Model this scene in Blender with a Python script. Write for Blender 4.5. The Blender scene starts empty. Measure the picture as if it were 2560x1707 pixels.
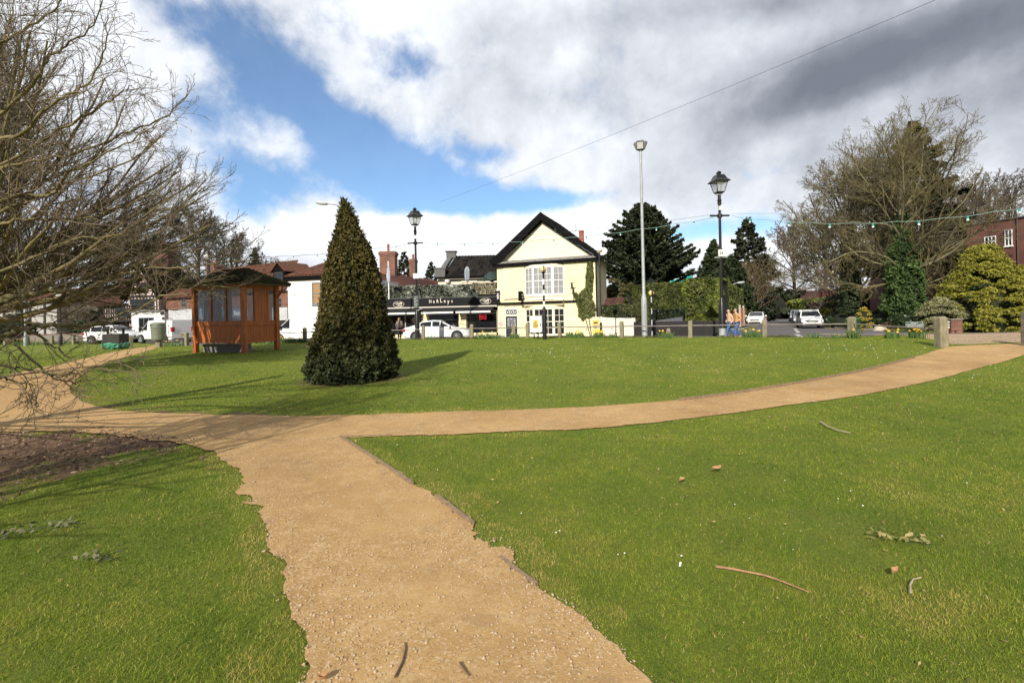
import bpy, bmesh, math, random
import numpy as np
from mathutils import Vector, Matrix
R = math.radians
S = 2560/2352.0
F_PX = 1200.0; PU = 1280.0; PV = 792.0; TH = math.atan(0.0227); EYE = 1.65
CT, ST = math.cos(TH), math.sin(TH)
scene = bpy.context.scene
col = scene.collection
# ---------------------------------------------------------------- camera
cam_d = bpy.data.cameras.new('camera'); cam = bpy.data.objects.new('camera', cam_d); col.objects.link(cam)
cam_d.sensor_width = 36; cam_d.lens = 36*F_PX/2560; cam_d.shift_y = -(853.5-PV)/2560
cam_d.clip_start = 0.05; cam_d.clip_end = 3000
cam.matrix_world = Matrix(((CT, ST, 0, 0), (0, 0, -1, 0), (-ST, CT, 0, EYE), (0, 0, 0, 1)))
scene.camera = cam
# ---------------------------------------------------------------- sun and sky
SUN_AZ, SUN_EL = R(20), R(31)          # shadows point towards azimuth 20 deg right of +Y
sun_d = bpy.data.lights.new('sun', 'SUN'); sun_d.energy = 4.9; sun_d.angle = R(0.5); sun_d.color = (1.0, 0.93, 0.82)
sun = bpy.data.objects.new('sun', sun_d); col.objects.link(sun)
sdir = Vector((math.sin(SUN_AZ)*math.cos(SUN_EL), math.cos(SUN_AZ)*math.cos(SUN_EL), -math.sin(SUN_EL)))
sun.rotation_euler = sdir.to_track_quat('-Z', 'Y').to_euler()
sun.location = (-10, -30, 25)
scene.view_settings.view_transform = 'Standard'; scene.view_settings.look = 'None'
scene.view_settings.exposure = 0.28; scene.view_settings.gamma = 1.0
world = bpy.data.worlds.new('World'); scene.world = world; world.use_nodes = True
def build_world():
    nt = world.node_tree; N = nt.nodes; L = nt.links; N.clear()
    def node(t, **kw):
        n = N.new(t)
        for k, v in kw.items(): setattr(n, k, v)
        return n
    def setin(sock, v):
        if isinstance(v, (int, float, tuple)): sock.default_value = v
        else: L.new(v, sock)
    def m(op, a, b=0.0, c=0.0, clamp=False):
        n = node('ShaderNodeMath', operation=op, use_clamp=clamp)
        setin(n.inputs[0], a); setin(n.inputs[1], b); setin(n.inputs[2], c)
        return n.outputs[0]
    def mixc(f, a, b):
        n = node('ShaderNodeMix', data_type='RGBA'); setin(n.inputs[0], f); setin(n.inputs[6], a); setin(n.inputs[7], b)
        return n.outputs[2]
    tc = node('ShaderNodeTexCoord'); sep = node('ShaderNodeSeparateXYZ'); L.new(tc.outputs['Generated'], sep.inputs[0])
    X, Y, Z = sep.outputs
    yy = m('MAXIMUM', Y, 0.18)
    a = m('DIVIDE', X, yy); b = m('DIVIDE', Z, yy)
    # cloud layer plane projection for natural perspective
    zz = m('ADD', m('MAXIMUM', Z, 0.0), 0.16)
    cx = m('DIVIDE', X, zz); cy = m('DIVIDE', Y, zz)
    cv = node('ShaderNodeCombineXYZ'); L.new(cx, cv.inputs[0]); L.new(cy, cv.inputs[1])
    def noise(vec, scale, detail=6.0, rough=0.55, off=(0, 0, 0), dist=0.0):
        mp = node('ShaderNodeMapping'); L.new(vec, mp.inputs[0]); mp.inputs[1].default_value = off
        n = node('ShaderNodeTexNoise'); L.new(mp.outputs[0], n.inputs['Vector'])
        n.inputs['Scale'].default_value = scale; n.inputs['Detail'].default_value = detail
        n.inputs['Roughness'].default_value = rough; n.inputs['Distortion'].default_value = dist
        return n.outputs['Fac']
    n1 = noise(cv.outputs[0], 1.3, 9, 0.58, (3.1, 1.7, 0), 0.3)
    dirv = tc.outputs['Generated']
    n2 = noise(dirv, 5.0, 10, 0.62, (0.3, 0.9, 0.2), 0.25)
    n3 = noise(dirv, 14.0, 8, 0.6, (2.3, 0.4, 1.2), 0.2)
    def blob(u, v, ru, rv, ang, amp):
        # elliptical bump in direction space, centre given as tangents of azimuth / elevation
        dx = (u*S-PU); dy = (PV-v*S)
        ca = (dx*CT+dy*ST)/F_PX; cb = (-dx*ST+dy*CT)/F_PX
        ra = ru*S/F_PX; rb = rv*S/F_PX
        c, s = math.cos(R(ang)), math.sin(R(ang))
        da = m('SUBTRACT', a, ca); db = m('SUBTRACT', b, cb)
        p = m('DIVIDE', m('ADD', m('MULTIPLY', da, c), m('MULTIPLY', db, s)), ra)
        q = m('DIVIDE', m('SUBTRACT', m('MULTIPLY', db, c), m('MULTIPLY', da, s)), rb)
        r2 = m('ADD', m('MULTIPLY', p, p), m('MULTIPLY', q, q))
        g = m('POWER', 2.718, m('MULTIPLY', r2, -1.0))
        return m('MULTIPLY', g, amp)
    def total(lst):
        s = None
        for t in lst:
            g = blob(*t); s = g if s is None else m('ADD', s, g)
        return s
    # ---- where blue shows (u, v, ru, rv, angle ccw, amplitude)
    blue = total([(450, 50, 170, 75, -35, 0.60), (660, 170, 210, 70, -50, 0.66), (560, 230, 90, 60, 0, 0.28), (800, 300, 150, 75, -35, 0.85),
                  (890, 385, 150, 66, -20, 1.0), (680, 400, 200, 50, -5, 0.50), (1010, 440, 190, 44, -5, 0.95), (925, 140, 85, 55, -40, 0.52),
                  (1150, 352, 80, 26, -5, 0.60), (1230, 462, 170, 26, 2, 0.75), (560, 440, 130, 50, 10, 0.4),
                  (490, 340, 110, 120, 0, 0.50), (1600, 532, 130, 26, 5, 0.6), (1770, 520, 60, 34, 0, 0.6), (1330, 515, 60, 14, 0, 0.45),
                  (570, 500, 80, 50, 0, 0.60), (880, 480, 120, 26, 0, 0.4)])
    solid = total([(690, 560, 150, 60, 4, 0.60), (1040, 575, 180, 60, 0, 0.62), (1250, 555, 160, 38, 0, 0.50), (830, 640, 500, 60, 0, 0.5),
                   (1720, 590, 260, 38, 3, 0.6), (1900, 500, 200, 70, 0, 0.3), (2150, 60, 620, 260, 0, 0.6), (150, 150, 300, 200, 0, 0.2)])
    fine = m('ADD', m('MULTIPLY', m('SUBTRACT', n2, 0.5), 2.3), m('MULTIPLY', m('SUBTRACT', n3, 0.5), 1.25))
    fine = m('ADD', fine, m('MULTIPLY', m('SUBTRACT', n1, 0.5), 0.5))
    cover = m('SUBTRACT', m('ADD', m('ADD', 0.92, solid), fine), m('MULTIPLY', blue, 1.28))
    mr = node('ShaderNodeMapRange', interpolation_type='SMOOTHSTEP'); L.new(cover, mr.inputs[0])
    mr.inputs[1].default_value = -0.10; mr.inputs[2].default_value = 0.86
    cov = mr.outputs[0]
    # ---- brightness of the cloud
    dark = total([(2250, 60, 520, 110, 14, 0.50), (1900, 190, 330, 55, 24, 0.30), (2330, 200, 260, 60, 18, 0.22), (1800, 0, 380, 50, 6, 0.20),
                  (1500, 20, 350, 60, 8, 0.08), (250, 60, 200, 90, 0, 0.08), (2250, 330, 400, 80, 10, 0.16), (650, 530, 50, 20, -20, 0.12), (1300, 200, 220, 120, 0, 0.08), (1600, 430, 260, 60, 5, 0.06)])
    lite = total([(700, 530, 200, 60, 0, 0.26), (1050, 550, 240, 60, 0, 0.28), (1290, 530, 150, 50, 0, 0.24), (900, 60, 160, 120, -20, 0.18), (1450, 330, 250, 90, 0, 0.10), (620, 300, 180, 90, -20, 0.12), (1750, 580, 150, 40, 0, 0.22)])
    w1 = noise(dirv, 3.2, 8, 0.55, (5.3, 2.1, 0.7), 0.4)
    br = m('ADD', 0.745, m('MULTIPLY', m('SUBTRACT', w1, 0.5), 0.74))
    br = m('ADD', br, m('MULTIPLY', m('SUBTRACT', n3, 0.5), 0.34))
    br = m('SUBTRACT', m('ADD', br, lite), dark)
    br = m('MINIMUM', m('MAXIMUM', br, 0.16), 1.02)
    bk = node('ShaderNodeMapRange'); L.new(Y, bk.inputs[0]); bk.inputs[1].default_value = -0.25; bk.inputs[2].default_value = 0.20; bk.inputs[3].default_value = 0.50; bk.inputs[4].default_value = 1.0  # unseen clouds behind the camera dimmed to cut fill light and raise contrast
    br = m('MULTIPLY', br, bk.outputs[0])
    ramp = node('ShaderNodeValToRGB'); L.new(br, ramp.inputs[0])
    e = ramp.color_ramp.elements
    e[0].position = 0.0; e[0].color = (0.115, 0.13, 0.165, 1)
    e[1].position = 1.0; e[1].color = (0.98, 0.99, 1.0, 1)
    x = e.new(0.35); x.color = (0.25, 0.27, 0.32, 1)
    x = e.new(0.62); x.color = (0.55, 0.58, 0.64, 1)
    x = e.new(0.8); x.color = (0.80, 0.83, 0.88, 1)
    sky = node('ShaderNodeTexSky', sky_type='NISHITA', sun_disc=False)
    sky.sun_elevation = SUN_EL; sky.sun_rotation = math.pi+SUN_AZ; sky.air_density = 1.0; sky.dust_density = 0.3; sky.ozone_density = 3.0
    sk = node('ShaderNodeVectorMath', operation='MULTIPLY'); L.new(sky.outputs[0], sk.inputs[0]); sk.inputs[1].default_value = (0.88, 1.12, 1.26)
    sk2 = node('ShaderNodeVectorMath', operation='SCALE'); L.new(ramp.outputs[0], sk2.inputs[0]); sk2.inputs['Scale'].default_value = 1/0.11
    cov = m('ADD', 0.10, m('MULTIPLY', cov, 0.90))
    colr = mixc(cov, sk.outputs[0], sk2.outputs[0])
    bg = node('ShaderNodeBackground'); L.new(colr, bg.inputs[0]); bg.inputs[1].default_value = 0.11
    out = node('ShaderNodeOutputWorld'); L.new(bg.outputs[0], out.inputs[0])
build_world()
# ---------------------------------------------------------------- pixel <-> place helpers (photo pixels, 2560 wide)
def ray(u, v):
    dx = u-PU; dy = PV-v
    return (dx*CT+dy*ST)/F_PX, (-dx*ST+dy*CT)/F_PX
def P(u, v, D):
    a, b = ray(u, v); return Vector((a*D, D, EYE+b*D))
XF = [-90, -60, -38, -25, -20, -12, -5, 0, 3, 6, 9, 12.5, 14.9, 20, 40, 80]
YF = [45, 45, 44, 32, 30, 28.3, 28.6, 27.8, 27, 25.3, 23.6, 22.3, 20.2, 19, 19, 19]
XC = [-60, -28, -20, -14, 15, 40, 80]; ZC = [0.02, 0.08, 0.30, 0.42, 0.42, 0.35, 0.2]
def sstep(t):
    t = np.clip(t, 0, 1); return t*t*(3-2*t)
def Zt(x, y):
    x = np.asarray(x, float); y = np.asarray(y, float)
    yf = np.interp(x, XF, YF); zc = np.interp(x, XC, ZC)
    t = np.clip((y-7.5)/(yf-7.5), 0, 1)
    z = zc*(0.45*t+0.55*sstep(t))
    fall = np.interp(x, [12, 18], [2.8, 9.0])
    k = sstep((y-yf-0.8)/fall)
    z = z*(1-k)+0.10*k
    amp = 1-sstep((y-20)/8)
    z = z+0.012*np.sin(x*0.9+1.3)*np.cos(y*0.7)*amp
    return z
def zt(x, y): return float(Zt(x, y))
def G(u, v, dz=0.0):
    a, b = ray(u, v); lo = 0.3; prev = lo; D = lo
    while D < 400:
        D = prev*1.02
        if EYE+b*D < zt(a*D, D)+dz: break
        prev = D
    lo, hi = prev, D
    for _ in range(30):
        mid = (lo+hi)/2
        if EYE+b*mid < zt(a*mid, mid)+dz: hi = mid
        else: lo = mid
    return Vector((a*hi, hi, zt(a*hi, hi)+dz))
def GD(u, D, v=840):
    "ground point at depth D under photo column u"
    a, b = ray(u, v); return Vector((a*D, D, zt(a*D, D)))
# ---------------------------------------------------------------- value noise
_rng = np.random.RandomState(7); _lat = _rng.rand(256, 256)
def vnoise(x, y):
    x = np.asarray(x); y = np.asarray(y)
    xi = np.floor(x).astype(int); yi = np.floor(y).astype(int); fx = x-xi; fy = y-yi
    fx = fx*fx*(3-2*fx); fy = fy*fy*(3-2*fy)
    g = lambda i, j: _lat[i & 255, j & 255]
    return (g(xi, yi)*(1-fx)+g(xi+1, yi)*fx)*(1-fy)+(g(xi, yi+1)*(1-fx)+g(xi+1, yi+1)*fx)*fy
def fbm(x, y, o=4):
    s = 0; a = 0.5; t = 0
    for k in range(o):
        s = s+a*vnoise(x*2**k+17.3*k, y*2**k+5.1*k); t += a; a *= 0.55
    return s/t
# ---------------------------------------------------------------- tagging
def tag(o, label=None, cat=None, group=None, kind=None):
    if label: o['label'] = label
    if cat: o['category'] = cat
    if group: o['group'] = group
    if kind: o['kind'] = kind
    return o
def empty(name, loc, rz=0.0):
    o = bpy.data.objects.new(name, None); col.objects.link(o); o.location = loc; o.rotation_euler = (0, 0, rz)
    o.empty_display_size = 0.3
    return o
def children(o): return [c for c in bpy.data.objects if c.parent == o]
def copy_tree(o, parent=None):
    c = o.copy(); col.objects.link(c); c.parent = parent
    for k in list(o.children): copy_tree(k, c)
    return c
# ---------------------------------------------------------------- materials
_mats = {}
def mat(name, base=(0.5, 0.5, 0.5), rough=0.7, metal=0.0, var=0.0, scale=6.0, bump=0.0, bscale=40.0, alt=None, rnd=None, spec=0.5, stretch=None, transl=0.0, coat=0.0):
    """base colour + noise towards alt; rnd = colour mixed in by the mesh's per-face random attribute"""
    if name in _mats: return _mats[name]
    m = bpy.data.materials.new(name); _mats[name] = m; m.use_nodes = True
    nt = m.node_tree; N = nt.nodes; L = nt.links
    b = N['Principled BSDF']; b.inputs['Roughness'].default_value = rough; b.inputs['Metallic'].default_value = metal
    b.inputs['Specular IOR Level'].default_value = spec
    if coat: b.inputs['Coat Weight'].default_value = coat
    b.inputs['Base Color'].default_value = (*base, 1)
    cur = None
    tc = N.new('ShaderNodeTexCoord'); vec = tc.outputs['Object']
    if stretch:
        mp = N.new('ShaderNodeMapping'); L.new(vec, mp.inputs[0]); mp.inputs['Scale'].default_value = stretch; vec = mp.outputs[0]
    if var > 0 or alt:
        n = N.new('ShaderNodeTexNoise'); L.new(vec, n.inputs['Vector']); n.inputs['Scale'].default_value = scale; n.inputs['Detail'].default_value = 6; n.inputs['Roughness'].default_value = 0.65
        r = N.new('ShaderNodeMapRange'); L.new(n.outputs['Fac'], r.inputs[0]); r.inputs[1].default_value = 0.32; r.inputs[2].default_value = 0.68
        mx = N.new('ShaderNodeMix'); mx.data_type = 'RGBA'; L.new(r.outputs[0], mx.inputs[0])
        a2 = alt or tuple(c*(1-var) for c in base); a1 = base if alt else tuple(min(1, c*(1+var)) for c in base)
        mx.inputs[6].default_value = (*a1, 1); mx.inputs[7].default_value = (*a2, 1); cur = mx.outputs[2]
    if rnd:
        at = N.new('ShaderNodeAttribute'); at.attribute_name = 'rnd'
        mx = N.new('ShaderNodeMix'); mx.data_type = 'RGBA'; L.new(at.outputs['Fac'], mx.inputs[0])
        if cur: L.new(cur, mx.inputs[6])
        else: mx.inputs[6].default_value = (*base, 1)
        mx.inputs[7].default_value = (*rnd, 1); cur = mx.outputs[2]
    if cur: L.new(cur, b.inputs['Base Color'])
    if bump > 0:
        n = N.new('ShaderNodeTexNoise'); L.new(vec, n.inputs['Vector']); n.inputs['Scale'].default_value = bscale; n.inputs['Detail'].default_value = 4
        bp = N.new('ShaderNodeBump'); L.new(n.outputs['Fac'], bp.inputs['Height']); bp.inputs['Strength'].default_value = bump; bp.inputs['Distance'].default_value = 0.02
        L.new(bp.outputs[0], b.inputs['Normal'])
    if transl > 0:
        t = N.new('ShaderNodeBsdfTranslucent'); ms = N.new('ShaderNodeMixShader'); ms.inputs[0].default_value = transl
        if cur: L.new(cur, t.inputs[0])
        else: t.inputs[0].default_value = (*base, 1)
        out = N['Material Output']; L.new(b.outputs[0], ms.inputs[1]); L.new(t.outputs[0], ms.inputs[2]); L.new(ms.outputs[0], out.inputs[0])
    return m
def brick_mat(name, c1, c2, mortar, scale=1.0):
    if name in _mats: return _mats[name]
    m = bpy.data.materials.new(name); _mats[name] = m; m.use_nodes = True
    nt = m.node_tree; N = nt.nodes; L = nt.links; b = N['Principled BSDF']; b.inputs['Roughness'].default_value = 0.85
    tc = N.new('ShaderNodeTexCoord'); sp = N.new('ShaderNodeSeparateXYZ'); L.new(tc.outputs['Object'], sp.inputs[0])
    ad = N.new('ShaderNodeMath'); ad.operation = 'ADD'; L.new(sp.outputs[0], ad.inputs[0]); L.new(sp.outputs[1], ad.inputs[1])
    cb = N.new('ShaderNodeCombineXYZ'); L.new(ad.outputs[0], cb.inputs[0]); L.new(sp.outputs[2], cb.inputs[1])
    br = N.new('ShaderNodeTexBrick'); L.new(cb.outputs[0], br.inputs['Vector']); br.inputs['Scale'].default_value = 1.0
    br.inputs['Brick Width'].default_value = 0.225*scale; br.inputs['Row Height'].default_value = 0.075*scale; br.inputs['Mortar Size'].default_value = 0.010*scale
    br.inputs['Color1'].default_value = (*c1, 1); br.inputs['Color2'].default_value = (*c2, 1); br.inputs['Mortar'].default_value = (*mortar, 1)
    n = N.new('ShaderNodeTexNoise'); L.new(tc.outputs['Object'], n.inputs['Vector']); n.inputs['Scale'].default_value = 1.3; n.inputs['Detail'].default_value = 8
    mx = N.new('ShaderNodeMix'); mx.data_type = 'RGBA'; mx.blend_type = 'MULTIPLY'; mx.inputs[0].default_value = 0.8
    r = N.new('ShaderNodeMapRange'); L.new(n.outputs['Fac'], r.inputs[0]); r.inputs[1].default_value = 0.3; r.inputs[2].default_value = 0.7; r.inputs[3].default_value = 0.6; r.inputs[4].default_value = 1.25
    L.new(br.outputs['Color'], mx.inputs[6]); L.new(r.outputs[0], mx.inputs[7]); L.new(mx.outputs[2], b.inputs['Base Color'])
    bp = N.new('ShaderNodeBump'); L.new(br.outputs['Fac'], bp.inputs['Height']); bp.inputs['Strength'].default_value = 0.4; bp.inputs['Distance'].default_value = -0.01
    L.new(bp.outputs[0], b.inputs['Normal'])
    return m
# ---------------------------------------------------------------- mesh builders
def np_mesh(name, V, Fc, m, parent=None, rnd=None, smooth=False, mi=None):
    """V (n,3); Fc list of arrays of faces with equal corner count"""
    me = bpy.data.meshes.new(name)
    V = np.asarray(V, np.float32)
    if isinstance(Fc, np.ndarray): Fc = [Fc]
    Fc = [np.asarray(f, np.int32) for f in Fc if len(f)]
    loops = np.concatenate([f.ravel() for f in Fc]); cnt = np.concatenate([np.full(len(f), f.shape[1], np.int32) for f in Fc])
    me.vertices.add(len(V)); me.vertices.foreach_set('co', V.ravel())
    me.loops.add(len(loops)); me.loops.foreach_set('vertex_index', loops)
    me.polygons.add(len(cnt)); st = np.zeros(len(cnt), np.int32); st[1:] = np.cumsum(cnt)[:-1]
    me.polygons.foreach_set('loop_start', st); me.polygons.foreach_set('loop_total', cnt)
    if smooth: me.polygons.foreach_set('use_smooth', np.ones(len(cnt), bool))
    for x in (m if isinstance(m, (list, tuple)) else [m]): me.materials.append(x)
    if mi is not None: me.polygons.foreach_set('material_index', np.asarray(mi, np.int32))
    me.update(calc_edges=True)
    if rnd is not None:
        at = me.attributes.new('rnd', 'FLOAT', 'POINT'); at.data.foreach_set('value', np.asarray(rnd, np.float32))
    me.validate()
    o = bpy.data.objects.new(name, me); col.objects.link(o)
    if parent: o.parent = parent
    return o
class MB:
    "collects shapes, links them as one mesh object"
    def __init__(s, T=None): s.v = []; s.f = []; s.mi = []; s.sm = []; s.T = T; s.cur = 0
    def add(s, vs, fs, smooth=False):
        n = len(s.v)
        s.v += [tuple((s.T @ Vector(p)) if s.T else p) for p in vs]
        for f in fs: s.f.append([i+n for i in f]); s.mi.append(s.cur); s.sm.append(smooth)
        return s
    def box(s, x0, x1, y0, y1, z0, z1, rz=0.0, c=None):
        vs = [(x, y, z) for z in (z0, z1) for y in (y0, y1) for x in (x0, x1)]
        if rz:
            cx, cy = c or ((x0+x1)/2, (y0+y1)/2); k, q = math.cos(rz), math.sin(rz)
            vs = [(cx+(x-cx)*k-(y-cy)*q, cy+(x-cx)*q+(y-cy)*k, z) for x, y, z in vs]
        return s.add(vs, [(0, 2, 3, 1), (4, 5, 7, 6), (0, 1, 5, 4), (2, 6, 7, 3), (0, 4, 6, 2), (1, 3, 7, 5)])
    def cbox(s, x, y, z, sx, sy, sz, rz=0.0): return s.box(x-sx/2, x+sx/2, y-sy/2, y+sy/2, z-sz/2, z+sz/2, rz)
    def bbox(s, x0, x1, y0, y1, z0, z1, b=0.01):
        "box with chamfered edges"
        vs = []; 
        for z in (z0, z1):
            for y in (y0, y1):
                for x in (x0, x1): pass
        bm = bmesh.new(); bmesh.ops.create_cube(bm, size=1)
        for v in bm.verts: v.co = Vector(((x0+x1)/2+v.co.x*(x1-x0), (y0+y1)/2+v.co.y*(y1-y0), (z0+z1)/2+v.co.z*(z1-z0)))
        bmesh.ops.bevel(bm, geom=bm.edges[:], offset=b, segments=1, affect='EDGES')
        bm.verts.index_update()
        s.add([v.co[:] for v in bm.verts], [[v.index for v in f.verts] for f in bm.faces]); bm.free(); return s
    def prism(s, pts, y0, y1):
        "polygon in (x,z) extruded along y"
        n = len(pts); vs = [(x, y0, z) for x, z in pts]+[(x, y1, z) for x, z in pts]
        fs = [list(range(n)), list(range(2*n-1, n-1, -1))]+[(i, i+n, (i+1) % n+n, (i+1) % n) for i in range(n)]
        return s.add(vs, fs)
    def tube(s, pts, rad, n=8, caps=True, smooth=True):
        pts = [Vector(p) for p in pts]; k = len(pts)
        if not isinstance(rad, (list, tuple)): rad = [rad]*k
        vs = []; fs = []; ref = None
        for i, p in enumerate(pts):
            t = (pts[min(i+1, k-1)]-pts[max(i-1, 0)]).normalized()
            if ref is None:
                ref = Vector((0, 0, 1)) if abs(t.z) < 0.9 else Vector((1, 0, 0))
            a = t.cross(ref).normalized(); b = t.cross(a); ref = -b if False else ref
            if a.length < 0.5: a = Vector((1, 0, 0)); b = t.cross(a)
            for j in range(n):
                w = 2*math.pi*j/n; vs.append(tuple(p+(a*math.cos(w)+b*math.sin(w))*rad[i]))
        for i in range(k-1):
            for j in range(n): fs.append((i*n+j, i*n+(j+1) % n, (i+1)*n+(j+1) % n, (i+1)*n+j))
        s.add(vs, fs, smooth)
        if caps:
            s.f.append([len(s.v)-len(vs)+j for j in range(n)][::-1]); s.mi.append(s.cur); s.sm.append(False)
            s.f.append([len(s.v)-n+j for j in range(n)]); s.mi.append(s.cur); s.sm.append(False)
        return s
    def lathe(s, prof, c=(0, 0, 0), n=16, smooth=True, sx=1, sy=1):
        vs = []; fs = []; k = len(prof)
        for r, z in prof:
            for j in range(n):
                w = 2*math.pi*(j+0.5)/n; vs.append((c[0]+r*math.cos(w)*sx, c[1]+r*math.sin(w)*sy, c[2]+z))
        for i in range(k-1):
            for j in range(n): fs.append((i*n+j, i*n+(j+1) % n, (i+1)*n+(j+1) % n, (i+1)*n+j))
        fs.append(list(range(n))[::-1]); fs.append([(k-1)*n+j for j in range(n)])
        return s.add(vs, fs, smooth)
    def ball(s, c, r, n=12, k=8, sz=1.0):
        return s.lathe([(max(1e-4, r*math.sin(math.pi*i/k)), -r*sz*math.cos(math.pi*i/k)) for i in range(k+1)], c, n)
    def disc(s, c, r, y0, y1, n=20):
        "cylinder whose axis is y"
        return s.prism([(c[0]+r*math.cos(2*math.pi*i/n), c[1]+r*math.sin(2*math.pi*i/n)) for i in range(n)], y0, y1)
    def build(s, name, m, parent=None, sharp=35):
        me = bpy.data.meshes.new(name); me.from_pydata(s.v, [], s.f)
        for x in (m if isinstance(m, (list, tuple)) else [m]): me.materials.append(x)
        me.polygons.foreach_set('material_index', s.mi); me.polygons.foreach_set('use_smooth', s.sm)
        bm = bmesh.new(); bm.from_mesh(me); bmesh.ops.recalc_face_normals(bm, faces=bm.faces); bm.to_mesh(me); bm.free()
        if any(s.sm): me.set_sharp_from_angle(angle=R(sharp))
        me.update(); o = bpy.data.objects.new(name, me); col.objects.link(o)
        if parent: o.parent = parent
        return o
def text_mb(txt, size, font_w=1.0, shear=0.0, depth=0.004, bold=0.0):
    "returns verts, faces of text in the x-z plane, centred"
    cu = bpy.data.curves.new('txt', 'FONT'); cu.body = txt; cu.size = size; cu.extrude = depth; cu.align_x = 'CENTER'; cu.align_y = 'CENTER'; cu.shear = shear; cu.offset = bold; cu.resolution_u = 3
    ob = bpy.data.objects.new('txt', cu); col.objects.link(ob)
    dg = bpy.context.evaluated_depsgraph_get(); me = bpy.data.meshes.new_from_object(ob.evaluated_get(dg))
    vs = [(v.co.x*font_w, -v.co.z, v.co.y) for v in me.vertices]; fs = [list(p.vertices) for p in me.polygons]
    bpy.data.objects.remove(ob); bpy.data.curves.remove(cu); bpy.data.meshes.remove(me)
    return vs, fs
def add_text(mb, txt, size, x, y, z, **k):
    vs, fs = text_mb(txt, size, **k); mb.add([(a+x, b+y, c+z) for a, b, c in vs], fs)
# many tubes at once
def tubes_np(polys, radii, sides):
    """polys: list of (k,3) arrays, radii: list of (k,) arrays. returns V, F, count per poly"""
    groups = {}
    for p, r in zip(polys, radii): groups.setdefault(len(p), []).append((p, r))
    VV = []; FF = []; base = 0
    ang = np.arange(sides)*2*np.pi/sides
    for k, lst in groups.items():
        Pp = np.array([a for a, _ in lst]); Rr = np.array([b for _, b in lst]); n = len(lst)
        T = np.empty_like(Pp); T[:, 1:-1] = Pp[:, 2:]-Pp[:, :-2]; T[:, 0] = Pp[:, 1]-Pp[:, 0]; T[:, -1] = Pp[:, -1]-Pp[:, -2]
        T /= np.linalg.norm(T, axis=2, keepdims=True)+1e-9
        mean = Pp[:, -1]-Pp[:, 0]; mean /= np.linalg.norm(mean, axis=1, keepdims=True)+1e-9
        ref = np.where(np.abs(mean[:, 2:3]) < 0.8, np.array([[0, 0, 1.0]]), np.array([[1.0, 0, 0]]))[:, None, :]
        A = np.cross(T, ref); A /= np.linalg.norm(A, axis=2, keepdims=True)+1e-9; B = np.cross(T, A)
        V = Pp[:, :, None, :]+Rr[:, :, None, None]*(A[:, :, None, :]*np.cos(ang)[None, None, :, None]+B[:, :, None, :]*np.sin(ang)[None, None, :, None])
        idx = np.arange(n*k*sides).reshape(n, k, sides)+base; nx = np.roll(idx, -1, axis=2)
        Fq = np.stack([idx[:, :-1], nx[:, :-1], nx[:, 1:], idx[:, 1:]], -1).reshape(-1, 4)
        VV.append(V.reshape(-1, 3)); FF.append(Fq); base += n*k*sides
    return np.concatenate(VV), np.concatenate(FF)
# leaves: small quads or triangles with random orientation
def leaf_faces(Pc, Nn, size, rng, flat=0.6, aspect=1.6, tri=False, down=0.0):
    n = len(Pc)
    size = np.asarray(size)*np.ones(n)
    N1 = Nn*flat+rng.normal(size=(n, 3))*(1-flat)*1.0; N1 /= np.linalg.norm(N1, axis=1, keepdims=True)+1e-9
    A = rng.normal(size=(n, 3)); A[:, 2] -= down; A -= (A*N1).sum(1, keepdims=True)*N1; A /= np.linalg.norm(A, axis=1, keepdims=True)+1e-9
    B = np.cross(N1, A)
    l = (size*aspect*0.5)[:, None]; w = (size*0.5)[:, None]
    if tri:
        V = np.stack([Pc-A*l+B*w, Pc-A*l-B*w, Pc+A*l], 1).reshape(-1, 3); F = np.arange(3*n).reshape(n, 3); k = 3
    else:
        V = np.stack([Pc-A*l, Pc+B*w-A*l*0.1, Pc+A*l, Pc-B*w-A*l*0.1], 1).reshape(-1, 3); F = np.arange(4*n).reshape(n, 4); k = 4
    return V, F, k
# ================================================================ GROUND
def px_poly(pts, pre=(), post=()):
    out = [tuple(p) for p in pre]
    for u, v in pts:
        g = G(u*S, v*S); out.append((g.x, g.y))
    return np.array(out+[tuple(p) for p in post])
def sdf(poly, x, y):
    "signed distance, negative inside"
    x = np.asarray(x, float); y = np.asarray(y, float); d = np.full(x.shape, 1e9); ins = np.zeros(x.shape, bool)
    n = len(poly)
    for i in range(n):
        ax, ay = poly[i]; bx, by = poly[(i+1) % n]; ex, ey = bx-ax, by-ay
        t = np.clip(((x-ax)*ex+(y-ay)*ey)/(ex*ex+ey*ey+1e-12), 0, 1)
        d = np.minimum(d, np.hypot(x-ax-t*ex, y-ay-t*ey))
        if ay != by:
            c = ((ay > y) != (by > y)) & (x < (bx-ax)*(y-ay)/(by-ay)+ax); ins ^= c
    return np.where(ins, -d, d)
PATH_PX = [(-120, 874), (0, 866), (60, 852), (130, 838), (200, 823), (260, 809), (330, 797), (362, 791), (378, 793), (350, 803), (300, 818), (250, 830), (210, 848), (175, 870), (160, 890), (165, 908), (200, 928), (250, 941),
  (320, 948), (420, 952), (520, 955), (700, 956), (850, 953), (1000, 948), (1100, 945), (1200, 942), (1340, 936), (1450, 929), (1560, 920), (1660, 908), (1760, 894), (1860, 876), (1960, 857), (2040, 838), (2110, 818),
  (2150, 805), (2180, 797), (2230, 794), (2300, 791), (2352, 788), (2460, 783), (2480, 790), (2400, 801), (2352, 815), (2300, 833), (2240, 848), (2180, 865), (2100, 884), (2000, 905), (1900, 920), (1800, 933), (1700, 948), (1600, 960),
  (1500, 972), (1400, 982), (1260, 990), (1100, 996), (1000, 1000), (900, 1002), (782, 1006), (860, 1055), (945, 1115), (1005, 1145), (1085, 1205), (1150, 1280), (1230, 1345), (1300, 1400), (1380, 1470), (1480, 1560), (1540, 1602)]
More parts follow.
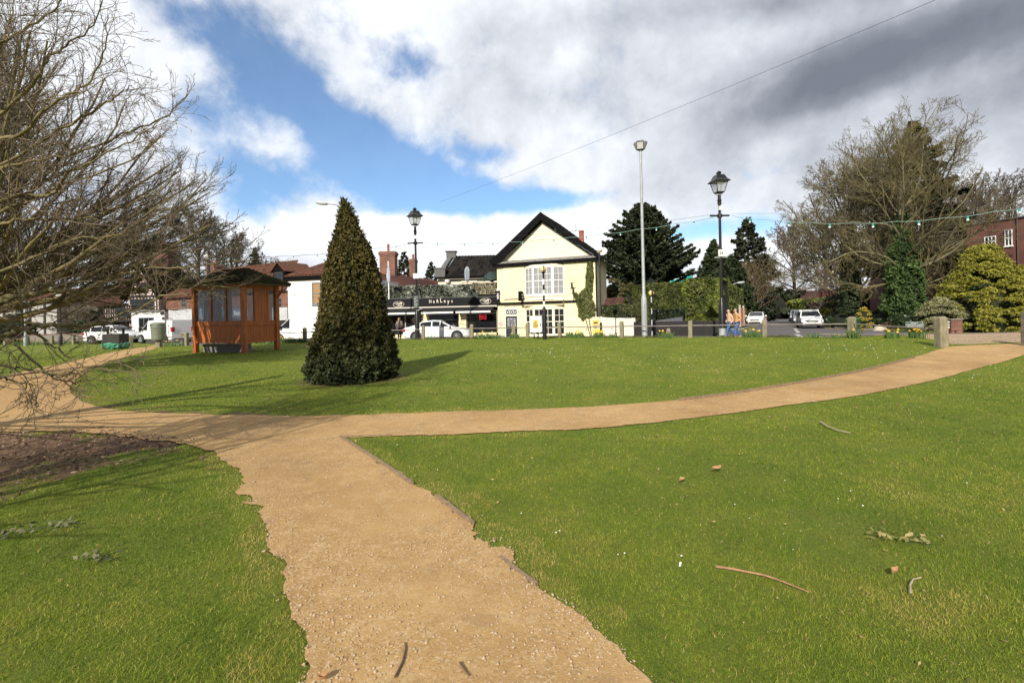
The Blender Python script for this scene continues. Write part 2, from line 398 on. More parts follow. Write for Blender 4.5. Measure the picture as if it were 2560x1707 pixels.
PATH_L = [(722, 1568), (700, 1500), (688, 1430), (650, 1370), (640, 1320), (622, 1250), (600, 1180), (560, 1120), (540, 1080), (480, 1040), (420, 1020), (330, 1008), (200, 992), (100, 990), (0, 992), (-120, 996)]
pw = px_poly(PATH_PX); pl = px_poly(PATH_L)
PATH = np.concatenate([pw, [(0.95, 0.9), (1.3, -5), (-2.2, -5), (-1.15, 0.9)], pl])
SOIL = px_poly([(-150, 994), (0, 996), (130, 990), (300, 996), (420, 1006), (455, 1030), (420, 1036), (340, 1026), (290, 1036), (225, 1050), (190, 1072), (130, 1090), (80, 1112), (0, 1142), (-150, 1190)])
SOIL2 = px_poly([(150, 885), (165, 870), (180, 880), (190, 915), (250, 938), (330, 944), (420, 949), (600, 952), (600, 957), (200, 945), (150, 920)])
def path_field(x, y):
    "negative on the path; ragged edge"
    d = sdf(PATH, x, y)
    near = np.clip(1.0-np.abs(y-3.5)/6.0, 0.0, 1)
    rag = (fbm(x*8+40, y*8+11, 4)-0.5)*0.12+(fbm(x*2.3, y*2.3+31, 3)-0.5)*0.26+(vnoise(x*31, y*31)-0.5)*0.03
    left = np.where(x < 0.2, 1.15, 0.5)
    return d+rag*(0.35+0.75*near)*left
def soil_field(x, y):
    d = np.minimum(sdf(SOIL, x, y), sdf(SOIL2, x, y)+0.06)
    d = np.minimum(d, np.hypot(x+4.25, (y-12.9))-1.22)
    return d+(fbm(x*2.6+9, y*2.6+4, 5)-0.5)*np.where(y > 11, 0.3, 2.1)
def gax(segs):
    out = []
    for a, b, st in segs: out += list(np.arange(a, b, st))
    return np.array(out+[segs[-1][1]])
xs = gax([(-1200, -300, 100), (-300, -80, 20), (-80, -30, 2.0), (-30, -12, 0.6), (-12, 8, 0.25), (8, 30, 0.6), (30, 100, 2.5), (100, 300, 20), (300, 1200, 100)])
ys = gax([(-300, -60, 40), (-60, -6, 4), (-6, 1, 0.7), (1, 14, 0.25), (14, 36, 0.4), (36, 80, 2.5), (80, 300, 20), (300, 1500, 100)])
GX, GY = np.meshgrid(xs, ys, indexing='ij'); gz = Zt(GX, GY)
nx, ny = GX.shape; idx = np.arange(nx*ny).reshape(nx, ny)
Fg = np.stack([idx[:-1, :-1], idx[1:, :-1], idx[1:, 1:], idx[:-1, 1:]], -1).reshape(-1, 4)
def ground_mat():
    m = bpy.data.materials.new('lawn_ground'); m.use_nodes = True; nt = m.node_tree; N = nt.nodes; L = nt.links; b = N['Principled BSDF']
    b.inputs['Roughness'].default_value = 0.9; b.inputs['Specular IOR Level'].default_value = 0.15
    tc = N.new('ShaderNodeTexCoord'); O = tc.outputs['Object']
    def noise(sc, det=5, ro=0.6, stretch=None):
        v = O
        if stretch:
            mp = N.new('ShaderNodeMapping'); L.new(O, mp.inputs[0]); mp.inputs['Scale'].default_value = stretch; v = mp.outputs[0]
        n = N.new('ShaderNodeTexNoise'); L.new(v, n.inputs['Vector']); n.inputs['Scale'].default_value = sc; n.inputs['Detail'].default_value = det; n.inputs['Roughness'].default_value = ro
        return n.outputs['Fac']
    def rng(s, a, c, lo=0.0, hi=1.0):
        r = N.new('ShaderNodeMapRange'); L.new(s, r.inputs[0]); r.inputs[1].default_value = a; r.inputs[2].default_value = c; r.inputs[3].default_value = lo; r.inputs[4].default_value = hi; return r.outputs[0]
    def mix(f, a, c, bt='MIX'):
        x = N.new('ShaderNodeMix'); x.data_type = 'RGBA'; x.blend_type = bt
        for s, v in ((x.inputs[0], f), (x.inputs[6], a), (x.inputs[7], c)):
            if isinstance(v, tuple): s.default_value = (*v, 1)
            elif isinstance(v, float): s.default_value = v
            else: L.new(v, s)
        return x.outputs[2]
    c = mix(rng(noise(0.35), 0.35, 0.65), (0.128, 0.182, 0.016), (0.180, 0.222, 0.022))
    c = mix(rng(noise(1.6), 0.42, 0.70), c, (0.225, 0.220, 0.036))
    c = mix(rng(noise(5.0, 6, 0.7), 0.45, 0.75), c, (0.105, 0.150, 0.020))
    c = mix(rng(noise(0.9, 8, 0.7), 0.62, 0.72, 0, 0.7), c, (0.24, 0.18, 0.075))
    c = mix(rng(noise(30, 4, 0.7), 0.35, 0.70, 0, 0.8), c, (0.080, 0.118, 0.016))
    c = mix(rng(noise(80, 2, 0.7), 0.5, 0.8, 0, 0.7), c, (0.27, 0.29, 0.065))
    at = N.new('ShaderNodeAttribute'); at.attribute_name = 'soil'
    s1 = N.new('ShaderNodeMath'); s1.operation = 'ADD'; L.new(at.outputs['Fac'], s1.inputs[0])
    L.new(rng(noise(3.5, 8, 0.75), 0.3, 0.7, -0.35, 0.35), s1.inputs[1])
    sm = rng(s1.outputs[0], 0.28, -0.22, 0, 1)
    sc = mix(rng(noise(12, 8, 0.75), 0.35, 0.7), (0.145, 0.085, 0.048), (0.245, 0.155, 0.090))
    sc = mix(rng(noise(70, 3, 0.7), 0.55, 0.8), sc, (0.33, 0.24, 0.17))
    c = mix(sm, c, sc)
    L.new(c, b.inputs['Base Color'])
    bp = N.new('ShaderNodeBump'); L.new(noise(45, 6, 0.75), bp.inputs['Height']); bp.inputs['Strength'].default_value = 0.9; bp.inputs['Distance'].default_value = 0.03; L.new(bp.outputs[0], b.inputs['Normal'])
    return m
MGROUND = ground_mat()
ground = np_mesh('ground', np.stack([GX, GY, gz], -1).reshape(-1, 3), Fg, MGROUND, smooth=True)
soil_at = ground.data.attributes.new('soil', 'FLOAT', 'POINT')
sf = np.full(GX.size, 5.0); nearm = ((GY > 1) & (GY < 20) & (np.abs(GX) < 25)).ravel()
sf[nearm] = soil_field(GX.ravel()[nearm], GY.ravel()[nearm]); soil_at.data.foreach_set('value', sf.astype(np.float32))
tag(ground, kind='structure')
# ---- clip a camera-independent grid by a scalar field
def sheet(name, field, X, Y, dz, m, skirt=0.0):
    Z = Zt(X, Y)+dz; f = field(X, Y).ravel(); nx, ny = X.shape; I = np.arange(nx*ny).reshape(nx, ny)
    V = np.stack([X, Y, Z], -1).reshape(-1, 3)
    Q = np.stack([I[:-1, :-1], I[1:, :-1], I[1:, 1:], I[:-1, 1:]], -1).reshape(-1, 4)
    s = (f[Q] < 0).sum(1); full = Q[s == 4]; mixed = Q[(s > 0) & (s < 4)]
    Vl = [V]; nV = len(V); newv = []; cache = {}; P3 = []; P4 = []; P5 = []
    for q in mixed:
        poly = []
        for k in range(4):
            i, j = int(q[k]), int(q[(k+1) % 4])
            if f[i] < 0: poly.append(i)
            if (f[i] < 0) != (f[j] < 0):
                key = (min(i, j), max(i, j))
                if key not in cache:
                    t = f[key[0]]/(f[key[0]]-f[key[1]]); cache[key] = nV+len(newv); newv.append(V[key[0]]*(1-t)+V[key[1]]*t)
                poly.append(cache[key])
        if len(poly) == 3: P3.append(poly)
        elif len(poly) == 4: P4.append(poly)
        elif len(poly) == 5: P5.append(poly)
    V = np.concatenate([V, np.array(newv)]) if newv else V
    Fs = [full]+[np.array(p) for p in (P3, P4, P5) if p]
    used = np.zeros(len(V), bool)
    for x in Fs: used[x.ravel()] = True
    rm = np.cumsum(used)-1
    return np_mesh(name, V[used], [rm[x] for x in Fs if len(x)], m, smooth=True)
def gravel_mat(name, c1, c2, c3, pebble=0.6):
    m = bpy.data.materials.new(name); m.use_nodes = True; nt = m.node_tree; N = nt.nodes; L = nt.links; b = N['Principled BSDF']
    b.inputs['Roughness'].default_value = 0.95; b.inputs['Specular IOR Level'].default_value = 0.1
    tc = N.new('ShaderNodeTexCoord'); O = tc.outputs['Object']
    def noise(sc, det=6, ro=0.65):
        n = N.new('ShaderNodeTexNoise'); L.new(O, n.inputs['Vector']); n.inputs['Scale'].default_value = sc; n.inputs['Detail'].default_value = det; n.inputs['Roughness'].default_value = ro; return n.outputs['Fac']
    def rng(s, a, c, lo=0.0, hi=1.0):
        r = N.new('ShaderNodeMapRange'); L.new(s, r.inputs[0]); r.inputs[1].default_value = a; r.inputs[2].default_value = c; r.inputs[3].default_value = lo; r.inputs[4].default_value = hi; return r.outputs[0]
    def mix(f, a, c):
        x = N.new('ShaderNodeMix'); x.data_type = 'RGBA'
        for s, v in ((x.inputs[0], f), (x.inputs[6], a), (x.inputs[7], c)):
            if isinstance(v, tuple): s.default_value = (*v, 1)
            else: L.new(v, s)
        return x.outputs[2]
    c = mix(rng(noise(0.8, 8, 0.7), 0.35, 0.65), c1, c2)
    c = mix(rng(noise(6, 8, 0.7), 0.5, 0.75), c, c3)
    def mul(a, b_):
        q = N.new('ShaderNodeMath'); q.operation = 'MULTIPLY'; L.new(a, q.inputs[0]); L.new(b_, q.inputs[1]); return q.outputs[0]
    pm = rng(noise(1.1, 5, 0.6), 0.38, 0.62, 0.2, 1.0)
    c = mix(rng(noise(0.45, 4, 0.6), 0.50, 0.66, 0, 0.5), c, tuple(q*0.72 for q in c2))
    vo = N.new('ShaderNodeTexVoronoi'); L.new(O, vo.inputs['Vector']); vo.inputs['Scale'].default_value = 85
    sp = N.new('ShaderNodeSeparateColor'); L.new(vo.outputs['Color'], sp.inputs[0])
    c = mix(mul(rng(sp.outputs[0], 0.72, 1.0, 0, 0.75), pm), c, (0.66, 0.52, 0.36))
    c = mix(mul(rng(sp.outputs[1], 0.80, 1.0, 0, 0.8), pm), c, (0.20, 0.125, 0.06))
    c = mix(rng(noise(2.6, 5, 0.6), 0.60, 0.72, 0, 0.55), c, (0.24, 0.165, 0.10))
    L.new(c, b.inputs['Base Color'])
    bp = N.new('ShaderNodeBump'); bp.inputs['Strength'].default_value = pebble; bp.inputs['Distance'].default_value = 0.012
    ad = N.new('ShaderNodeMath'); ad.operation = 'ADD'; L.new(noise(120, 4, 0.7), ad.inputs[0]); L.new(noise(18, 6, 0.7), ad.inputs[1]); L.new(ad.outputs[0], bp.inputs['Height']); L.new(bp.outputs[0], b.inputs['Normal'])
    return m
MSAND = gravel_mat('path_sand', (0.49, 0.315, 0.135), (0.36, 0.220, 0.092), (0.52, 0.36, 0.180))
MDRIVE = gravel_mat('drive_gravel', (0.42, 0.30, 0.20), (0.36, 0.26, 0.19), (0.45, 0.32, 0.22), 0.3)
sgr = np.arange(-1.45, 1.45, 0.0045); dgr = 1.1*1.009**np.arange(0, 392)
SX, SD = np.meshgrid(sgr, dgr, indexing='ij')
path = sheet('path', path_field, SX*SD, SD, 0.014, MSAND); tag(path, kind='structure')
bk = MB(); bk.add([(-2.2, -6, 0.013), (1.3, -6, 0.013), (1.02, 1.12, 0.013), (-1.12, 1.12, 0.013)], [(0, 1, 2, 3)]); o = bk.build('path', MSAND); tag(o, kind='structure')
# ---- roads and pavements behind the fence
MASPH = mat('asphalt', (0.115, 0.105, 0.105), 0.9, var=0.18, scale=3, bump=0.3, bscale=60)
MPAVE = mat('pavement_tarmac', (0.20, 0.165, 0.15), 0.9, var=0.15, scale=2.0, bump=0.2)
MPINK = mat('pavement_pink', (0.235, 0.16, 0.135), 0.9, var=0.15, scale=2.0, bump=0.2)
MVERGE = mat('verge_grass', (0.085, 0.115, 0.022), 0.95, var=0.4, scale=4, bump=0.6, bscale=30)
MKERB = mat('kerb_concrete', (0.30, 0.27, 0.24), 0.9, var=0.2, scale=3)
RD = Vector((0.554, 1.0)).normalized(); RN = Vector((RD.y, -RD.x)); RC = Vector((24.5, 42.0))   # side road: direction, right-hand normal, a point on its centre line
def rp(t, s): p = RC+RD*t+RN*s; return (p.x, p.y)
def yf(x): return float(np.interp(x, XF, YF))
def poly_sheet(name, poly, dz, m, step=1.0, bb=None):
    poly = np.array(poly); x0, y0 = poly.min(0)-step; x1, y1 = poly.max(0)+step
    A, B = np.meshgrid(np.arange(x0, x1+step, step), np.arange(y0, y1+step, step), indexing='ij')
    o = sheet(name, lambda x, y: sdf(poly, x, y), A, B, dz, m); tag(o, kind='structure'); return o
main_near = [(x, yf(x)+3.4) for x in (-70, -50, -38, -25, -20, -12, -5, 0, 3, 6, 9, 12, 15, 18)]
# main road between the green and the shops, then the side road running away
poly_sheet('road', [(-70, 44)]+[(x, y+0.0) for x, y in main_near]+[(22, 27), (26.0, 31.0), (27.5, 34), rp(-6, 4.6), rp(-2, 3.0), rp(20, 2.9), rp(70, 2.9), rp(75, 18), rp(81, 18), rp(90, -2.9), rp(70, -2.9), rp(10, -2.9), rp(4, -3.2), (20.5, 41), (14, 38.2), (6, 36.4), (-6, 38.2), (-16, 40.0), (-30, 47), (-70, 70)], 0.012, MASPH, 0.6)
poly_sheet('pavement', [(-70, 71), (-30, 48), (-16, 41), (-6, 39.2), (6, 37.2), (14, 39.2), (20, 42.6), rp(5, -4), rp(10, -3.1), rp(70, -3.1), rp(70, -5.2), rp(8, -5.4), (16, 44.8), (6, 44), (-6, 44), (-16, 50), (-30, 60), (-70, 85)], 0.11, MPAVE, 0.8)
poly_sheet('pavement', [rp(-8, 10.5), rp(-5, 6.6), rp(2, 5.2), rp(20, 5.0), rp(70, 5.0), rp(70, 6.6), rp(20, 6.8), rp(3, 7.2), rp(-3, 11)], 0.06, MPINK, 0.6)
poly_sheet('verge', [rp(-6.5, 7.6), rp(-4, 5.6), rp(-1, 3.4), rp(4, 3.15), rp(70, 3.15), rp(70, 4.9), rp(20, 4.9), rp(2, 5.1), rp(-4, 6.4)], 0.075, MVERGE, 0.5)
poly_sheet('verge', [(24.5, 31.8), (27, 29.4), (32, 28.3), (60, 27.6), (75, 60), (60, 90), rp(40, 7), rp(20, 7.0), rp(3, 7.6)], 0.07, MVERGE, 0.8)
# gravel pavement at the right hand gate
GATE = px_poly([(2085, 777), (2160, 786), (2178, 796), (2240, 793), (2352, 788), (2470, 783)], post=[(60, 20), (60, 27), (34, 27)])
dr = px_poly([(1860, 766), (1990, 768), (2110, 775), (2176, 786), (2178, 793), (2352, 786), (2480, 780)], post=[(50, 20.5), (50, 27.0), (33, 26.6), (25, 26.3), (22.0, 27.0), (19.5, 29.0)])
poly_sheet('drive', dr, 0.013, MDRIVE, 0.35)
pv2 = poly_sheet('footway', [(20, 28.6), (24, 26.2), (33, 25.0), (55, 24.2), (55, 26.0), (33, 26.6), (25.5, 27.4), (22.6, 29.6)], 0.022, MPAVE, 0.35)
# kerbs
def strip(name, pts, w, h, m, z0=0.0, kind='structure'):
    mb = MB(); L = []
    for i, (x, y) in enumerate(pts):
        a = Vector(pts[max(i-1, 0)]); b = Vector(pts[min(i+1, len(pts)-1)]); n = Vector((-(b-a).y, (b-a).x)).normalized()*w/2
        z = zt(x, y)+z0; L += [(x-n.x, y-n.y, z-0.1), (x-n.x, y-n.y, z+h), (x+n.x, y+n.y, z+h), (x+n.x, y+n.y, z-0.1)]
    k = len(pts)
    fs = [(i*4+j, i*4+(j+1) % 4, i*4+4+(j+1) % 4, i*4+4+j) for i in range(k-1) for j in range(4)]+[(0, 1, 2, 3), (4*k-1, 4*k-2, 4*k-3, 4*k-4)]
    mb.add(L, fs); o = mb.build(name, m); tag(o, kind=kind); return o
strip('kerb', [rp(-5.2, 5.0), rp(-3.5, 3.7), rp(-1.5, 3.05)]+[rp(t, 3.0) for t in range(2, 72, 5)], 0.14, 0.11, MKERB)
strip('kerb', [(-16, 40.45), (-6, 38.65), (6, 36.8), (14, 38.7), (20, 41.6), rp(4, -3.5)]+[rp(t, -3.0) for t in range(8, 70, 5)], 0.14, 0.13, MKERB)
# painted markings
MWHITE = mat('road_paint_white', (0.72, 0.70, 0.66), 0.8, var=0.2, scale=20)
MYEL = mat('road_paint_yellow', (0.58, 0.38, 0.10), 0.8, var=0.25, scale=20)
mk = MB()
def dash(mb, p, q, w):
    p = Vector(p); q = Vector(q); n = Vector((-(q-p).y, (q-p).x)).normalized()*w/2
    mb.add([(c.x, c.y, zt(c.x, c.y)+0.022) for c in (p-n, p+n, q+n, q-n)], [(0, 1, 2, 3)])
g = lambda u, v: (G(u, v).x, G(u, v).y)
for t in (-10.0, -7.0, -4.0):
    dash(mk, rp(t, 0.15), rp(t+1.7, 0.12), 0.22)
for k in range(5):
    a = Vector(g(1994, 838)); b = Vector(g(2040, 845)); d = (b-a).normalized(); dash(mk, a+d*(k*1.1-1.0), a+d*(k*1.1-0.4), 0.25)
o = mk.build('white_road_marking', MWHITE); tag(o, kind='structure')
mk = MB()
for off in (2.45, 2.68):
    for t in np.arange(-3.0, 1.0, 1.0): dash(mk, rp(t, off+max(0, -t-2)*0.3), rp(t+1.0, off+max(0, -t-3)*0.3), 0.09)
    dash(mk, rp(-4.6, off+0.95), rp(-3.0, off+0.3), 0.09)
o = mk.build('yellow_road_marking', MYEL); tag(o, kind='structure')
# ================================================================ GRASS (uncountable)
rng = np.random.RandomState(11)
def field_filter(x, y):
    pf = path_field(x, y); so = soil_field(x, y)
    keep = (pf > 0.0) | (rng.rand(len(x)) < np.exp(pf/0.035)*0.7)
    keep &= rng.rand(len(x)) < np.clip(0.55+so*1.1, 0.05, 1)*np.clip(1.5-np.maximum(-so, 0)*3, 0.3, 1)
    return keep, pf
n0 = 620000
lo, hi = math.log(1.35), math.log(30)
D = np.exp(lo+(hi-lo)*rng.rand(n0)**1.0); s_ = rng.uniform(-1.28, 1.28, n0)
x = s_*D; y = D
wgt = np.clip((D/2.6)**2, 0.12, 1); keep = rng.rand(n0) < wgt; x = x[keep]; y = y[keep]; D = D[keep]
k2, pf = field_filter(x, y); k2 &= (y < np.interp(x, XF, YF)+0.8); 
patch = fbm(x*0.9+3, y*0.9+8, 4); k2 &= rng.rand(len(x)) < np.clip(1.3-(patch-0.58)*5.0, 0.45, 1)
x = x[k2]; y = y[k2]; D = D[k2]; pf = pf[k2]; n = len(x)
h = (0.012+0.015*rng.rand(n))*(0.75+0.6*fbm(x*2+5, y*2, 3))*np.interp(D, [2, 8, 30], [0.9, 1.1, 1.5]); w = np.maximum(0.0026, D*0.00085)*(0.7+0.7*rng.rand(n))
h *= np.where(pf < 0.12, 0.75, 1.0)
az = rng.rand(n)*2*np.pi; lean = 0.5+1.1*rng.rand(n); fa = rng.rand(n)*2*np.pi
dx = np.cos(az)*w/2; dy = np.sin(az)*w/2; z = Zt(x, y)
lx = np.cos(fa)*lean*h; ly = np.sin(fa)*lean*h
V = np.stack([np.stack([x-dx, y-dy, z-0.004], -1), np.stack([x+dx, y+dy, z-0.004], -1), np.stack([x+dx*0.7+lx*0.35, y+dy*0.7+ly*0.35, z+h*0.6], -1), np.stack([x-dx*0.7+lx*0.35, y-dy*0.7+ly*0.35, z+h*0.6], -1), np.stack([x+lx, y+ly, z+h*0.85], -1)], 1).reshape(-1, 3)
b5 = np.arange(n)[:, None]*5
moss = (pf < 0.45*fbm(x*3, y*3+7, 3)) & (x < 0.6)
rnd = np.clip(0.45*rng.rand(n)+1.25*(fbm(x*1.1+20, y*1.1, 4)-0.36)+0.5*(fbm(x*6+2, y*6, 2)-0.5)+0.42*moss, 0, 1); rnd = np.where(rng.rand(n) < 0.06, 1.0, rnd)
def grass_mat():
    m = bpy.data.materials.new('grass_blade'); m.use_nodes = True; nt = m.node_tree; N = nt.nodes; L = nt.links; b = N['Principled BSDF']; b.inputs['Roughness'].default_value = 0.6; b.inputs['Specular IOR Level'].default_value = 0.25
    at = N.new('ShaderNodeAttribute'); at.attribute_name = 'rnd'; r = N.new('ShaderNodeValToRGB'); L.new(at.outputs['Fac'], r.inputs[0]); e = r.color_ramp.elements
    e[0].position = 0; e[0].color = (0.086, 0.146, 0.013, 1); e[1].position = 1; e[1].color = (0.50, 0.40, 0.12, 1)
    x = e.new(0.35); x.color = (0.168, 0.246, 0.018, 1); x = e.new(0.65); x.color = (0.255, 0.298, 0.030, 1); x = e.new(0.86); x.color = (0.34, 0.33, 0.06, 1)
    t = N.new('ShaderNodeBsdfTranslucent'); ms = N.new('ShaderNodeMixShader'); ms.inputs[0].default_value = 0.3
    L.new(r.outputs[0], b.inputs['Base Color']); L.new(r.outputs[0], t.inputs[0]); L.new(b.outputs[0], ms.inputs[1]); L.new(t.outputs[0], ms.inputs[2]); L.new(ms.outputs[0], N['Material Output'].inputs[0])
    return m
MGRASS = grass_mat()
grass = np_mesh('grass', V, [b5+np.array([[0, 1, 2, 3]]), b5+np.array([[3, 2, 4]])], MGRASS, rnd=np.repeat(rnd, 5))
tag(grass, 'short mown green grass covering the lawns either side of the sandy path', 'grass', kind='stuff')
# ---- pebbles on the path
def octa(n, x, y, z, r, rng):
    base = np.array([[1, 0, 0], [0, 1, 0], [-1, 0, 0], [0, -1, 0], [0, 0, 1], [0, 0, -1.0]])
    V = base[None]*r[:, None, None]*(0.6+0.7*rng.rand(n, 6, 1)); V[:, :, 2] *= 0.65
    a = rng.rand(n)*6.28; c, s = np.cos(a)[:, None], np.sin(a)[:, None]
    V = np.stack([V[:, :, 0]*c-V[:, :, 1]*s, V[:, :, 0]*s+V[:, :, 1]*c, V[:, :, 2]], -1)+np.stack([x, y, z], -1)[:, None]
    F = np.array([[0, 1, 4], [1, 2, 4], [2, 3, 4], [3, 0, 4], [1, 0, 5], [2, 1, 5], [3, 2, 5], [0, 3, 5]])
    return V.reshape(-1, 3), (F[None]+np.arange(n)[:, None, None]*6).reshape(-1, 3)
n0 = 110000; D = np.exp(rng.uniform(math.log(1.4), math.log(12), n0)); x = rng.uniform(-1.28, 1.28, n0)*D; y = D
pf = path_field(x, y); edge = np.exp(-np.abs(pf)/0.22); keep = (pf < 0.03) & (rng.rand(n0) < 0.10+0.75*edge*np.clip(fbm(x*1.5, y*1.5, 3)*2.2-0.6, 0, 1)) & (rng.rand(n0) < np.clip((D/2.4)**2, 0.2, 1))
x = x[keep]; y = y[keep]; D = D[keep]; n = len(x); r = 0.0028+0.0085*rng.rand(n)**3+D*0.0003
V, F = octa(n, x, y, Zt(x, y)+0.015+r*0.2, r, rng)
MPEB = mat('pebble', (0.40, 0.28, 0.16), 0.9, rnd=(0.52, 0.40, 0.27)); pv = rng.rand(n)**2
o = np_mesh('gravel', V, F, MPEB, rnd=np.repeat(pv, 6)); tag(o, 'loose pale gravel scattered over the sandy path', 'gravel', kind='stuff')
# wood chips on the bare earth
n0 = 16000; x = rng.uniform(-12, -1.5, n0); y = rng.uniform(3.2, 8.0, n0); so = soil_field(x, y); pf = path_field(x, y); keep = (so < 0.15) & (pf > -0.3); x = x[keep]; y = y[keep]; n = len(x)
Pc = np.stack([x, y, Zt(x, y)+0.012+0.01*rng.rand(n)], -1); Nn = np.tile([0, 0, 1.0], (n, 1))
V, F, k = leaf_faces(Pc, Nn, 0.012+0.018*rng.rand(n), rng, 0.7, 2.4); MCHIP = mat('wood_chip', (0.09, 0.050, 0.032), 0.9, rnd=(0.34, 0.23, 0.16))
o = np_mesh('wood_chips', V, F, MCHIP, rnd=np.repeat(rng.rand(n)**2, k)); tag(o, 'brown wood chips and leaf litter on the bare soil patch at left', 'wood chips', kind='stuff')
# scattered dead leaves and straw on the lawns
n0 = 3200; D = np.exp(rng.uniform(math.log(1.6), math.log(24), n0)); x = rng.uniform(-1.2, 1.2, n0)*D; y = D; kp = (path_field(x, y) > 0.02) & (rng.rand(n0) < 0.25+1.6*(fbm(x*0.8, y*0.8+60, 3)-0.4)); x, y, D = x[kp], y[kp], D[kp]; n = len(x)
V, F, k = leaf_faces(np.stack([x, y, Zt(x, y)+0.022+0.012*rng.rand(n)], -1), np.tile([0, 0, 1.0], (n, 1)), (0.006+0.009*rng.rand(n)**2)*np.clip(D/4, 0.8, 2.0), rng, 0.6, 2.2); o = np_mesh('leaf_litter', V, F, mat('litter', (0.13, 0.075, 0.035), 0.9, rnd=(0.38, 0.28, 0.13)), rnd=np.repeat(rng.rand(n), k)); tag(o, 'tiny scraps of dead leaf and straw scattered over the lawns', 'leaf litter', kind='stuff')
# daisies
cen = [(2230, 838, 40), (1950, 790, 50), (2120, 800, 30), (1300, 800, 70), (2190, 860, 20), (1150, 800, 60), (1500, 820, 60), (1700, 810, 60), (2060, 800, 40), (900, 800, 40)]
xx = []; yy = []
for u, v, k in cen:
    for _ in range(k//2):
        gg = G((u+rng.normal()*90)*S, min(max((v+abs(rng.normal())*22), 786), 930)*S)
        xx.append(gg.x); yy.append(gg.y)
for _ in range(40):
    gg = G(rng.uniform(850, 2350)*S, rng.uniform(800, 1300)*S); xx.append(gg.x); yy.append(gg.y)
x = np.array(xx); y = np.array(yy); kp = (path_field(x, y) > 0.1) & (y < np.interp(x, XF, YF)); x = x[kp]; y = y[kp]; n = len(x)
dr_ = np.clip(y*0.0011, 0.008, 0.02)*(0.5+0.7*rng.rand(n))
V, F = octa(n, x, y, Zt(x, y)+0.045, dr_, rng); V = V.copy()
o = np_mesh('daisies', V, F, mat('daisy_white', (0.85, 0.85, 0.80), 0.8)); tag(o, 'tiny white daisies dotted over the lawn', 'daisies', kind='stuff')
# ---- timber edging boards
MEDGE = mat('edging_timber', (0.24, 0.165, 0.095), 0.9, var=0.3, scale=6, bump=0.5, bscale=30, stretch=(3, 3, 1))
def edging(pts, label, w=0.05, h=0.05):
    gp = [G(u*S, v*S) for u, v in pts]; out = []
    for a, b in zip(gp[:-1], gp[1:]):
        k = max(1, int((b-a).length/0.5))
        out += [(a.x+(b.x-a.x)*i/k, a.y+(b.y-a.y)*i/k) for i in range(k)]
    out.append((gp[-1].x, gp[-1].y)); o = strip('timber_edging', out, w, h, MEDGE, kind=None)
    tag(o, label, 'edging board', 'timber edging boards along the path'); return o
edging([(781, 1005), (835, 1040), (880, 1068), (946, 1114)], 'long timber edging board running down from the path corner', 0.04, 0.035)
edging([(1003, 1143), (1040, 1172), (1086, 1207)], 'short loose timber edging board halfway down the stem path', 0.035, 0.035)
edging([(1150, 1283), (1195, 1318), (1232, 1345)], 'half-buried timber edging board nearest the camera', 0.03, 0.02)
edging([(779, 1005), (840, 1003), (900, 1001)], 'thin timber edging board along the top of the right lawn corner', 0.03, 0.025)
edging([(1560, 922), (1700, 904), (1840, 881), (1960, 858), (2060, 834), (2100, 823)], 'long timber edging board on the far side of the cross path at right', 0.04, 0.06)
# ---- sticks and leaves lying on the grass
MSTICK = mat('stick_bark', (0.30, 0.165, 0.085), 0.8, var=0.35, scale=20)
MSTICK2 = mat('stick_grey', (0.36, 0.31, 0.20), 0.9, var=0.3, scale=20)
def stick(pts, r0, r1, m, label):
    gp = [G(u*S, v*S) for u, v in pts]; k = len(gp); mb = MB()
    mb.tube([p+Vector((0, 0, (0.02 if path_field(np.array([p.x]), np.array([p.y]))[0] < 0 else 0.028)+r0*0.5)) for p in gp], [r0+(r1-r0)*i/(k-1) for i in range(k)], 7); o = mb.build('stick', m); tag(o, label, 'stick', 'sticks lying on the ground'); return o
stick([(1645, 1312), (1680, 1317), (1720, 1325), (1755, 1332), (1785, 1342), (1820, 1356), (1858, 1372)], 0.008, 0.004, MSTICK, 'long reddish brown stick on the right lawn')
stick([(1884, 973), (1900, 984), (1925, 994), (1952, 1000)], 0.013, 0.008, MSTICK2, 'pale grey stick on the lawn close to the cross path')
stick([(2092, 1372), (2091, 1355), (2097, 1342), (2116, 1337)], 0.006, 0.004, MSTICK2, 'small hooked twig right of the long brown stick')
stick([(908, 1565), (925, 1530), (932, 1500), (930, 1485)], 0.006, 0.003, mat('twig_dark', (0.10, 0.065, 0.04), 0.9), 'thin dark twig bent on the sandy path at the bottom')
stick([(1057, 1532), (1068, 1548), (1078, 1562)], 0.006, 0.003, mat('twig_dark', (0.10, 0.065, 0.04), 0.9), 'short dark twig at the bottom edge of the path')
MLEAF = mat('dead_leaf', (0.36, 0.20, 0.09), 0.8, var=0.3, scale=30)
def leaf_on_ground(u, v, size, label, m=MLEAF):
    gp = G(u*S, v*S); mb = MB(); k = 7; vs = []
    for i in range(k):
        t = i/(k-1)-0.5; w = size*0.28*math.cos(t*math.pi*0.96); zc = 0.035+0.25*size*t*t*2
        vs += [(t*size, -w, zc+0.02), (t*size, 0, zc), (t*size, w, zc+0.025)]
    fs = [(i*3+j, i*3+3+j, i*3+4+j, i*3+1+j) for i in range(k-1) for j in range(2)]
    mb.add([(gp.x+a*0.9-b*0.4, gp.y+a*0.4+b*0.9, gp.z+c) for a, b, c in vs], fs, True); o = mb.build('fallen_leaf', m); tag(o, label, 'leaf', 'dead leaves on the lawn'); return o
leaf_on_ground(1646, 1086, 0.13, 'curled tan leaf on the lawn above the long stick')
leaf_on_ground(2056, 1328, 0.07, 'small curled leaf between the long stick and the hooked twig')
leaf_on_ground(1566, 1112, 0.07, 'brown leaf left of the curled tan leaf')
leaf_on_ground(742, 1577, 0.05, 'brown leaf by the near left path edge')
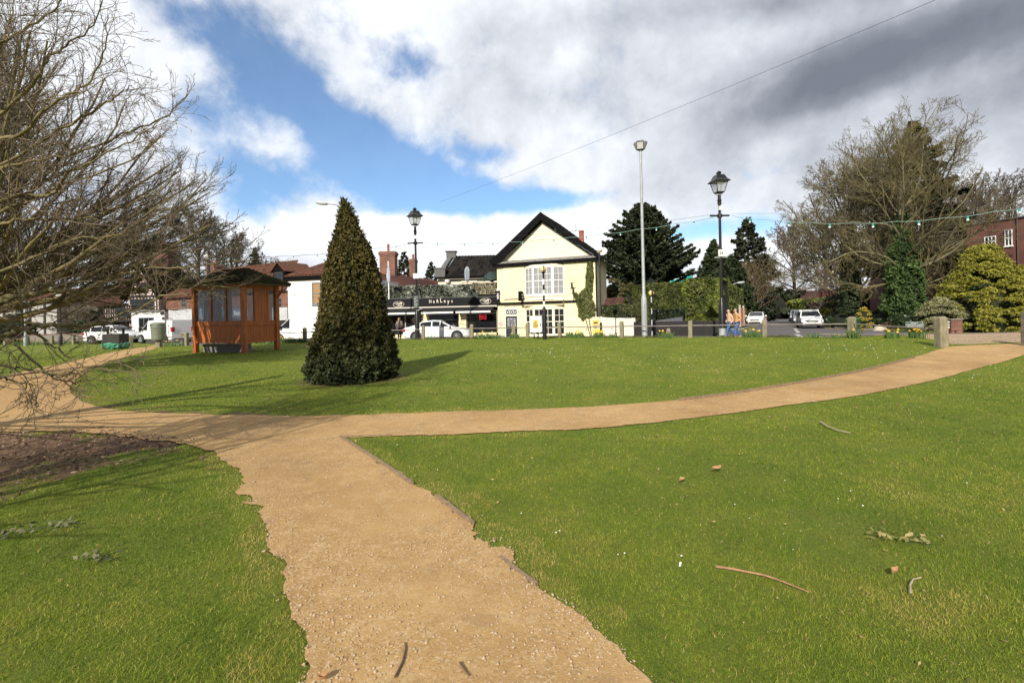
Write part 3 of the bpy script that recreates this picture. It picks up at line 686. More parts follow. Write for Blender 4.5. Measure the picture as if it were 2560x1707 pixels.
MBIT = mat('litter_white', (0.8, 0.8, 0.78), 0.7)
leaf_on_ground(1563, 1313, 0.02, 'tiny white petal left of the long stick', MBIT)
# small fallen leafy sprigs
MSPRIG = mat('sprig_leaf', (0.075, 0.085, 0.045), 0.8, rnd=(0.16, 0.15, 0.07))
def sprig(u, v, L, ang, label, n=40, m=MSPRIG):
    gp = G(u*S, v*S); t = rng.uniform(-0.5, 0.5, n)*L; o_ = rng.normal(size=n)*L*0.12
    Pc = np.stack([gp.x+t*math.cos(ang)-o_*math.sin(ang), gp.y+t*math.sin(ang)+o_*math.cos(ang), gp.z+0.035+0.02*rng.rand(n)], -1)
    V, F, k = leaf_faces(Pc, np.tile([0, 0, 1.0], (n, 1)), 0.028, rng, 0.6, 1.7); o = empty('leafy_sprig', (0, 0, 0)); np_mesh('leaves', V, F, m, o, rnd=np.repeat(rng.rand(n), k)); MB().tube([(gp.x+q*L*math.cos(ang), gp.y+q*L*math.sin(ang), gp.z+0.035) for q in (-0.5, 0, 0.5)], 0.003, 5).build('stem', m, o); tag(o, label, 'leafy sprig', 'fallen leafy sprigs'); return o
sprig(85, 1223, 0.5, 0.5, 'dark leafy sprig on the lawn at the left edge')
sprig(225, 1290, 0.28, -0.3, 'flat dark sprig on the lawn right of the left edge sprig', 22)
sprig(2060, 1245, 0.34, -0.5, 'yellow green leafy sprig on the right lawn', 40, mat('sprig_yellow', (0.20, 0.19, 0.06), 0.8, rnd=(0.33, 0.28, 0.12)))
# ================================================================ BUILDINGS
MCREAM = mat('cream_render', (0.78, 0.69, 0.44), 0.85, var=0.10, scale=0.9, bump=0.15, bscale=60)
MCREAM2 = mat('pale_cream_render', (0.72, 0.665, 0.54), 0.85, var=0.06, scale=1.0, bump=0.15, bscale=60)
MTRIM = mat('cream_gloss_trim', (0.80, 0.76, 0.60), 0.5, var=0.03, scale=3)
MBLK = mat('black_paint', (0.007, 0.007, 0.0075), 0.75, var=0.3, scale=4, spec=0.06)
MGLASS = mat('window_glass', (0.018, 0.021, 0.024), 0.06, spec=0.7)
MWPAINT = mat('white_paint', (0.80, 0.80, 0.78), 0.6, var=0.04, scale=3)
MWBRICK = mat('white_painted_brick', (0.80, 0.79, 0.74), 0.75, var=0.06, scale=0.9, bump=0.35, bscale=22, stretch=(1, 1, 3))
MGREYF = mat('grey_painted_frame', (0.17, 0.19, 0.19), 0.6)
MCURT = mat('net_curtain', (0.42, 0.42, 0.43), 0.9, alt=(0.17, 0.18, 0.19), scale=7, stretch=(4, 4, 0.2))
MBLIND = mat('wood_blind', (0.42, 0.26, 0.12), 0.7, alt=(0.22, 0.12, 0.05), scale=9, stretch=(0.3, 0.3, 7))
MBRICK = brick_mat('red_brick', (0.235, 0.075, 0.042), (0.13, 0.045, 0.032), (0.22, 0.17, 0.13))
MBRICKD = brick_mat('dark_red_brick', (0.165, 0.055, 0.042), (0.115, 0.042, 0.036), (0.13, 0.085, 0.07))
MLEAD = mat('lead_flashing', (0.20, 0.195, 0.18), 0.6, var=0.3, scale=5)
MTERRA = mat('terracotta_pot', (0.30, 0.085, 0.055), 0.8, var=0.2, scale=8)
class Fac:
    "a facade plane: origin, slope m = dY/dX; local x along it, local y back into the building"
    def __init__(s, u, D, m, zb=0.1, v=780):
        a, b = ray(u, v); s.O = Vector((a*D, D, 0)); k = math.hypot(1, m); s.d = Vector((1/k, m/k)); s.b = Vector((-m/k, 1/k)); s.m = m; s.zb = zb
        s.rz = math.atan(m)
    def px(s, u, v, n=0.0):
        a, b = ray(u, v); D = (s.O.x*s.b.x+s.O.y*s.b.y+n)/(a*s.b.x+s.b.y)
        return ((a*D-s.O.x)*s.d.x+(D-s.O.y)*s.d.y, EYE+b*D-s.zb)
    def x(s, u, v=780, n=0.0): return s.px(u, v, n)[0]
    def z(s, u, v, n=0.0): return s.px(u, v, n)[1]
    def root(s, name): return empty(name, (s.O.x, s.O.y, s.zb), s.rz)
    def world(s, x, y, z): return Vector((s.O.x+s.d.x*x+s.b.x*y, s.O.y+s.d.y*x+s.b.y*y, z+s.zb))
def tile_mat(name, c1, c2, moss=None):
    return mat(name, c1, 0.9, spec=0.12, rnd=c2, alt=moss or tuple(x*0.7 for x in c1), scale=2.2)
MPANT = tile_mat('red_pantile', (0.155, 0.060, 0.040), (0.055, 0.034, 0.028), (0.10, 0.055, 0.040))
MPANTD = tile_mat('black_pantile', (0.022, 0.019, 0.018), (0.008, 0.008, 0.009), (0.034, 0.029, 0.025))
MPANTO = tile_mat('orange_pantile', (0.17, 0.068, 0.042), (0.060, 0.033, 0.026), (0.11, 0.060, 0.042))
MTILEF = tile_mat('plain_clay_tile', (0.115, 0.046, 0.036), (0.050, 0.027, 0.023), (0.085, 0.043, 0.036))
def roof_slab(name, a, b, c, d, m, parent, tw=0.30, th=0.34, amp=0.035, step=0.03, thick=0.06):
    """a,b eave left/right, c,d ridge right/left; corrugated tile surface with stepped courses"""
    a, b, c, d = map(Vector, (a, b, c, d)); W = max((b-a).length, (c-d).length); H = ((d-a).length+(c-b).length)/2
    nt = max(2, int(W/tw)); nc = max(2, int(H/th)); per = 4
    us = np.linspace(0, 1, nt*per+1); vs = []
    for k in range(nc): vs += [(k/nc, 1.0), ((k+0.995)/nc, 0.0)]
    nrm = (b-a).cross(d-a).normalized()
    if nrm.z < 0: nrm = -nrm
    A, B, C, Dd = [np.array(x) for x in (a, b, c, d)]; Nn = np.array(nrm)
    V = []; rn = []; rr = np.random.RandomState(nt*7+nc); tr = rr.rand(nt+1, nc+1)
    for j, (t, hgh) in enumerate(vs):
        L = A+(Dd-A)*t; Rr = B+(C-B)*t
        off = amp*np.sin(us*nt*2*np.pi)+step*hgh
        V.append(L[None]+(Rr-L)[None]*us[:, None]+Nn[None]*off[:, None]); ti = np.minimum((us*nt).astype(int), nt); rn.append(tr[ti, j//2])
    V = np.array(V); n1, n2 = V.shape[:2]; I = np.arange(n1*n2).reshape(n1, n2)
    F = np.stack([I[:-1, :-1], I[:-1, 1:], I[1:, 1:], I[1:, :-1]], -1).reshape(-1, 4)
    Vt = V.reshape(-1, 3)
    lo = np.array([A, B, C, Dd])-Nn*thick; k0 = len(Vt); Vt = np.concatenate([Vt, lo]); rn = np.concatenate([np.array(rn).ravel(), [0.5]*4])
    # underside and edges
    F2 = [[k0+3, k0+2, k0+1, k0]]
    e = np.array([[int(I[0, 0]), int(I[0, -1]), k0+1, k0], [int(I[-1, -1]), int(I[-1, 0]), k0+3, k0+2], [int(I[0, -1]), int(I[-1, -1]), k0+2, k0+1], [int(I[-1, 0]), int(I[0, 0]), k0, k0+3]])
    o = np_mesh(name, Vt, [F, np.array(F2), e], m, parent, rnd=rn, smooth=False); return o
def window(root, x0, x1, z0, z1, cols, rows, fm, y=0.0, fw=0.06, bar=0.025, dep=0.05, inside=None, meeting=True, gm=None, name='window', sill=True):
    "frame proud of the wall at local y, pane and (optional) curtain just behind"
    mb = MB()
    mb.box(x0, x0+fw, y-dep, y+0.02, z0, z1); mb.box(x1-fw, x1, y-dep, y+0.02, z0, z1)
    mb.box(x0+fw, x1-fw, y-dep, y+0.02, z0, z0+fw); mb.box(x0+fw, x1-fw, y-dep, y+0.02, z1-fw, z1)
    ix0, ix1, iz0, iz1 = x0+fw, x1-fw, z0+fw, z1-fw; g = 0.004
    for i in range(1, cols):
        c = ix0+(ix1-ix0)*i/cols; mb.box(c-bar/2, c+bar/2, y-dep+0.012, y-0.006, iz0, iz1)
    for j in range(1, rows):
        c = iz0+(iz1-iz0)*j/rows; w = bar*(2.0 if meeting and j*2 == rows else 1.0); mb.box(ix0, ix1, y-dep+0.015, y-0.008, c-w/2, c+w/2)
    f = mb.build(name, fm, root)
    if sill: MB().box(x0-0.05, x1+0.05, y-dep-0.06, y+0.015, z0-0.07, z0-0.001).build('window_sill', fm, f)
    MB().box(ix0+g, ix1-g, y-0.008, y-0.002, iz0+g, iz1-g).build('pane', gm or MGLASS, f)
    if inside: MB().box(ix0+g, ix1-g, y-0.0125, y-0.0095, iz0+g, iz1-g).build('curtain', inside, f)
    return f
def chimney(name, parent, x0, x1, y0, y1, z0, z1, m, pots=1, cap=0.09, potm=None, potz=0.55):
    mb = MB(); mb.box(x0, x1, y0, y1, z0, z1-0.45)
    mb.box(x0-cap*0.5, x1+cap*0.5, y0-cap*0.5, y1+cap*0.5, z1-0.449, z1-0.3); mb.box(x0-cap, x1+cap, y0-cap, y1+cap, z1-0.299, z1-0.1)
    mb.box(x0-cap*0.3, x1+cap*0.3, y0-cap*0.3, y1+cap*0.3, z1-0.099, z1)
    c = mb.build(name, m, parent)
    for i in range(pots):
        px_ = x0+(x1-x0)*(i+0.5)/pots
        MB().lathe([(0.14, 0), (0.125, 0.08), (0.115, potz*0.8), (0.14, potz*0.84), (0.14, potz*0.93), (0.11, potz)], (px_, (y0+y1)/2, z1+0.001), 12).build('chimney_pot', potm or MTERRA, c)
    return c
# ---------------------------------------------------------------- 1. the cream gabled house
H = Fac(1246, 38.0, -0.40); rt = H.root('gabled_house')
tag(rt, 'cream rendered two storey house with wide black edged gable and bay windows', 'house')
hw = H.x(1489, 700); zE = 5.75; hd = 4.2
wl = MB(); wl.box(0, hw, 0, hd, -0.3, zE); wl.build('wall', MCREAM, rt)
apx, apz = H.px(1356, 553); xl0 = H.x(1234, 655); xr0 = hw+0.30
# gable wall
gz0 = zE+0.003; gt = H.z(1357, 556)
MB().prism([(0.05, gz0), (hw-0.05, gz0), (apx, gt)], 0.0, hd).build('gable_wall', MCREAM2, rt)
# roof slopes with deep overhang in front, black barge boards
ridge = H.z(1355, 534); eL = zE-0.08; ov = -0.45
def slope_pts(x_e, z_e): return x_e, z_e
roof_slab('roof_slope', (xl0-0.1, hd+0.3, eL+0.28), (xl0-0.1, ov+0.12, eL+0.28), (apx, ov+0.12, ridge-0.03), (apx, hd+0.3, ridge-0.03), MPANTD, rt)
roof_slab('roof_slope', (xr0+0.35, ov+0.12, eL-0.05), (xr0+0.35, hd+0.3, eL-0.05), (apx, hd+0.3, ridge-0.03), (apx, ov+0.12, ridge-0.03), MPANTD, rt)
bw = 0.42
MB().prism([(xl0-0.15, eL+0.02), (xl0-0.15, eL+0.28), (apx, ridge+0.04), (apx, ridge-0.55), (xl0+0.75, eL+0.16)], ov, ov+0.1).build('barge_board', MBLK, rt)
MB().prism([(xr0+0.40, eL-0.30), (apx+0.002, ridge-0.55), (apx+0.002, ridge+0.04), (xr0+0.40, eL-0.02)], ov, ov+0.1).build('barge_board', MBLK, rt)
# pent ledge across the foot of the gable
lg = MB(); lg.prism([(0, 0)]*0 or [(-0.30, zE-0.03), (-0.30, zE+0.09), (xr0+0.15, zE+0.09), (xr0+0.15, zE-0.03)], ov+0.12, 0.02)
lg.build('gable_ledge', MLEAD, rt)
MB().box(-0.32, xr0+0.18, ov+0.14, -0.004, zE-0.28, zE-0.033).build('fascia_board', MBLK, rt)
lm = MB(); lm.add([(-0.15, -0.003, zE+0.20), (xr0-0.15, -0.003, zE+0.20), (xr0-0.05, ov+0.125, zE+0.093), (-0.2, ov+0.125, zE+0.093), (-0.15, 0.05, zE+0.20), (xr0-0.15, 0.05, zE+0.20), (-0.28, 0.05, zE+0.093), (xr0+0.15, 0.05, zE+0.093)], [(0, 1, 2, 3), (0, 4, 5, 1), (3, 2, 7, 6), (0, 3, 6, 4), (1, 5, 7, 2), (4, 6, 7, 5)])
lm.build('lead_slope', MLEAD, rt)
# pilasters, string course, side wall downpipe
p0 = H.x(1260.5, 740)
MB().box(-0.02, p0, -0.06, -0.003, 0, zE-0.3).build('pilaster', MCREAM, rt)
rx0, rx1 = H.x(1314, 760), H.x(1411.5, 760)
MB().box(p0+0.02, rx0-0.02, -0.12, -0.003, 2.95, zE-0.3).build('wall_panel', MCREAM, rt)
MB().box(rx1+0.02, hw+0.012, -0.12, -0.003, 0, zE-0.18).build('wall_panel', MCREAM, rt)
zs = H.z(1360, 755)
sc = MB(); sc.box(-0.05, rx0-0.02, -0.22, -0.125, zs-0.10, zs+0.05); sc.box(rx1+0.021, H.x(1470, 748), -0.22, -0.125, zs-0.10, zs+0.05); sc.box(rx0-0.019, rx1+0.02, -0.56, -0.47, zs-0.10, zs+0.05)
sc.build('string_course', MBLK, rt)
def canted_bay(zb0, zb1, dep, wz0, wz1, cur_m, cur_c, lower):
    x0, x1 = rx0, rx1; w = x1-x0; c0, c1 = x0+w*0.255, x1-w*0.245; y0 = -0.005; y1 = -dep
    body = MB()
    pts = [(x0, y0), (c0, y1), (c1, y1), (x1, y0)]
    def wallseg(p, q, za, zb_, th=0.05):
        body.add([(p[0], p[1], za), (q[0], q[1], za), (q[0], q[1], zb_), (p[0], p[1], zb_)], [(0, 1, 2, 3)])
    for p, q in zip(pts[:-1], pts[1:]): wallseg(p, q, zb0, wz0); wallseg(p, q, wz1, zb1)
    body.add([(p[0], p[1], zb0) for p in pts], [(0, 1, 2, 3)]); body.add([(p[0], p[1], zb1) for p in pts], [(3, 2, 1, 0)])
    for p in pts: body.cbox(p[0]+(0.02 if p is pts[0] else -0.02 if p is pts[3] else 0), p[1]+0.025, (zb0+zb1)/2, 0.03, 0.03, zb1-zb0-0.004)
    bay = body.build('bay', MCREAM if lower else MTRIM, rt)
    for i, (p, q) in enumerate(zip(pts[:-1], pts[1:])):
        p = Vector(p); q = Vector(q); L = (q-p).length; ang = math.atan2(q.y-p.y, q.x-p.x)
        e = MB(Matrix.Translation((p.x, p.y, 0)) @ Matrix.Rotation(ang, 4, 'Z')); cols = 4 if i == 1 else 2; fw = 0.09; bar = 0.03
        e.box(0, fw, -0.03, 0.03, wz0, wz1); e.box(L-fw, L, -0.03, 0.03, wz0, wz1); e.box(fw, L-fw, -0.03, 0.03, wz0, wz0+0.09); e.box(fw, L-fw, -0.03, 0.03, wz1-0.08, wz1)
        for c in range(1, cols):
            xc = fw+(L-2*fw)*c/cols; bb = 0.05 if (i == 1 and c == 2 and not lower) else bar; e.box(xc-bb/2, xc+bb/2, -0.022, 0.012, wz0+0.09, wz1-0.08)
        for r in range(1, 4):
            zc = wz0+0.09+(wz1-wz0-0.17)*r/4; bb = 0.06 if r == 2 else bar; e.box(fw, L-fw, -0.026, 0.010, zc-bb/2, zc+bb/2)
        f = e.build('window_frame', MWPAINT if not lower else MTRIM, bay)
        g = MB(Matrix.Translation((p.x, p.y, 0)) @ Matrix.Rotation(ang, 4, 'Z')); g.box(fw, L-fw, 0.014, 0.02, wz0+0.08, wz1-0.07); g.build('pane', MGLASS, bay)
        if not lower or i == 1:
            g = MB(Matrix.Translation((p.x, p.y, 0)) @ Matrix.Rotation(ang, 4, 'Z')); kk = 14; vs = []
            segs = [(fw+0.01, L-fw-0.01)] if lower or i != 1 else [(fw+0.01, L/2-0.03), (L/2+0.03, L-fw-0.01)]
            if lower:
                for zc in np.arange(wz0+0.12, wz1-0.3, 0.075): g.box(L*0.07, L*0.93, 0.0225, 0.035, zc, zc+0.038)
                g.build('slatted_blind', MWPAINT, bay)
            else:
                for a_, b_ in segs:
                    n_ = len(g.v); m_ = 24
                    vs = []
                    for k_ in range(m_+1):
                        xx_ = a_+(b_-a_)*k_/m_; yy_ = 0.004+0.006*math.sin(k_*1.9)
                        vs += [(xx_, yy_+0.005, wz0+0.11), (xx_, yy_+0.005, wz1-0.10)]
                    g.add(vs, [(2*k_, 2*k_+2, 2*k_+3, 2*k_+1) for k_ in range(m_)])
                g.build('net_curtain', MCURT, bay)
    # sill and cornice
    t = MB()
    for za, zb_, pr in ((wz0-0.12, wz0-0.002, 0.07), (wz1+0.002, wz1+0.10, 0.06), (zb0-0.06, zb0-0.002, 0.05)):
        pp = [(x0+0.0, y0-pr), (c0-pr*0.3, y1-pr), (c1+pr*0.3, y1-pr), (x1, y0-pr)]
        for p, q in zip(pp[:-1], pp[1:]):
            t.add([(p[0], p[1], za), (q[0], q[1], za), (q[0], q[1], zb_), (p[0], p[1], zb_), (p[0], p[1]+0.10, za), (q[0], q[1]+0.10, za), (q[0], q[1]+0.10, zb_), (p[0], p[1]+0.10, zb_)], [(0, 1, 2, 3), (3, 2, 6, 7), (0, 4, 5, 1)])
    t.build('bay_moulding', MTRIM, bay)
    return bay
MLACE = MCURT
canted_bay(H.z(1380, 747), zE-0.3, 0.42, H.z(1360, 737.5), H.z(1360, 668), None, None, False)
canted_bay(0.02, H.z(1360, 764), 0.42, H.z(1380, 837), H.z(1360, 771), None, None, True)
MB().box(rx0, rx1, -0.40, -0.004, H.z(1360, 764)+0.01, H.z(1380, 747)-0.07).build('bay_apron', MCREAM, rt)
# red and white striped poster in the left lower bay window
dx0, dx1 = H.x(1265.5, 800), H.x(1294, 800); dzt = H.z(1280, 790.5)
d_ = MB(); d_.box(dx0, dx1, -0.05, -0.003, 0.0, dzt); door = d_.build('front_door', mat('navy_door', (0.025, 0.03, 0.04), 0.4), rt)
pm = MB(); nx_, nz_ = 3, 4
for i in range(3):
    for j in range(5):
        w_ = (dx1-dx0-0.16)/3; h_ = (dzt-0.75)/5; a_ = dx0+0.08+i*w_; b_ = 0.62+j*h_
        if j == 0: continue
        pm.box(a_+0.03, a_+w_-0.03, -0.056, -0.051, b_+0.03, b_+h_-0.03)
pm.build('door_pane', mat('door_glass_notices', (0.55, 0.57, 0.58), 0.4, alt=(0.12, 0.13, 0.14), scale=5), door)
MB().cbox(dx0+0.10, -0.085, 1.0, 0.04, 0.06, 0.12).build('door_handle', mat('brass', (0.6, 0.45, 0.2), 0.3, metal=1.0), door)
fr = MB(); fz = H.z(1280, 774)
fr.box(dx0-0.09, dx0-0.003, -0.10, -0.003, 0, fz); fr.box(dx1+0.003, dx1+0.11, -0.10, -0.003, 0, fz); fr.box(dx0-0.09, dx1+0.11, -0.11, -0.004, fz+0.003, fz+0.10); fr.box(dx0-0.001, dx1+0.001, -0.09, -0.003, dzt+0.003, dzt+0.12)
fr.build('door_frame', MTRIM, rt)
fl = MB(); fl.box(dx0, dx1, -0.05, -0.003, dzt+0.123, fz-0.003); fan = fl.build('fanlight', MGLASS, rt)
rg = MB(); zc = (dzt+0.12+fz)/2; rr_ = min(0.16, (fz-dzt-0.12)*0.45)
for i in range(3):
    cx_ = dx0+(dx1-dx0)*(i+0.5)/3; rg.tube([(cx_+rr_*math.cos(t), -0.062, zc+rr_*math.sin(t)) for t in np.linspace(0, 2*math.pi, 17)], 0.022, 5, False)
    rg.box(cx_-0.05, cx_+0.05, -0.072, -0.055, zc-0.05, zc+0.05)
rg.build('leaded_roundel', MWPAINT, fan)
# signs and brackets on the house
def barber_pole():
    x, z = H.px(1248.5, 738); r = empty('barber_pole', H.world(x, -0.28, z-0.55), H.rz); tag(r, 'red white and blue barber pole with white globe on the cream house corner', 'barber pole')
    MB().lathe([(0.10, 0), (0.13, 0.03), (0.13, 0.13), (0.10, 0.17), (0.10, 0.20)], (0, 0, 0), 16).build('pole_base', MBLK, r)
    st = []
    for k, mm in enumerate((MWPAINT, mat('barber_red', (0.45, 0.05, 0.06), 0.4), mat('barber_white', (0.8, 0.8, 0.8), 0.4), mat('barber_blue', (0.05, 0.08, 0.28), 0.4))): st.append(mm)
    mb = MB(); n = 24; rows = 20; vs = []; 
    for j in range(rows+1):
        for i in range(n): w = 2*math.pi*i/n; vs.append((0.085*math.cos(w), 0.085*math.sin(w), 0.20+0.5*j/rows))
    for j in range(rows):
        for i in range(n):
            mb.cur = int((i/n*4+j*0.28) % 4) if False else [0, 1, 2, 3][int((i*2/n*2+j*0.3) % 4)]
            mb.add([vs[j*n+i], vs[j*n+(i+1) % n], vs[(j+1)*n+(i+1) % n], vs[(j+1)*n+i]], [(0, 1, 2, 3)])
    mb.build('striped_cylinder', st, r)
    MB().lathe([(0.10, 0.70), (0.13, 0.73), (0.13, 0.80), (0.08, 0.84)], (0, 0, 0), 16).build('pole_cap', MBLK, r)
    MB().ball((0, 0, 0.95), 0.125, 16, 10).build('globe', mat('white_globe', (0.85, 0.85, 0.82), 0.3), r)
    MB().box(-0.02, 0.02, 0.0, 0.22, 0.06, 0.10).box(-0.02, 0.02, 0.0, 0.22, 0.76, 0.79).box(-0.03, 0.03, 0.2, 0.225, 0.05, 0.80).build('bracket', MBLK, r)
barber_pole()
x, z = H.px(1253, 809); rr0 = empty('barber_roundel', H.world(x, -0.075, z), H.rz); tag(rr0, 'small round sign with red and white diagonal stripes beside the café window', 'sign')
MB().disc((0, 0), 0.20, -0.01, 0.012).build('sign_disc', mat('barber_white', (0.8, 0.8, 0.8), 0.4), rr0)
mb = MB()
for k in (-0.13, -0.045, 0.045, 0.13):
    hl = math.sqrt(max(0, 0.185**2-k*k)); c_, s_2 = math.cos(R(-50)), math.sin(R(-50)); w_ = 0.022
    mb.prism([(a*c_-b*s_2, a*s_2+b*c_) for a, b in ((-hl, k-w_), (hl, k-w_), (hl, k+w_), (-hl, k+w_))], -0.014, -0.0105)
mb.build('sign_stripe', mat('barber_red', (0.45, 0.05, 0.06), 0.4), rr0)
# hanging box sign
x, z = H.px(1306, 741); bs = empty('box_sign', H.world(x, -0.12, z-0.37), H.rz+R(8)); tag(bs, 'black illuminated box sign sticking out from the cream wall left of the bay', 'sign')
MB().bbox(-0.12, 0.12, -0.75, -0.06, 0, 0.74, 0.02).build('sign_box', MBLK, bs)
t_ = MB(Matrix.Translation((0.124, -0.4, 0.37)) @ Matrix.Rotation(R(90), 4, 'Z'))
add_text(t_, 'BARBER', 0.15, 0, 0, 0.1, bold=0.003); add_text(t_, 'SHOP', 0.17, 0, 0, -0.12, bold=0.003); t_.build('lettering', MWPAINT, bs)
MB().box(-0.02, 0.02, -0.06, 0.0, 0.15, 0.2).box(-0.02, 0.02, -0.06, 0.0, 0.55, 0.6).build('bracket', MBLK, bs)
# hanging basket bracket, with its arm standing off the wall
x, z0_ = H.px(1436, 753); _, z1_ = H.px(1436, 708); b_ = empty('wall_bracket', H.world(x, -0.12, z0_), H.rz); tag(b_, 'ornate black iron bracket on the cream wall right of the upper bay', 'bracket')
hh = z1_-z0_
mb = MB(); mb.box(-0.03, 0.03, -0.06, 0.0, 0, hh*0.62); mb.tube([(0, -0.04, hh*0.55), (0, -0.25, hh*0.62), (0, -0.45, hh*0.72), (0, -0.52, hh*0.9)], 0.03, 6); mb.tube([(0, -0.04, hh*0.2), (0, -0.30, hh*0.40), (0, -0.42, hh*0.6)], 0.018, 6)
mb.build('iron_arm', MBLK, b_)
mb = MB(); mb.lathe([(0.05, 0), (0.09, 0.05), (0.05, 0.14), (0.08, 0.24), (0.03, 0.34)], (0, -0.52, hh*0.72), 10); mb.box(-0.19, 0.19, -0.55, -0.50, hh-0.06, hh-0.02); mb.box(-0.025, 0.025, -0.54, -0.5, hh-0.2, hh+0.03); mb.box(-0.17, 0.17, -0.54, -0.50, hh*0.66, hh*0.66+0.05)
mb.build('lantern_holder', MBLK, b_)
# cream letter box / meter cabinet by the corner
x0_, z0_ = H.px(1484, 838); x1_, z1_ = H.px(1499.5, 796.5); r = empty('wall_post_box', H.world((x0_+x1_)/2, -0.02, 0), H.rz); tag(r, 'yellow painted post box set in a cream pier at the foot of the ivy', 'post box')
MYBOX = mat('yellow_box', (0.70, 0.50, 0.12), 0.5, var=0.08, scale=3); w_ = x1_-x0_
MB().box(-w_/2-0.06, w_/2+0.10, -0.30, 0.0, 0, z1_+0.0).prism([(-w_/2-0.09, z1_+0.003), (w_/2+0.13, z1_+0.003), (w_/2+0.02, z1_+0.12), (-w_/2+0.02, z1_+0.12)], -0.33, 0.0).build('pier', MCREAM, r)
bx = MB().bbox(-w_/2+0.02, w_/2+0.0, -0.36, -0.303, z0_, z1_-0.10, 0.012).build('box_front', MYBOX, r)
MB().box(-w_/2+0.10, w_/2-0.08, -0.367, -0.361, z1_-0.34, z1_-0.24).build('slot', MBLK, bx)
MB().box(-w_/2+0.14, w_/2-0.12, -0.367, -0.361, z1_-0.72, z1_-0.50).build('notice_plate', mat('grey_plate', (0.25, 0.27, 0.3), 0.5), bx)
# vent pipe chimney + aerial + dish
cx_, cz_ = H.px(1453.5, 612); yb = 2.4; f_ = 1.0
cpx, cpz0 = H.px(1454, 606, 1.2); _, cpz1 = H.px(1454, 577, 1.2)
MB().lathe([(0.19, 0), (0.18, cpz1-cpz0-0.12), (0.21, cpz1-cpz0-0.11), (0.20, cpz1-cpz0-0.02), (0.10, cpz1-cpz0+0.03)], (cpx, 1.2, cpz0), 14).build('chimney_flue', MTERRA, rt)
ae = empty('tv_aerial', H.world(cpx-0.45, 1.3, cpz0-0.2), H.rz); tag(ae, 'thin television aerial on the roof beside the terracotta flue', 'aerial')
mb = MB(); mb.tube([(0, 0, 0), (0, 0, 1.7)], 0.018, 6); mb.build('mast', MLEAD, ae); mb = MB(); mb.tube([(-0.35, 0, 1.15), (0.35, 0, 1.22)], 0.012, 5)
for k in range(6): mb.tube([(-0.3+k*0.12, -0.15, 1.155+k*0.012), (-0.3+k*0.12, 0.15, 1.155+k*0.012)], 0.008, 4)
mb.build('antenna_array', MLEAD, ae)
dx_, dz_ = H.px(1507, 630, 1.5); ds = empty('satellite_dish', H.world(hw+0.15, 1.6, dz_), H.rz); tag(ds, 'pale satellite dish on the right hand side wall of the cream house', 'satellite dish')
MB(Matrix.Rotation(R(65), 4, 'X')).lathe([(0.001, 0), (0.15, 0.02), (0.28, 0.07), (0.36, 0.13)], (0.12, 0, 0), 18).build('dish', mat('dish_grey', (0.45, 0.46, 0.47), 0.5), ds)
MB().box(-0.12, 0.14, -0.02, 0.02, -0.05, 0.0).build('dish_arm', MLEAD, ds)
MB().tube([(hw+0.06, -0.05, 0), (hw+0.06, -0.05, zE-0.25)], 0.045, 8).build('drainpipe', MBLK, rt)
# ---------------------------------------------------------------- 2. the restaurant row with dark fascia
K = Fac(1246, 38.4, -0.02)
K.O = Vector((H.O.x-0.08, H.O.y+0.25, 0)); kl = K.x(900, 760)
rk = K.root('restaurant'); tag(rk, 'single storey restaurant with long black fascia, dark awnings and a terrace above', 'restaurant')
zf0, zf1 = K.z(1238, 764), K.z(1238, 742.5); kd = 8.0
MB().box(kl, -0.03, 0, kd, zf0, zf1).build('upper_wall', MBLK, rk)
fb = MB(); fb.box(kl, -0.03, -0.22, -0.003, zf0+0.03, zf1); fas = fb.build('fascia_board', mat('fascia_charcoal', (0.010, 0.010, 0.012), 0.6, var=0.2, scale=2, spec=0.15), rk)
MB().box(kl, -0.02, -0.26, -0.003, zf1+0.003, zf1+0.07).build('capping', mat('dark_capping', (0.06, 0.06, 0.06), 0.6), rk)
MBONE = mat('sign_letters', (0.72, 0.66, 0.58), 0.5)
tt = MB(); lx0, lx1 = K.x(1077, 752), K.x(1131, 752); lz = K.z(1104, 753.5)
for i, (ch, s_, dz_) in enumerate((('H', 0.50, 0), ('a', 0.52, 0), ('R', 0.52, 0), ('L', 0.66, 0.06), ('e', 0.55, 0.02), ('y', 0.62, -0.02), ('s', 0.48, 0.0))):
    add_text(tt, ch, s_*0.72, lx0+(lx1-lx0)*i/6, -0.235, lz+dz_, bold=0.006, depth=0.012, font_w=0.8)
tt.build('sign_lettering', MBONE, fas)
def oval_logo(u, v, word):
    x, z = K.px(u, v); mb = MB(); a_, b2 = 0.43, 0.225
    mb.tube([(x+a_*math.cos(t), -0.235, z+b2*math.sin(t)) for t in np.linspace(0, 2*math.pi, 33)], 0.016, 5, False)
    add_text(mb, word, 0.24, x+0.04, -0.235, z+0.06, bold=0.007, shear=0.2, depth=0.01); add_text(mb, 'The', 0.10, x-0.27, -0.235, z+0.06, bold=0.003, shear=0.2, depth=0.01); add_text(mb, 'Room' if word == 'Café' else 'Room', 0.14, x+0.09, -0.235, z-0.11, bold=0.005, shear=0.2, depth=0.01); add_text(mb, '~', 0.16, x-0.14, -0.235, z-0.08, bold=0.003)
    mb.build('oval_logo', MBONE, fas)
oval_logo(998.5, 761, 'Café'); oval_logo(1214.5, 753, 'Coast' if False else 'Café')
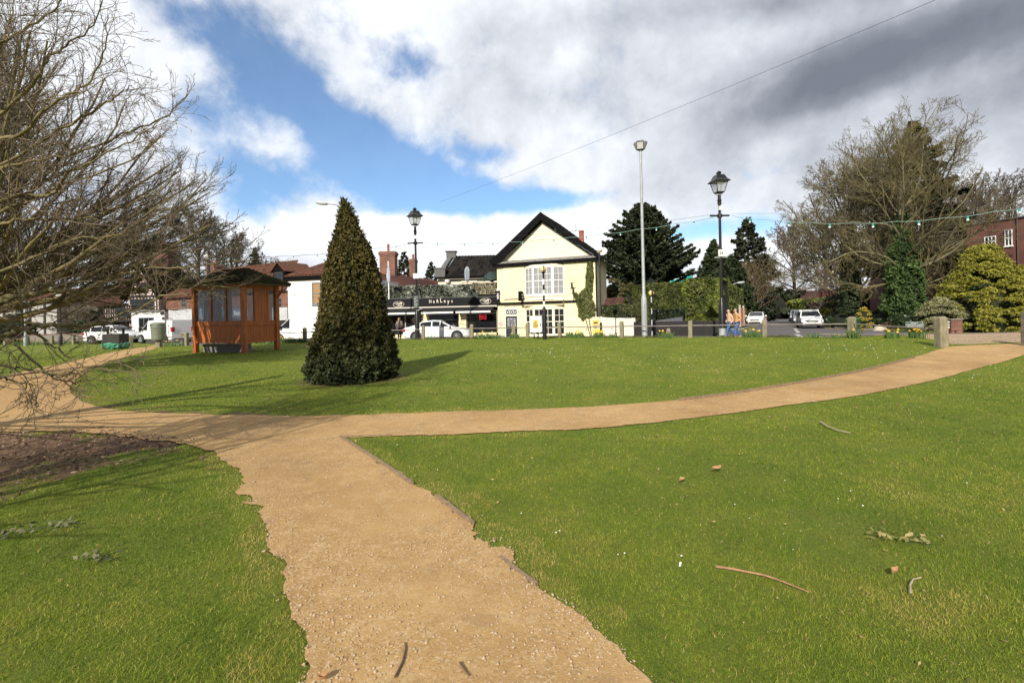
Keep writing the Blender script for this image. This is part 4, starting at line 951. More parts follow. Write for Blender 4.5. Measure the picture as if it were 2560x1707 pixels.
# shop front below: pillars, glazing, interior
MB().box(kl, -0.03, 0.9, kd, -0.2, zf0-0.003).build('interior_wall', mat('dark_interior', (0.020, 0.017, 0.016), 0.8), rk)
gl = MB(); gl.box(kl, -0.12, 0.10, 0.12, 0.35, zf0-0.35); gl.build('shop_glass', mat('shop_glass', (0.012, 0.013, 0.016), 0.05, spec=0.6), rk)
MB().box(kl, -0.12, 0.05, 0.2, -0.2, 0.345).build('stall_riser', MCREAM, rk)
for (ua, ub) in ((1055, 1071.5), (1148, 1165.5)):
    xa, xb = K.x(ua, 800), K.x(ub, 800); MB().box(xa, xb, -0.12, 0.3, -0.2, zf0-0.3).build('pillar', MCREAM, rk)
fm_ = MB()
for ua in (1013, 1072.5, 1147, 1166.5, 1243): xa = K.x(ua, 800); fm_.box(xa-0.035, xa+0.035, 0.03, 0.098, 0.3, zf0-0.36)
fm_.box(kl, -0.12, 0.025, 0.096, K.z(1100, 786)-0.03, K.z(1100, 786)+0.04); fm_.box(kl, -0.12, 0.02, 0.097, zf0-0.40, zf0-0.34)
fm_.build('glazing_bar', mat('shop_frame', (0.45, 0.40, 0.30), 0.5), rk)
MB().box(kl, -0.03, -0.30, -0.225, zf0-0.10, zf0+0.028).build('awning_cassette', mat('cassette_cream', (0.60, 0.56, 0.48), 0.5), rk)
MAWN = mat('awning_black', (0.010, 0.010, 0.011), 0.9)
for i, (ua, ub) in enumerate(((930, 1043), (1053, 1133), (1139, 1226.5))):
    n = -0.95; xa, za = K.px(ua, 783 if ua < 1000 else 784, n); xb, _ = K.px(ub, 782, n); xb2 = xb+0.35; xa2 = xa-0.0
    zl = K.z(1100, 782.5, n); mb = MB(); zt_ = zf0-0.06
    mb.add([(xa, n, zl+0.12), (xb, n, zl+0.12), (xb2, -0.30, zt_), (xa, -0.30, zt_), (xa, n, zl+0.10), (xb, n, zl+0.10), (xb2, -0.30, zt_-0.02), (xa, -0.30, zt_-0.02)], [(0, 1, 2, 3), (7, 6, 5, 4), (0, 3, 7, 4), (1, 5, 6, 2)])
    aw = mb.build('awning', MAWN, rk)
    MB().bbox(xa, xb, n-0.05, n+0.02, zl-0.04, zl+0.099, 0.008).build('front_bar', MWPAINT, aw)
    am = MB()
    for xx_ in (xa+0.5, xb-0.4): am.tube([(xx_, -0.32, zf0-0.14), (xx_+0.5, -0.6, zf0-0.28), (xx_+0.1, n+0.03, zl+0.05)], 0.025, 6)
    am.build('folding_arm', mat('cassette_cream', (0.60, 0.56, 0.48), 0.5), aw)
# neon sign and window vinyls
x, z = K.px(1207, 793); mb = MB(); ns = empty('neon_sign', K.world(x, 0.06, z), K.rz); tag(ns, 'red neon sign shaped like a bow tie in the right restaurant window', 'neon sign')
bow = [(-0.26, 0.17), (0, 0.11), (0.26, 0.17), (0.24, 0), (0.26, -0.17), (0, -0.11), (-0.26, -0.17), (-0.24, 0), (-0.26, 0.17)]
mb.tube([(a, 0, b) for a, b in bow], 0.016, 6, False)
mne = bpy.data.materials.new('neon_red'); mne.use_nodes = True; bb = mne.node_tree.nodes['Principled BSDF']; bb.inputs['Base Color'].default_value = (0.8, 0.05, 0.05, 1); bb.inputs['Emission Color'].default_value = (1, 0.06, 0.07, 1); bb.inputs['Emission Strength'].default_value = 1.2
mb.build('neon_outline', mne, ns); mb = MB(); add_text(mb, 'Budweiser', 0.10, 0, 0, 0, shear=0.2, bold=0.001); mb.build('neon_lettering', mne, ns)
MB().box(-0.27, 0.27, 0.018, 0.026, -0.18, 0.18).build('sign_backing', MBLK, ns)
x, z = K.px(1036, 800); r = empty('window_sticker', K.world(x, 0.09, z), K.rz); tag(r, 'round cream disc sign with red script in the left restaurant window', 'sign')
MB().disc((0, 0), 0.25, -0.005, 0.008).build('sticker_disc', mat('sticker_tan', (0.42, 0.32, 0.26), 0.6), r); mb = MB(); add_text(mb, 'Harleys', 0.14, 0, -0.01, 0, shear=0.3, bold=0.002); mb.build('script', mat('barber_red', (0.45, 0.05, 0.06), 0.4), r)
x, z = K.px(1156, 806); r = empty('pillar_notice', K.world(x, -0.125, z), K.rz); tag(r, 'small purple lettered notice on the right cream pillar of the restaurant', 'notice')
mb = MB()
for k, t_ in enumerate(('CAFE BAR', 'OPEN 7 DAYS', 'DINNER')): add_text(mb, t_, 0.085, 0, -0.005, 0.12-0.11*k)
mb.build('lettering', mat('purple_ink', (0.30, 0.18, 0.30), 0.6), r); MB().box(-0.26, 0.26, -0.002, 0.004, -0.2, 0.2).build('backing', MCREAM, r)
# terrace hedge panels (artificial leaves) on the roof edge
def leaf_box(name, root, x0, x1, y0, y1, z0, z1, n, size, m_leaf, m_core, rng, shape=None, flat=0.5, depth=0.12, faces=('f', 't', 'l', 'r'), rndp=1.0):
    areas = {'f': (x1-x0)*(z1-z0), 'k': (x1-x0)*(z1-z0), 't': (x1-x0)*(y1-y0), 'l': (y1-y0)*(z1-z0), 'r': (y1-y0)*(z1-z0)}
    tot = sum(areas[f] for f in faces); Ps = []; Ns = []
    for f in faces:
        k = int(n*areas[f]/tot); a = rng.rand(k); b = rng.rand(k); o = np.zeros(k)
        if f == 'f': p = np.stack([x0+(x1-x0)*a, np.full(k, y0), z0+(z1-z0)*b], -1); nn = (0, -1, 0)
        if f == 'k': p = np.stack([x0+(x1-x0)*a, np.full(k, y1), z0+(z1-z0)*b], -1); nn = (0, 1, 0)
        if f == 't': p = np.stack([x0+(x1-x0)*a, y0+(y1-y0)*b, np.full(k, z1)], -1); nn = (0, 0, 1)
        if f == 'l': p = np.stack([np.full(k, x0), y0+(y1-y0)*a, z0+(z1-z0)*b], -1); nn = (-1, 0, 0)
        if f == 'r': p = np.stack([np.full(k, x1), y0+(y1-y0)*a, z0+(z1-z0)*b], -1); nn = (1, 0, 0)
        Ps.append(p); Ns.append(np.tile(nn, (k, 1)))
    Pc = np.concatenate(Ps); Nn = np.concatenate(Ns).astype(float)
    q = Pc*1.0; bmp = (fbm(q[:, 0]*1.6+q[:, 1]*1.3+50, q[:, 2]*1.6+q[:, 1]+9, 4)-0.5)
    Pc = Pc+Nn*(bmp*depth*2.2+rng.uniform(-0.6, 0.4, len(Pc))*depth)[:, None]
    if shape is not None: Pc = shape(Pc)
    V, F, k = leaf_faces(Pc, Nn, size*(0.6+0.8*rng.rand(len(Pc))), rng, flat)
    rn = np.clip(rng.rand(len(Pc))**rndp*0.8+bmp*1.2, 0, 1)
    lf = np_mesh(name, V, F, m_leaf, root, rnd=np.repeat(rn, k))
    return lf
rg1 = np.random.RandomState(3)
MHL = mat('artificial_leaf', (0.014, 0.026, 0.012), 0.5, rnd=(0.66, 0.68, 0.58)); MHC = mat('hedge_core', (0.012, 0.018, 0.008), 0.95)
MHL2 = mat('artificial_leaf_blossom', (0.05, 0.045, 0.015), 0.6, rnd=(0.78, 0.70, 0.52))
def hedge_panel(x0, x1, z0, z1, y0, y1, ml, n, size, label, core=MHC, rndp=1.6):
    r = empty('hedge_panel', K.world((x0+x1)/2, y0, z0), K.rz); tag(r, label, 'hedge panel', 'artificial hedge panels round the terrace'); w = (x1-x0)/2
    leaf_box('leaves', r, -w, w, 0, y1-y0, 0, z1-z0, n, size, ml, core, rg1, depth=0.05, flat=0.45, rndp=rndp); MB().box(-w+0.06, w-0.06, 0.06, y1-y0, 0.0, z1-z0-0.06).build('panel_core', core, r)
hedge_panel(K.x(960, 730), K.x(1177, 730), zf1+0.08, K.z(1100, 714.5), 0.0, 0.35, MHL, 9000, 0.14, 'long dark green and cream artificial hedge panel above the black fascia')
hedge_panel(K.x(1178, 720), -0.08, K.z(1200, 735), K.z(1200, 707), 0.9, 1.2, MHL2, 3000, 0.12, 'blossom covered cream artificial hedge panel next to the cream house', mat('trellis_core', (0.16, 0.13, 0.06), 0.9), 0.8)
MB().box(K.x(1176, 735), -0.05, 0.3, 0.42, zf1+0.072, K.z(1200, 735.5)).build('terrace_parapet', MBLK, rk)
mb = MB(); mb.box(K.x(1182, 738), K.x(1196, 738), -0.2, 0.25, zf1+0.073, zf1+0.42); mb.build('planter', mat('planter_black', (0.02, 0.02, 0.02), 0.5), rk)
# parasol folded, green parasol
def folded_parasol(u, vb, vt, n, r0, m, label, nm='folded_parasol'):
    x, z0_ = K.px(u, vb, n); _, z1_ = K.px(u, vt, n); r = empty(nm, K.world(x, n, z0_-0.6), K.rz); tag(r, label, 'parasol'); h_ = z1_-z0_
    MB().tube([(0, 0, 0), (0, 0, 0.6+h_)], 0.025, 6).build('pole', MLEAD, r)
    mb = MB(); kk = 20; vs = []; rows = [(0.35, 0.0), (0.9, 0.12), (1.0, 0.5), (0.95, 0.75), (0.55, 0.93), (0.08, 1.0)]
    for (q, t) in rows:
        for i in range(kk): w = 2*math.pi*i/kk; rr = r0*q*(1+0.18*(-1)**i); vs.append((rr*math.cos(w), rr*math.sin(w), 0.6+h_*t))
    fs = [(j*kk+i, j*kk+(i+1) % kk, (j+1)*kk+(i+1) % kk, (j+1)*kk+i) for j in range(len(rows)-1) for i in range(kk)]
    mb.add(vs, fs); mb.build('canopy', m, r)
folded_parasol(1168.5, 704, 666, 2.5, 0.20, mat('parasol_grey', (0.30, 0.33, 0.37), 0.8, var=0.2), 'folded grey parasol standing on the terrace behind the hedge panel')
x, z = K.px(1229, 690, 1.2); r = empty('green_parasol', K.world(x, 1.2, z-1.6), K.rz); tag(r, 'dark green parasol tilted against the house wall on the terrace', 'parasol')
MB().tube([(0.1, 0, 0), (0.1, 0, 1.6)], 0.03, 6).build('pole', MBLK, r)
mb = MB(); kk = 12; vs = [(0, 0, 1.95)]
for j, (rr, zz_) in enumerate(((0.35, 1.85), (0.75, 1.55), (0.80, 1.30))):
    for i in range(kk): w = 2*math.pi*i/kk; vs.append((rr*math.cos(w)*0.9, rr*math.sin(w)*0.6, zz_+0.05*math.sin(3*w)-(0.15*(j == 2))*(i % 2)))
fs = [(0, 1+i, 1+(i+1) % kk) for i in range(kk)]+[(1+j*kk+i, 1+(j+1)*kk+i, 1+(j+1)*kk+(i+1) % kk, 1+j*kk+(i+1) % kk) for j in range(2) for i in range(kk)]
mb.add(vs, fs); mb.build('canopy', mat('parasol_green', (0.012, 0.035, 0.030), 0.7), r)
# ---------------------------------------------------------------- 3. dark pantiled building behind the terrace
B = Fac(1097, 44.0, 0.0, zb=0.1); rb = B.root('pantiled_cottage'); tag(rb, 'cream cottage with black pantile roof and parapet gable behind the terrace', 'cottage')
bw_ = B.x(1262, 690); ez = B.z(1100, 693.5)
MB().box(0, bw_, 0, 5, -0.2, ez-0.05).build('wall', MCREAM2, rb)
rz_, = [B.z(1140, 640, 3.0)]
xL, xR = B.x(1100, 690), bw_
roof_slab('roof', (xL+0.25, -0.25, ez+0.02), (xR, -0.25, ez+0.02), (xR, 3.0, rz_), (B.x(1142, 641, 3.0)-0.1, 3.0, rz_), MPANTD, rb, tw=0.34, th=0.4, amp=0.05, step=0.04)
MB().add([(xL+0.25, 3.0, ez), (xR, 3.0, ez), (xR, 3.0, rz_-0.1), (xL+1.7, 3.0, rz_-0.1)], [(0, 1, 2, 3)]).build('gable_back', MCREAM2, rb)
MB().box(xL-0.35, xR, -0.42, -0.26, ez-0.16, ez-0.02).build('gutter', MBLK, rb)
# parapet coping stepping up the gable
a0 = (B.x(1097, 682)-0.0, B.z(1097, 690)); a1 = B.px(1126, 640, 3.0)
mb = MB(); mb.add([(xL-0.2, -0.2, ez-0.05), (xL+0.22, -0.2, ez-0.05), (a1[0]+0.30, 3.0, a1[1]-0.25), (a1[0]-0.12, 3.0, a1[1]-0.25), (xL-0.2, -0.2, ez+0.45), (xL+0.22, -0.2, ez+0.45), (a1[0]+0.30, 3.0, a1[1]+0.10), (a1[0]-0.12, 3.0, a1[1]+0.10)], [(0, 3, 2, 1), (4, 5, 6, 7), (0, 1, 5, 4), (2, 3, 7, 6), (1, 2, 6, 5), (0, 4, 7, 3)])
mb.build('parapet', mat('coping_grey', (0.12, 0.12, 0.115), 0.8, var=0.3), rb)
mb = MB(); mb.box(xL-0.45, xL+0.5, -0.3, 0.3, ez+0.02, ez+0.75); mb.box(xL-0.55, xL+0.6, -0.35, 0.35, ez+0.751, ez+0.85); mb.box(a1[0]-0.35, a1[0]+0.55, 2.6, 3.4, a1[1]-0.25, a1[1]+0.35); mb.box(a1[0]-0.45, a1[0]+0.65, 2.5, 3.5, a1[1]+0.351, a1[1]+0.45)
mb.build('parapet_block', mat('coping_grey', (0.12, 0.12, 0.115), 0.8, var=0.3), rb)
x, z = B.px(1119, 703); MB().ball((x, -0.15, z), 0.24, 14, 8).build('security_lamp', MWPAINT, rb)
x0_, z0_ = B.px(1153, 706); x1_, z1_ = B.px(1193, 702); MB().box(x0_, x1_, -0.08, -0.003, z0_, z1_).build('window_head', MTRIM, rb)
# ---------------------------------------------------------------- 4. red roofed buildings behind the terrace with two chimneys
C_ = Fac(960, 46.0, -0.05); rc = C_.root('red_roofed_house'); tag(rc, 'long brick house with red tiled roof and tall brick chimneys behind the café', 'house')
cw = C_.x(1098, 700); e1 = C_.z(1000, 718); 
MB().box(-3.2, cw, 0, 7, -0.2, e1-0.02).build('wall', MBRICK, rc)
ra, za = C_.px(975, 673, 3.2); rb2, zb_ = C_.px(1098, 705, 3.2)
roof_slab('roof', (-3.4, -0.3, e1), (cw, -0.3, e1), (cw, 3.2, zb_-0.02), (-3.4, 3.2, C_.z(960, 670, 3.2)), MTILEF, rc, tw=0.28, th=0.3, amp=0.02, step=0.025)
x0_, z1_ = C_.px(949, 629, 2.4); x1_, _ = C_.px(987, 629, 2.4); chimney('chimney', rc, x0_, x1_, 2.3, 3.3, e1+0.2, z1_, MBRICK, 1, 0.10, potz=0.78)
x0_, z1_ = C_.px(1024, 648, 4.2); x1_, _ = C_.px(1040, 648, 4.2); chimney('chimney', rc, x0_, x1_, 4.0, 4.7, e1, z1_, MBRICK, 1, 0.05, potz=0.5)
# ---------------------------------------------------------------- 5. white painted building with pantile roof
Wf = Fac(721, 39.5, -0.20); rw = Wf.root('white_building'); tag(rw, 'white painted brick building with sash windows and a brown pantile roof', 'building')
ww = Wf.x(890, 760); ew = Wf.z(721, 698)
MB().box(0, ww, 0, 9, -0.2, ew).build('wall', MWBRICK, rw)
MB().box(-0.15, ww+0.1, -0.12, -0.003, ew-0.15, ew+0.20).build('eaves_board', MBLK, rw)
rz1 = Wf.z(760, 658, 3.6); roof_slab('roof', (-0.2, -0.25, ew+0.22), (ww, -0.25, ew+0.22), (ww-2.2, 3.6, rz1+0.12), (1.4, 3.6, rz1), MPANT, rw, tw=0.32, th=0.36, amp=0.05, step=0.03)
MB().add([(-0.15, 0.0, ew+0.2), (1.4, 3.6, rz1-0.08), (1.4, 8.0, rz1-0.08), (-0.15, 9.0, ew+0.2)], [(0, 1, 2, 3)]).build('hip', MPANT, rw)
x0_, z0_ = Wf.px(781, 762); x1_ = Wf.x(822, 740); _, z1_ = Wf.px(790, 706)
window(rw, x0_, x1_, z0_, z1_, 2, 2, MGREYF, y=-0.003, fw=0.09, bar=0.04, inside=MBLIND)
x3, z3 = Wf.px(781, 793); MB().box(x3, x3+1.6, -0.35, -0.003, z3-0.08, z3+0.02).prism([(x3, z3+0.021), (x3+1.6, z3+0.021), (x3+1.4, z3+0.15), (x3+0.3, z3+0.15)], -0.30, -0.003).build('door_canopy', MGREYF, rw)
fz0 = Wf.px(1000, 800)
# flagpole on the white building end
x, z = K.px(971, 715, -0.4); r = empty('flagpole', K.world(x, -0.3, zf1), K.rz); tag(r, 'white flagpole with a rolled blue and white flag above the restaurant corner', 'flagpole'); zt2 = K.z(968, 653, -0.3)-zf1
MB().tube([(0, 0, 0), (0, 0, zt2)], 0.045, 8).build('pole', MWPAINT, r)
mb = MB(); kk = 8; rows = [(0.05, 0.98), (0.10, 0.9), (0.16, 0.72), (0.13, 0.55)]; vs = [(rr*math.cos(2*math.pi*i/kk)*(1+0.3*(i % 2)), rr*math.sin(2*math.pi*i/kk)*0.7, zt2*t-0.3) for rr, t in rows for i in range(kk)]
mb.add(vs, [(j*kk+i, j*kk+(i+1) % kk, (j+1)*kk+(i+1) % kk, (j+1)*kk+i) for j in range(3) for i in range(kk)]); mb.build('flag', mat('flag_blue', (0.06, 0.09, 0.20), 0.8, alt=(0.6, 0.6, 0.62), scale=2), r)
# ---------------------------------------------------------------- 6. long brick row with orange pantiles
Lf = Fac(722, 47.0, -0.55); rl = Lf.root('brick_row'); tag(rl, 'long low brick row with orange brown pantile roof and a dark dormer', 'building')
lx = Lf.x(415, 742); le = Lf.z(700, 728); lr = Lf.z(700, 655, 4.0)
MB().box(lx, 0, 0, 8, -0.3, le).build('wall', MBRICK, rl)
roof_slab('roof', (lx-1.5, -0.35, le+0.02), (0.1, -0.35, le+0.02), (Lf.x(745, 655, 4.0), 4.0, lr), (lx+3.8, 4.0, lr-0.1), MPANTO, rl, tw=0.36, th=0.42, amp=0.06, step=0.04)
dxc, dz0 = Lf.px(700, 706, 0.4); dz1 = Lf.z(700, 672, 0.4)
dm = MB(); dm.box(dxc-0.85, dxc+0.85, 0.3, 3.4, dz0-0.3, dz1-0.25); dmr = dm.build('dormer', MBLK, rl)
MB().prism([(dxc-1.15, dz1-0.35), (dxc-1.15, dz1-0.25), (dxc, dz1+0.75), (dxc+1.15, dz1-0.25), (dxc+1.15, dz1-0.35), (dxc, dz1+0.6)], 0.1, 3.6).build('dormer_roof', MPANT, dmr)
MB().prism([(dxc-0.85, dz1-0.249), (dxc, dz1+0.59), (dxc+0.85, dz1-0.249)], 0.28, 0.5).build('dormer_gable', MBLK, dmr)
window(rl, dxc-0.6, dxc+0.6, dz0, dz1-0.35, 2, 1, mat('dark_frame', (0.07, 0.07, 0.07), 0.5), y=0.29, sill=False)
for ua, ub in ((455, 466), (690, 705)):
    xa, za = Lf.px(ua, 769); xb, zb_ = Lf.px(ub, 744); window(rl, xa, xb, za, zb_, 2, 2, MGREYF, y=-0.003, fw=0.05)
x0_, z0_ = Lf.px(683, 801, -1.0); x1_, z1_ = Lf.px(720, 768, -1.0); MB().box(x0_, x1_, -1.1, -1.0, z0_, z1_).build('garage_fascia', mat('white_weathered', (0.45, 0.47, 0.48), 0.7, var=0.15, scale=2), rl)
MB().box(x0_, x1_, -0.99, -0.003, -0.2, z1_-0.05).build('garage_block', mat('dark_interior', (0.020, 0.017, 0.016), 0.8), rl)
xs1, zs1 = Lf.px(560, 775, -2.5); xs0, zs0 = Lf.px(424, 800, -2.5)
MB().box(xs0, xs1, -2.6, -0.003, zs0-0.9, Lf.z(440, 774, -2.5)).build('shop_extension', mat('white_weathered', (0.45, 0.47, 0.48), 0.7, var=0.15, scale=2), rl)
MB().box(xs0, xs1, -2.68, -2.603, zs0-0.5, zs0-0.05).build('shop_sign_shadow_board', MBLK, rl)
mb = MB(); x_, z_ = Lf.px(585, 783, -2.68); MB().box(x_-2.4, x_+2.4, -2.74, -2.69, z_-0.42, z_+0.42).build('shop_sign', mat('sign_slate', (0.16, 0.18, 0.22), 0.5), rl)
add_text(mb, 'Hair & Beauty', 0.62, x_, -2.75, z_, bold=0.01); mb.build('shop_lettering', MWPAINT, rl)
x0_, z1_ = Lf.px(525, 663, 5.0); chimney('chimney', rl, x0_-0.2, x0_+1.6, 4.6, 5.6, lr-1.2, z1_, MBRICK, 2, 0.06)
# ---------------------------------------------------------------- 7. black and white Tudor house with white bay extension
Tf = Fac(352, 58.0, -0.15); rT = Tf.root('timber_framed_house'); tag(rT, 'timber framed house with pink plaster panels, steep gable and white flat roofed bay', 'house')
MPINKP = mat('pink_plaster', (0.62, 0.50, 0.45), 0.9, var=0.06); MTIMB = mat('black_timber', (0.025, 0.02, 0.018), 0.8)
ga, gz_ = Tf.px(355, 664); gl_, glz = Tf.px(322, 742); gr_, grz = Tf.px(396, 742)
MB().prism([(gl_, 1.5), (gr_, 1.5), (gr_, glz), (ga, gz_-0.35), (gl_, glz)], 0, 5).build('gable_wall', MPINKP, rT)
mb = MB()
for k in range(9): xx_ = gl_+(gr_-gl_)*(k+0.5)/9; zt3 = glz+(gz_-glz)*(1-abs(xx_-ga)/((gr_-gl_)/2))*0.85; mb.box(xx_-0.08, xx_+0.08, -0.05, -0.003, 1.6, min(zt3, glz-0.05))
mb.box(gl_, gr_, -0.07, -0.004, glz-0.12, glz+0.12); mb.box(gl_, gr_, -0.075, -0.004, glz-1.9, glz-1.7)
for sgn in (-1, 1):
    for k in range(3): mb.add([(ga+sgn*(0.3+k*0.9), -0.05, glz+0.1), (ga+sgn*(0.45+k*0.9), -0.05, glz+0.1), (ga+sgn*(0.95+k*0.6), -0.05, glz+1.0-k*0.25), (ga+sgn*(0.80+k*0.6), -0.05, glz+1.0-k*0.25)], [(0, 1, 2, 3)])
mb.build('timber_frame', MTIMB, rT)
window(rT, ga-0.75, ga+0.75, glz+0.5, glz+1.7, 3, 2, mat('oxblood_frame', (0.14, 0.04, 0.03), 0.6), y=-0.06)
window(rT, ga-1.6, ga+1.6, glz-1.6, glz-0.3, 5, 2, mat('dark_frame', (0.07, 0.07, 0.07), 0.5), y=-0.08)
def slab(name, a, b, c, d, m, parent, **k): return roof_slab(name, a, b, c, d, m, parent, **k)
slab('roof_slope', (gl_-0.7, 6, glz-0.3), (gl_-0.7, -0.6, glz-0.3), (ga, -0.6, gz_), (ga, 6, gz_), MPANTD, rT)
slab('roof_slope', (gr_+0.4, -0.6, glz-0.3), (gr_+0.4, 6, glz-0.3), (ga, 6, gz_), (ga, -0.6, gz_), MPANTD, rT)
# main range right and catslide left
m0, mz0 = Tf.px(396, 735, 3.0); m1, mz1 = Tf.px(478, 680, 6.0); 
MB().box(gr_-0.5, Tf.x(470, 740, 3), 3.0, 9.0, -0.2, glz+0.6).build('wall', MPINKP, rT)
slab('roof', (gr_-0.6, 2.8, glz+0.3), (Tf.x(478, 740, 3), 2.8, glz+0.3), (Tf.x(478, 680, 6.5), 6.5, Tf.z(430, 681, 6.5)), (ga+0.5, 6.5, Tf.z(380, 672, 6.5)), MPANTD, rT, tw=0.4, th=0.5, amp=0.06, step=0.05)
c0, cz0 = Tf.px(243, 765); c1, cz1 = Tf.px(292, 712, 3.0)
slab('roof', (c0, -0.9, cz0), (Tf.x(318, 765), -0.9, cz0), (Tf.x(340, 690, 3.5), 3.5, Tf.z(340, 690, 3.5)), (Tf.x(291, 710, 3.5), 3.5, Tf.z(300, 706, 3.5)), MTILEF, rT, tw=0.3, th=0.3, amp=0.01, step=0.03)
q0, qz0 = Tf.px(262, 803, -0.3); q1, qz1 = Tf.px(330, 768, -0.3)
MB().box(q0, q1, -0.3, 3, qz0, cz0-0.02).build('jettied_storey', MPINKP, rT)
mb = MB()
for k in range(13): xx_ = q0+(q1-q0)*k/12.0; mb.box(xx_-0.09, xx_+0.09, -0.36, -0.303, qz0, cz0-0.02)
mb.box(q0, q1, -0.38, -0.304, qz0-0.1, qz0+0.15); mb.box(q0+0.1, q1, -0.37, -0.3035, qz0+0.9, qz0+1.05); mb.build('timber_frame', MTIMB, rT)
MB().box(q0+0.3, q1+0.6, 0.6, 3, -0.3, qz0-0.101).build('ground_floor', MTIMB, rT)
xa, za = Tf.px(293, 793, -0.38); xb, zb_ = Tf.px(325, 770, -0.38); window(rT, xa, xb, za, zb_, 4, 2, mat('dark_frame', (0.07, 0.07, 0.07), 0.5), y=-0.385)
x0_, z0_ = Tf.px(330, 850, -1.6); x1_, z1_ = Tf.px(412, 779, -1.6)
MB().box(x0_, x1_, -1.6, 0.0-0.08, -0.2, z1_).build('bay_extension', MWPAINT, rT); MB().box(x0_-0.15, x1_+0.15, -1.75, -0.08, z1_+0.003, z1_+0.22).build('flat_roof', MLEAD, rT)
xa, za = Tf.px(348, 845, -1.6); xb, zb_ = Tf.px(385, 793, -1.6); window(rT, xa, xb, za, zb_, 3, 2, MGREYF, y=-1.603, fw=0.09, bar=0.06)
mb = MB()
for k in range(7):
    w_ = 0.32 if k % 2 else 0.55; mb.box(x1_-w_, x1_+0.01, -1.66, -1.603, z1_-0.35-k*0.55, z1_-0.05-k*0.55); 
    if k > 3: mb.box(x0_-0.01, x0_+w_, -1.66, -1.603, z1_-0.35-k*0.55, z1_-0.05-k*0.55)
mb.build('quoin', MTIMB, rT)
x0_, z1_ = Tf.px(385, 612, 4.5); x1_ = Tf.x(424, 640, 4.5); chimney('chimney', rT, x0_, x1_, 4.3, 5.6, glz, z1_, MBRICKD, 3, 0.12, potz=0.3)
mb = MB().prism([(Tf.x(268, 815), Tf.z(270, 818)), (Tf.x(292, 815), Tf.z(292, 818)), (Tf.x(288, 815), Tf.z(288, 810)), (Tf.x(273, 815), Tf.z(273, 810))], -1.8, -0.9); mb.build('porch_roof', mat('porch_red', (0.35, 0.10, 0.08), 0.7), rT)
# ---------------------------------------------------------------- 8. left cottage
Cf = Fac(-20, 58.0, 0.05); rC = Cf.root('plastered_cottage'); tag(rC, 'low grey plastered cottage with black posts and red pantile roof at far left', 'cottage')
cx1 = Cf.x(152, 800); ce = Cf.z(100, 754); MB().box(-6, cx1, 0, 7, -0.3, ce).build('wall', mat('grey_plaster', (0.40, 0.39, 0.36), 0.9, var=0.08), rC)
slab('roof', (-6, -0.5, ce), (cx1+0.2, -0.5, ce), (cx1+0.2, 3.5, Cf.z(100, 722, 3.5)), (-6, 3.5, Cf.z(20, 728, 3.5)), MPANT, rC, tw=0.4, th=0.45, amp=0.06, step=0.04)
mb = MB()
for uu in (10, 43, 76, 112, 146): xx_ = Cf.x(uu, 790); mb.box(xx_-0.12, xx_+0.12, -0.06, -0.003, 0, ce-0.02)
mb.build('timber_post', MTIMB, rC)
xa, za = Cf.px(46, 782); xb, zb_ = Cf.px(70, 763); window(rC, xa, xb, za, zb_, 2, 1, MGREYF, y=-0.07)
Bf = Fac(158, 59.0, 0.1); rB = Bf.root('barn'); tag(rB, 'dull brown weatherboarded outbuilding right of the plastered cottage', 'outbuilding')
bx1 = Bf.x(245, 790); be = Bf.z(200, 756); MB().box(0, bx1, 0, 6, -0.3, be).build('wall', mat('weatherboard', (0.12, 0.10, 0.075), 0.9, alt=(0.07, 0.06, 0.045), scale=3, stretch=(0.3, 0.3, 6)), rB)
slab('roof', (-0.2, -0.4, be), (bx1+0.2, -0.4, be), (bx1-0.4, 3.2, Bf.z(200, 735, 3.2)), (-0.2, 3.2, Bf.z(200, 735, 3.2)), MPANT, rB, tw=0.4, th=0.45, amp=0.06, step=0.04)
# low flint and brick garden wall in front of the cottage
gw = empty('garden_wall', (P(120, 850, 49).x, 49, 0.05), 0.02); tag(gw, 'low flint garden wall behind the far left fence', 'wall')
MB().box(-9, 9, 0, 0.35, -0.2, 0.85).build('wall_face', mat('flint', (0.28, 0.24, 0.20), 0.9, alt=(0.12, 0.11, 0.10), scale=9), gw); MB().box(-9.05, 9.05, -0.04, 0.39, 0.851, 0.93).build('coping', MBRICK, gw)
# ---------------------------------------------------------------- 9. cream garden wall, little tiled roof, black fence right of the house
gx0 = P(1500, 800, 35.0); gx1 = P(1583.5, 800, 34.0); ang = math.atan2(gx1.y-gx0.y, gx1.x-gx0.x); L_ = (gx1-gx0).xy.length
r = empty('cream_garden_wall', (gx0.x, gx0.y, 0.1), ang); tag(r, 'cream rendered garden wall topped with ivy right of the gabled house', 'wall')
MB().box(0, L_, 0, 0.3, -0.2, EYE+0.0*0+ray(1540, 788)[1]*34.5-0.1).build('wall_face', MCREAM2, r)
MB().box(L_-0.12, L_+0.14, -0.05, 0.35, -0.2, EYE+ray(1580, 778)[1]*34-0.1).build('end_pier', MCREAM2, r)
r2 = empty('shed', (P(1507, 770, 37.5).x, 37.5, 0.1), ang); tag(r2, 'small outbuilding with a red plain tiled roof peeping over the cream garden wall', 'outbuilding')
sx1 = (P(1553, 760, 37.5)-P(1507, 760, 37.5)).x; sz0 = P(1530, 770, 37.5).z-0.1; sz1 = P(1530, 745, 38.8).z-0.1
MB().box(0.05, sx1-0.05, 0.2, 2.6, -0.1, sz0).build('wall', MBRICK, r2); roof_slab('roof', (0, 0, sz0), (sx1, 0, sz0), (sx1, 1.3, sz1), (0, 1.3, sz1), MTILEF, r2, tw=0.2, th=0.2, amp=0.015, step=0.03)
b0 = P(1584, 810, 33.6); b1 = P(1806, 812, 31.0); ang = math.atan2(b1.y-b0.y, b1.x-b0.x); L_ = (b1-b0).xy.length
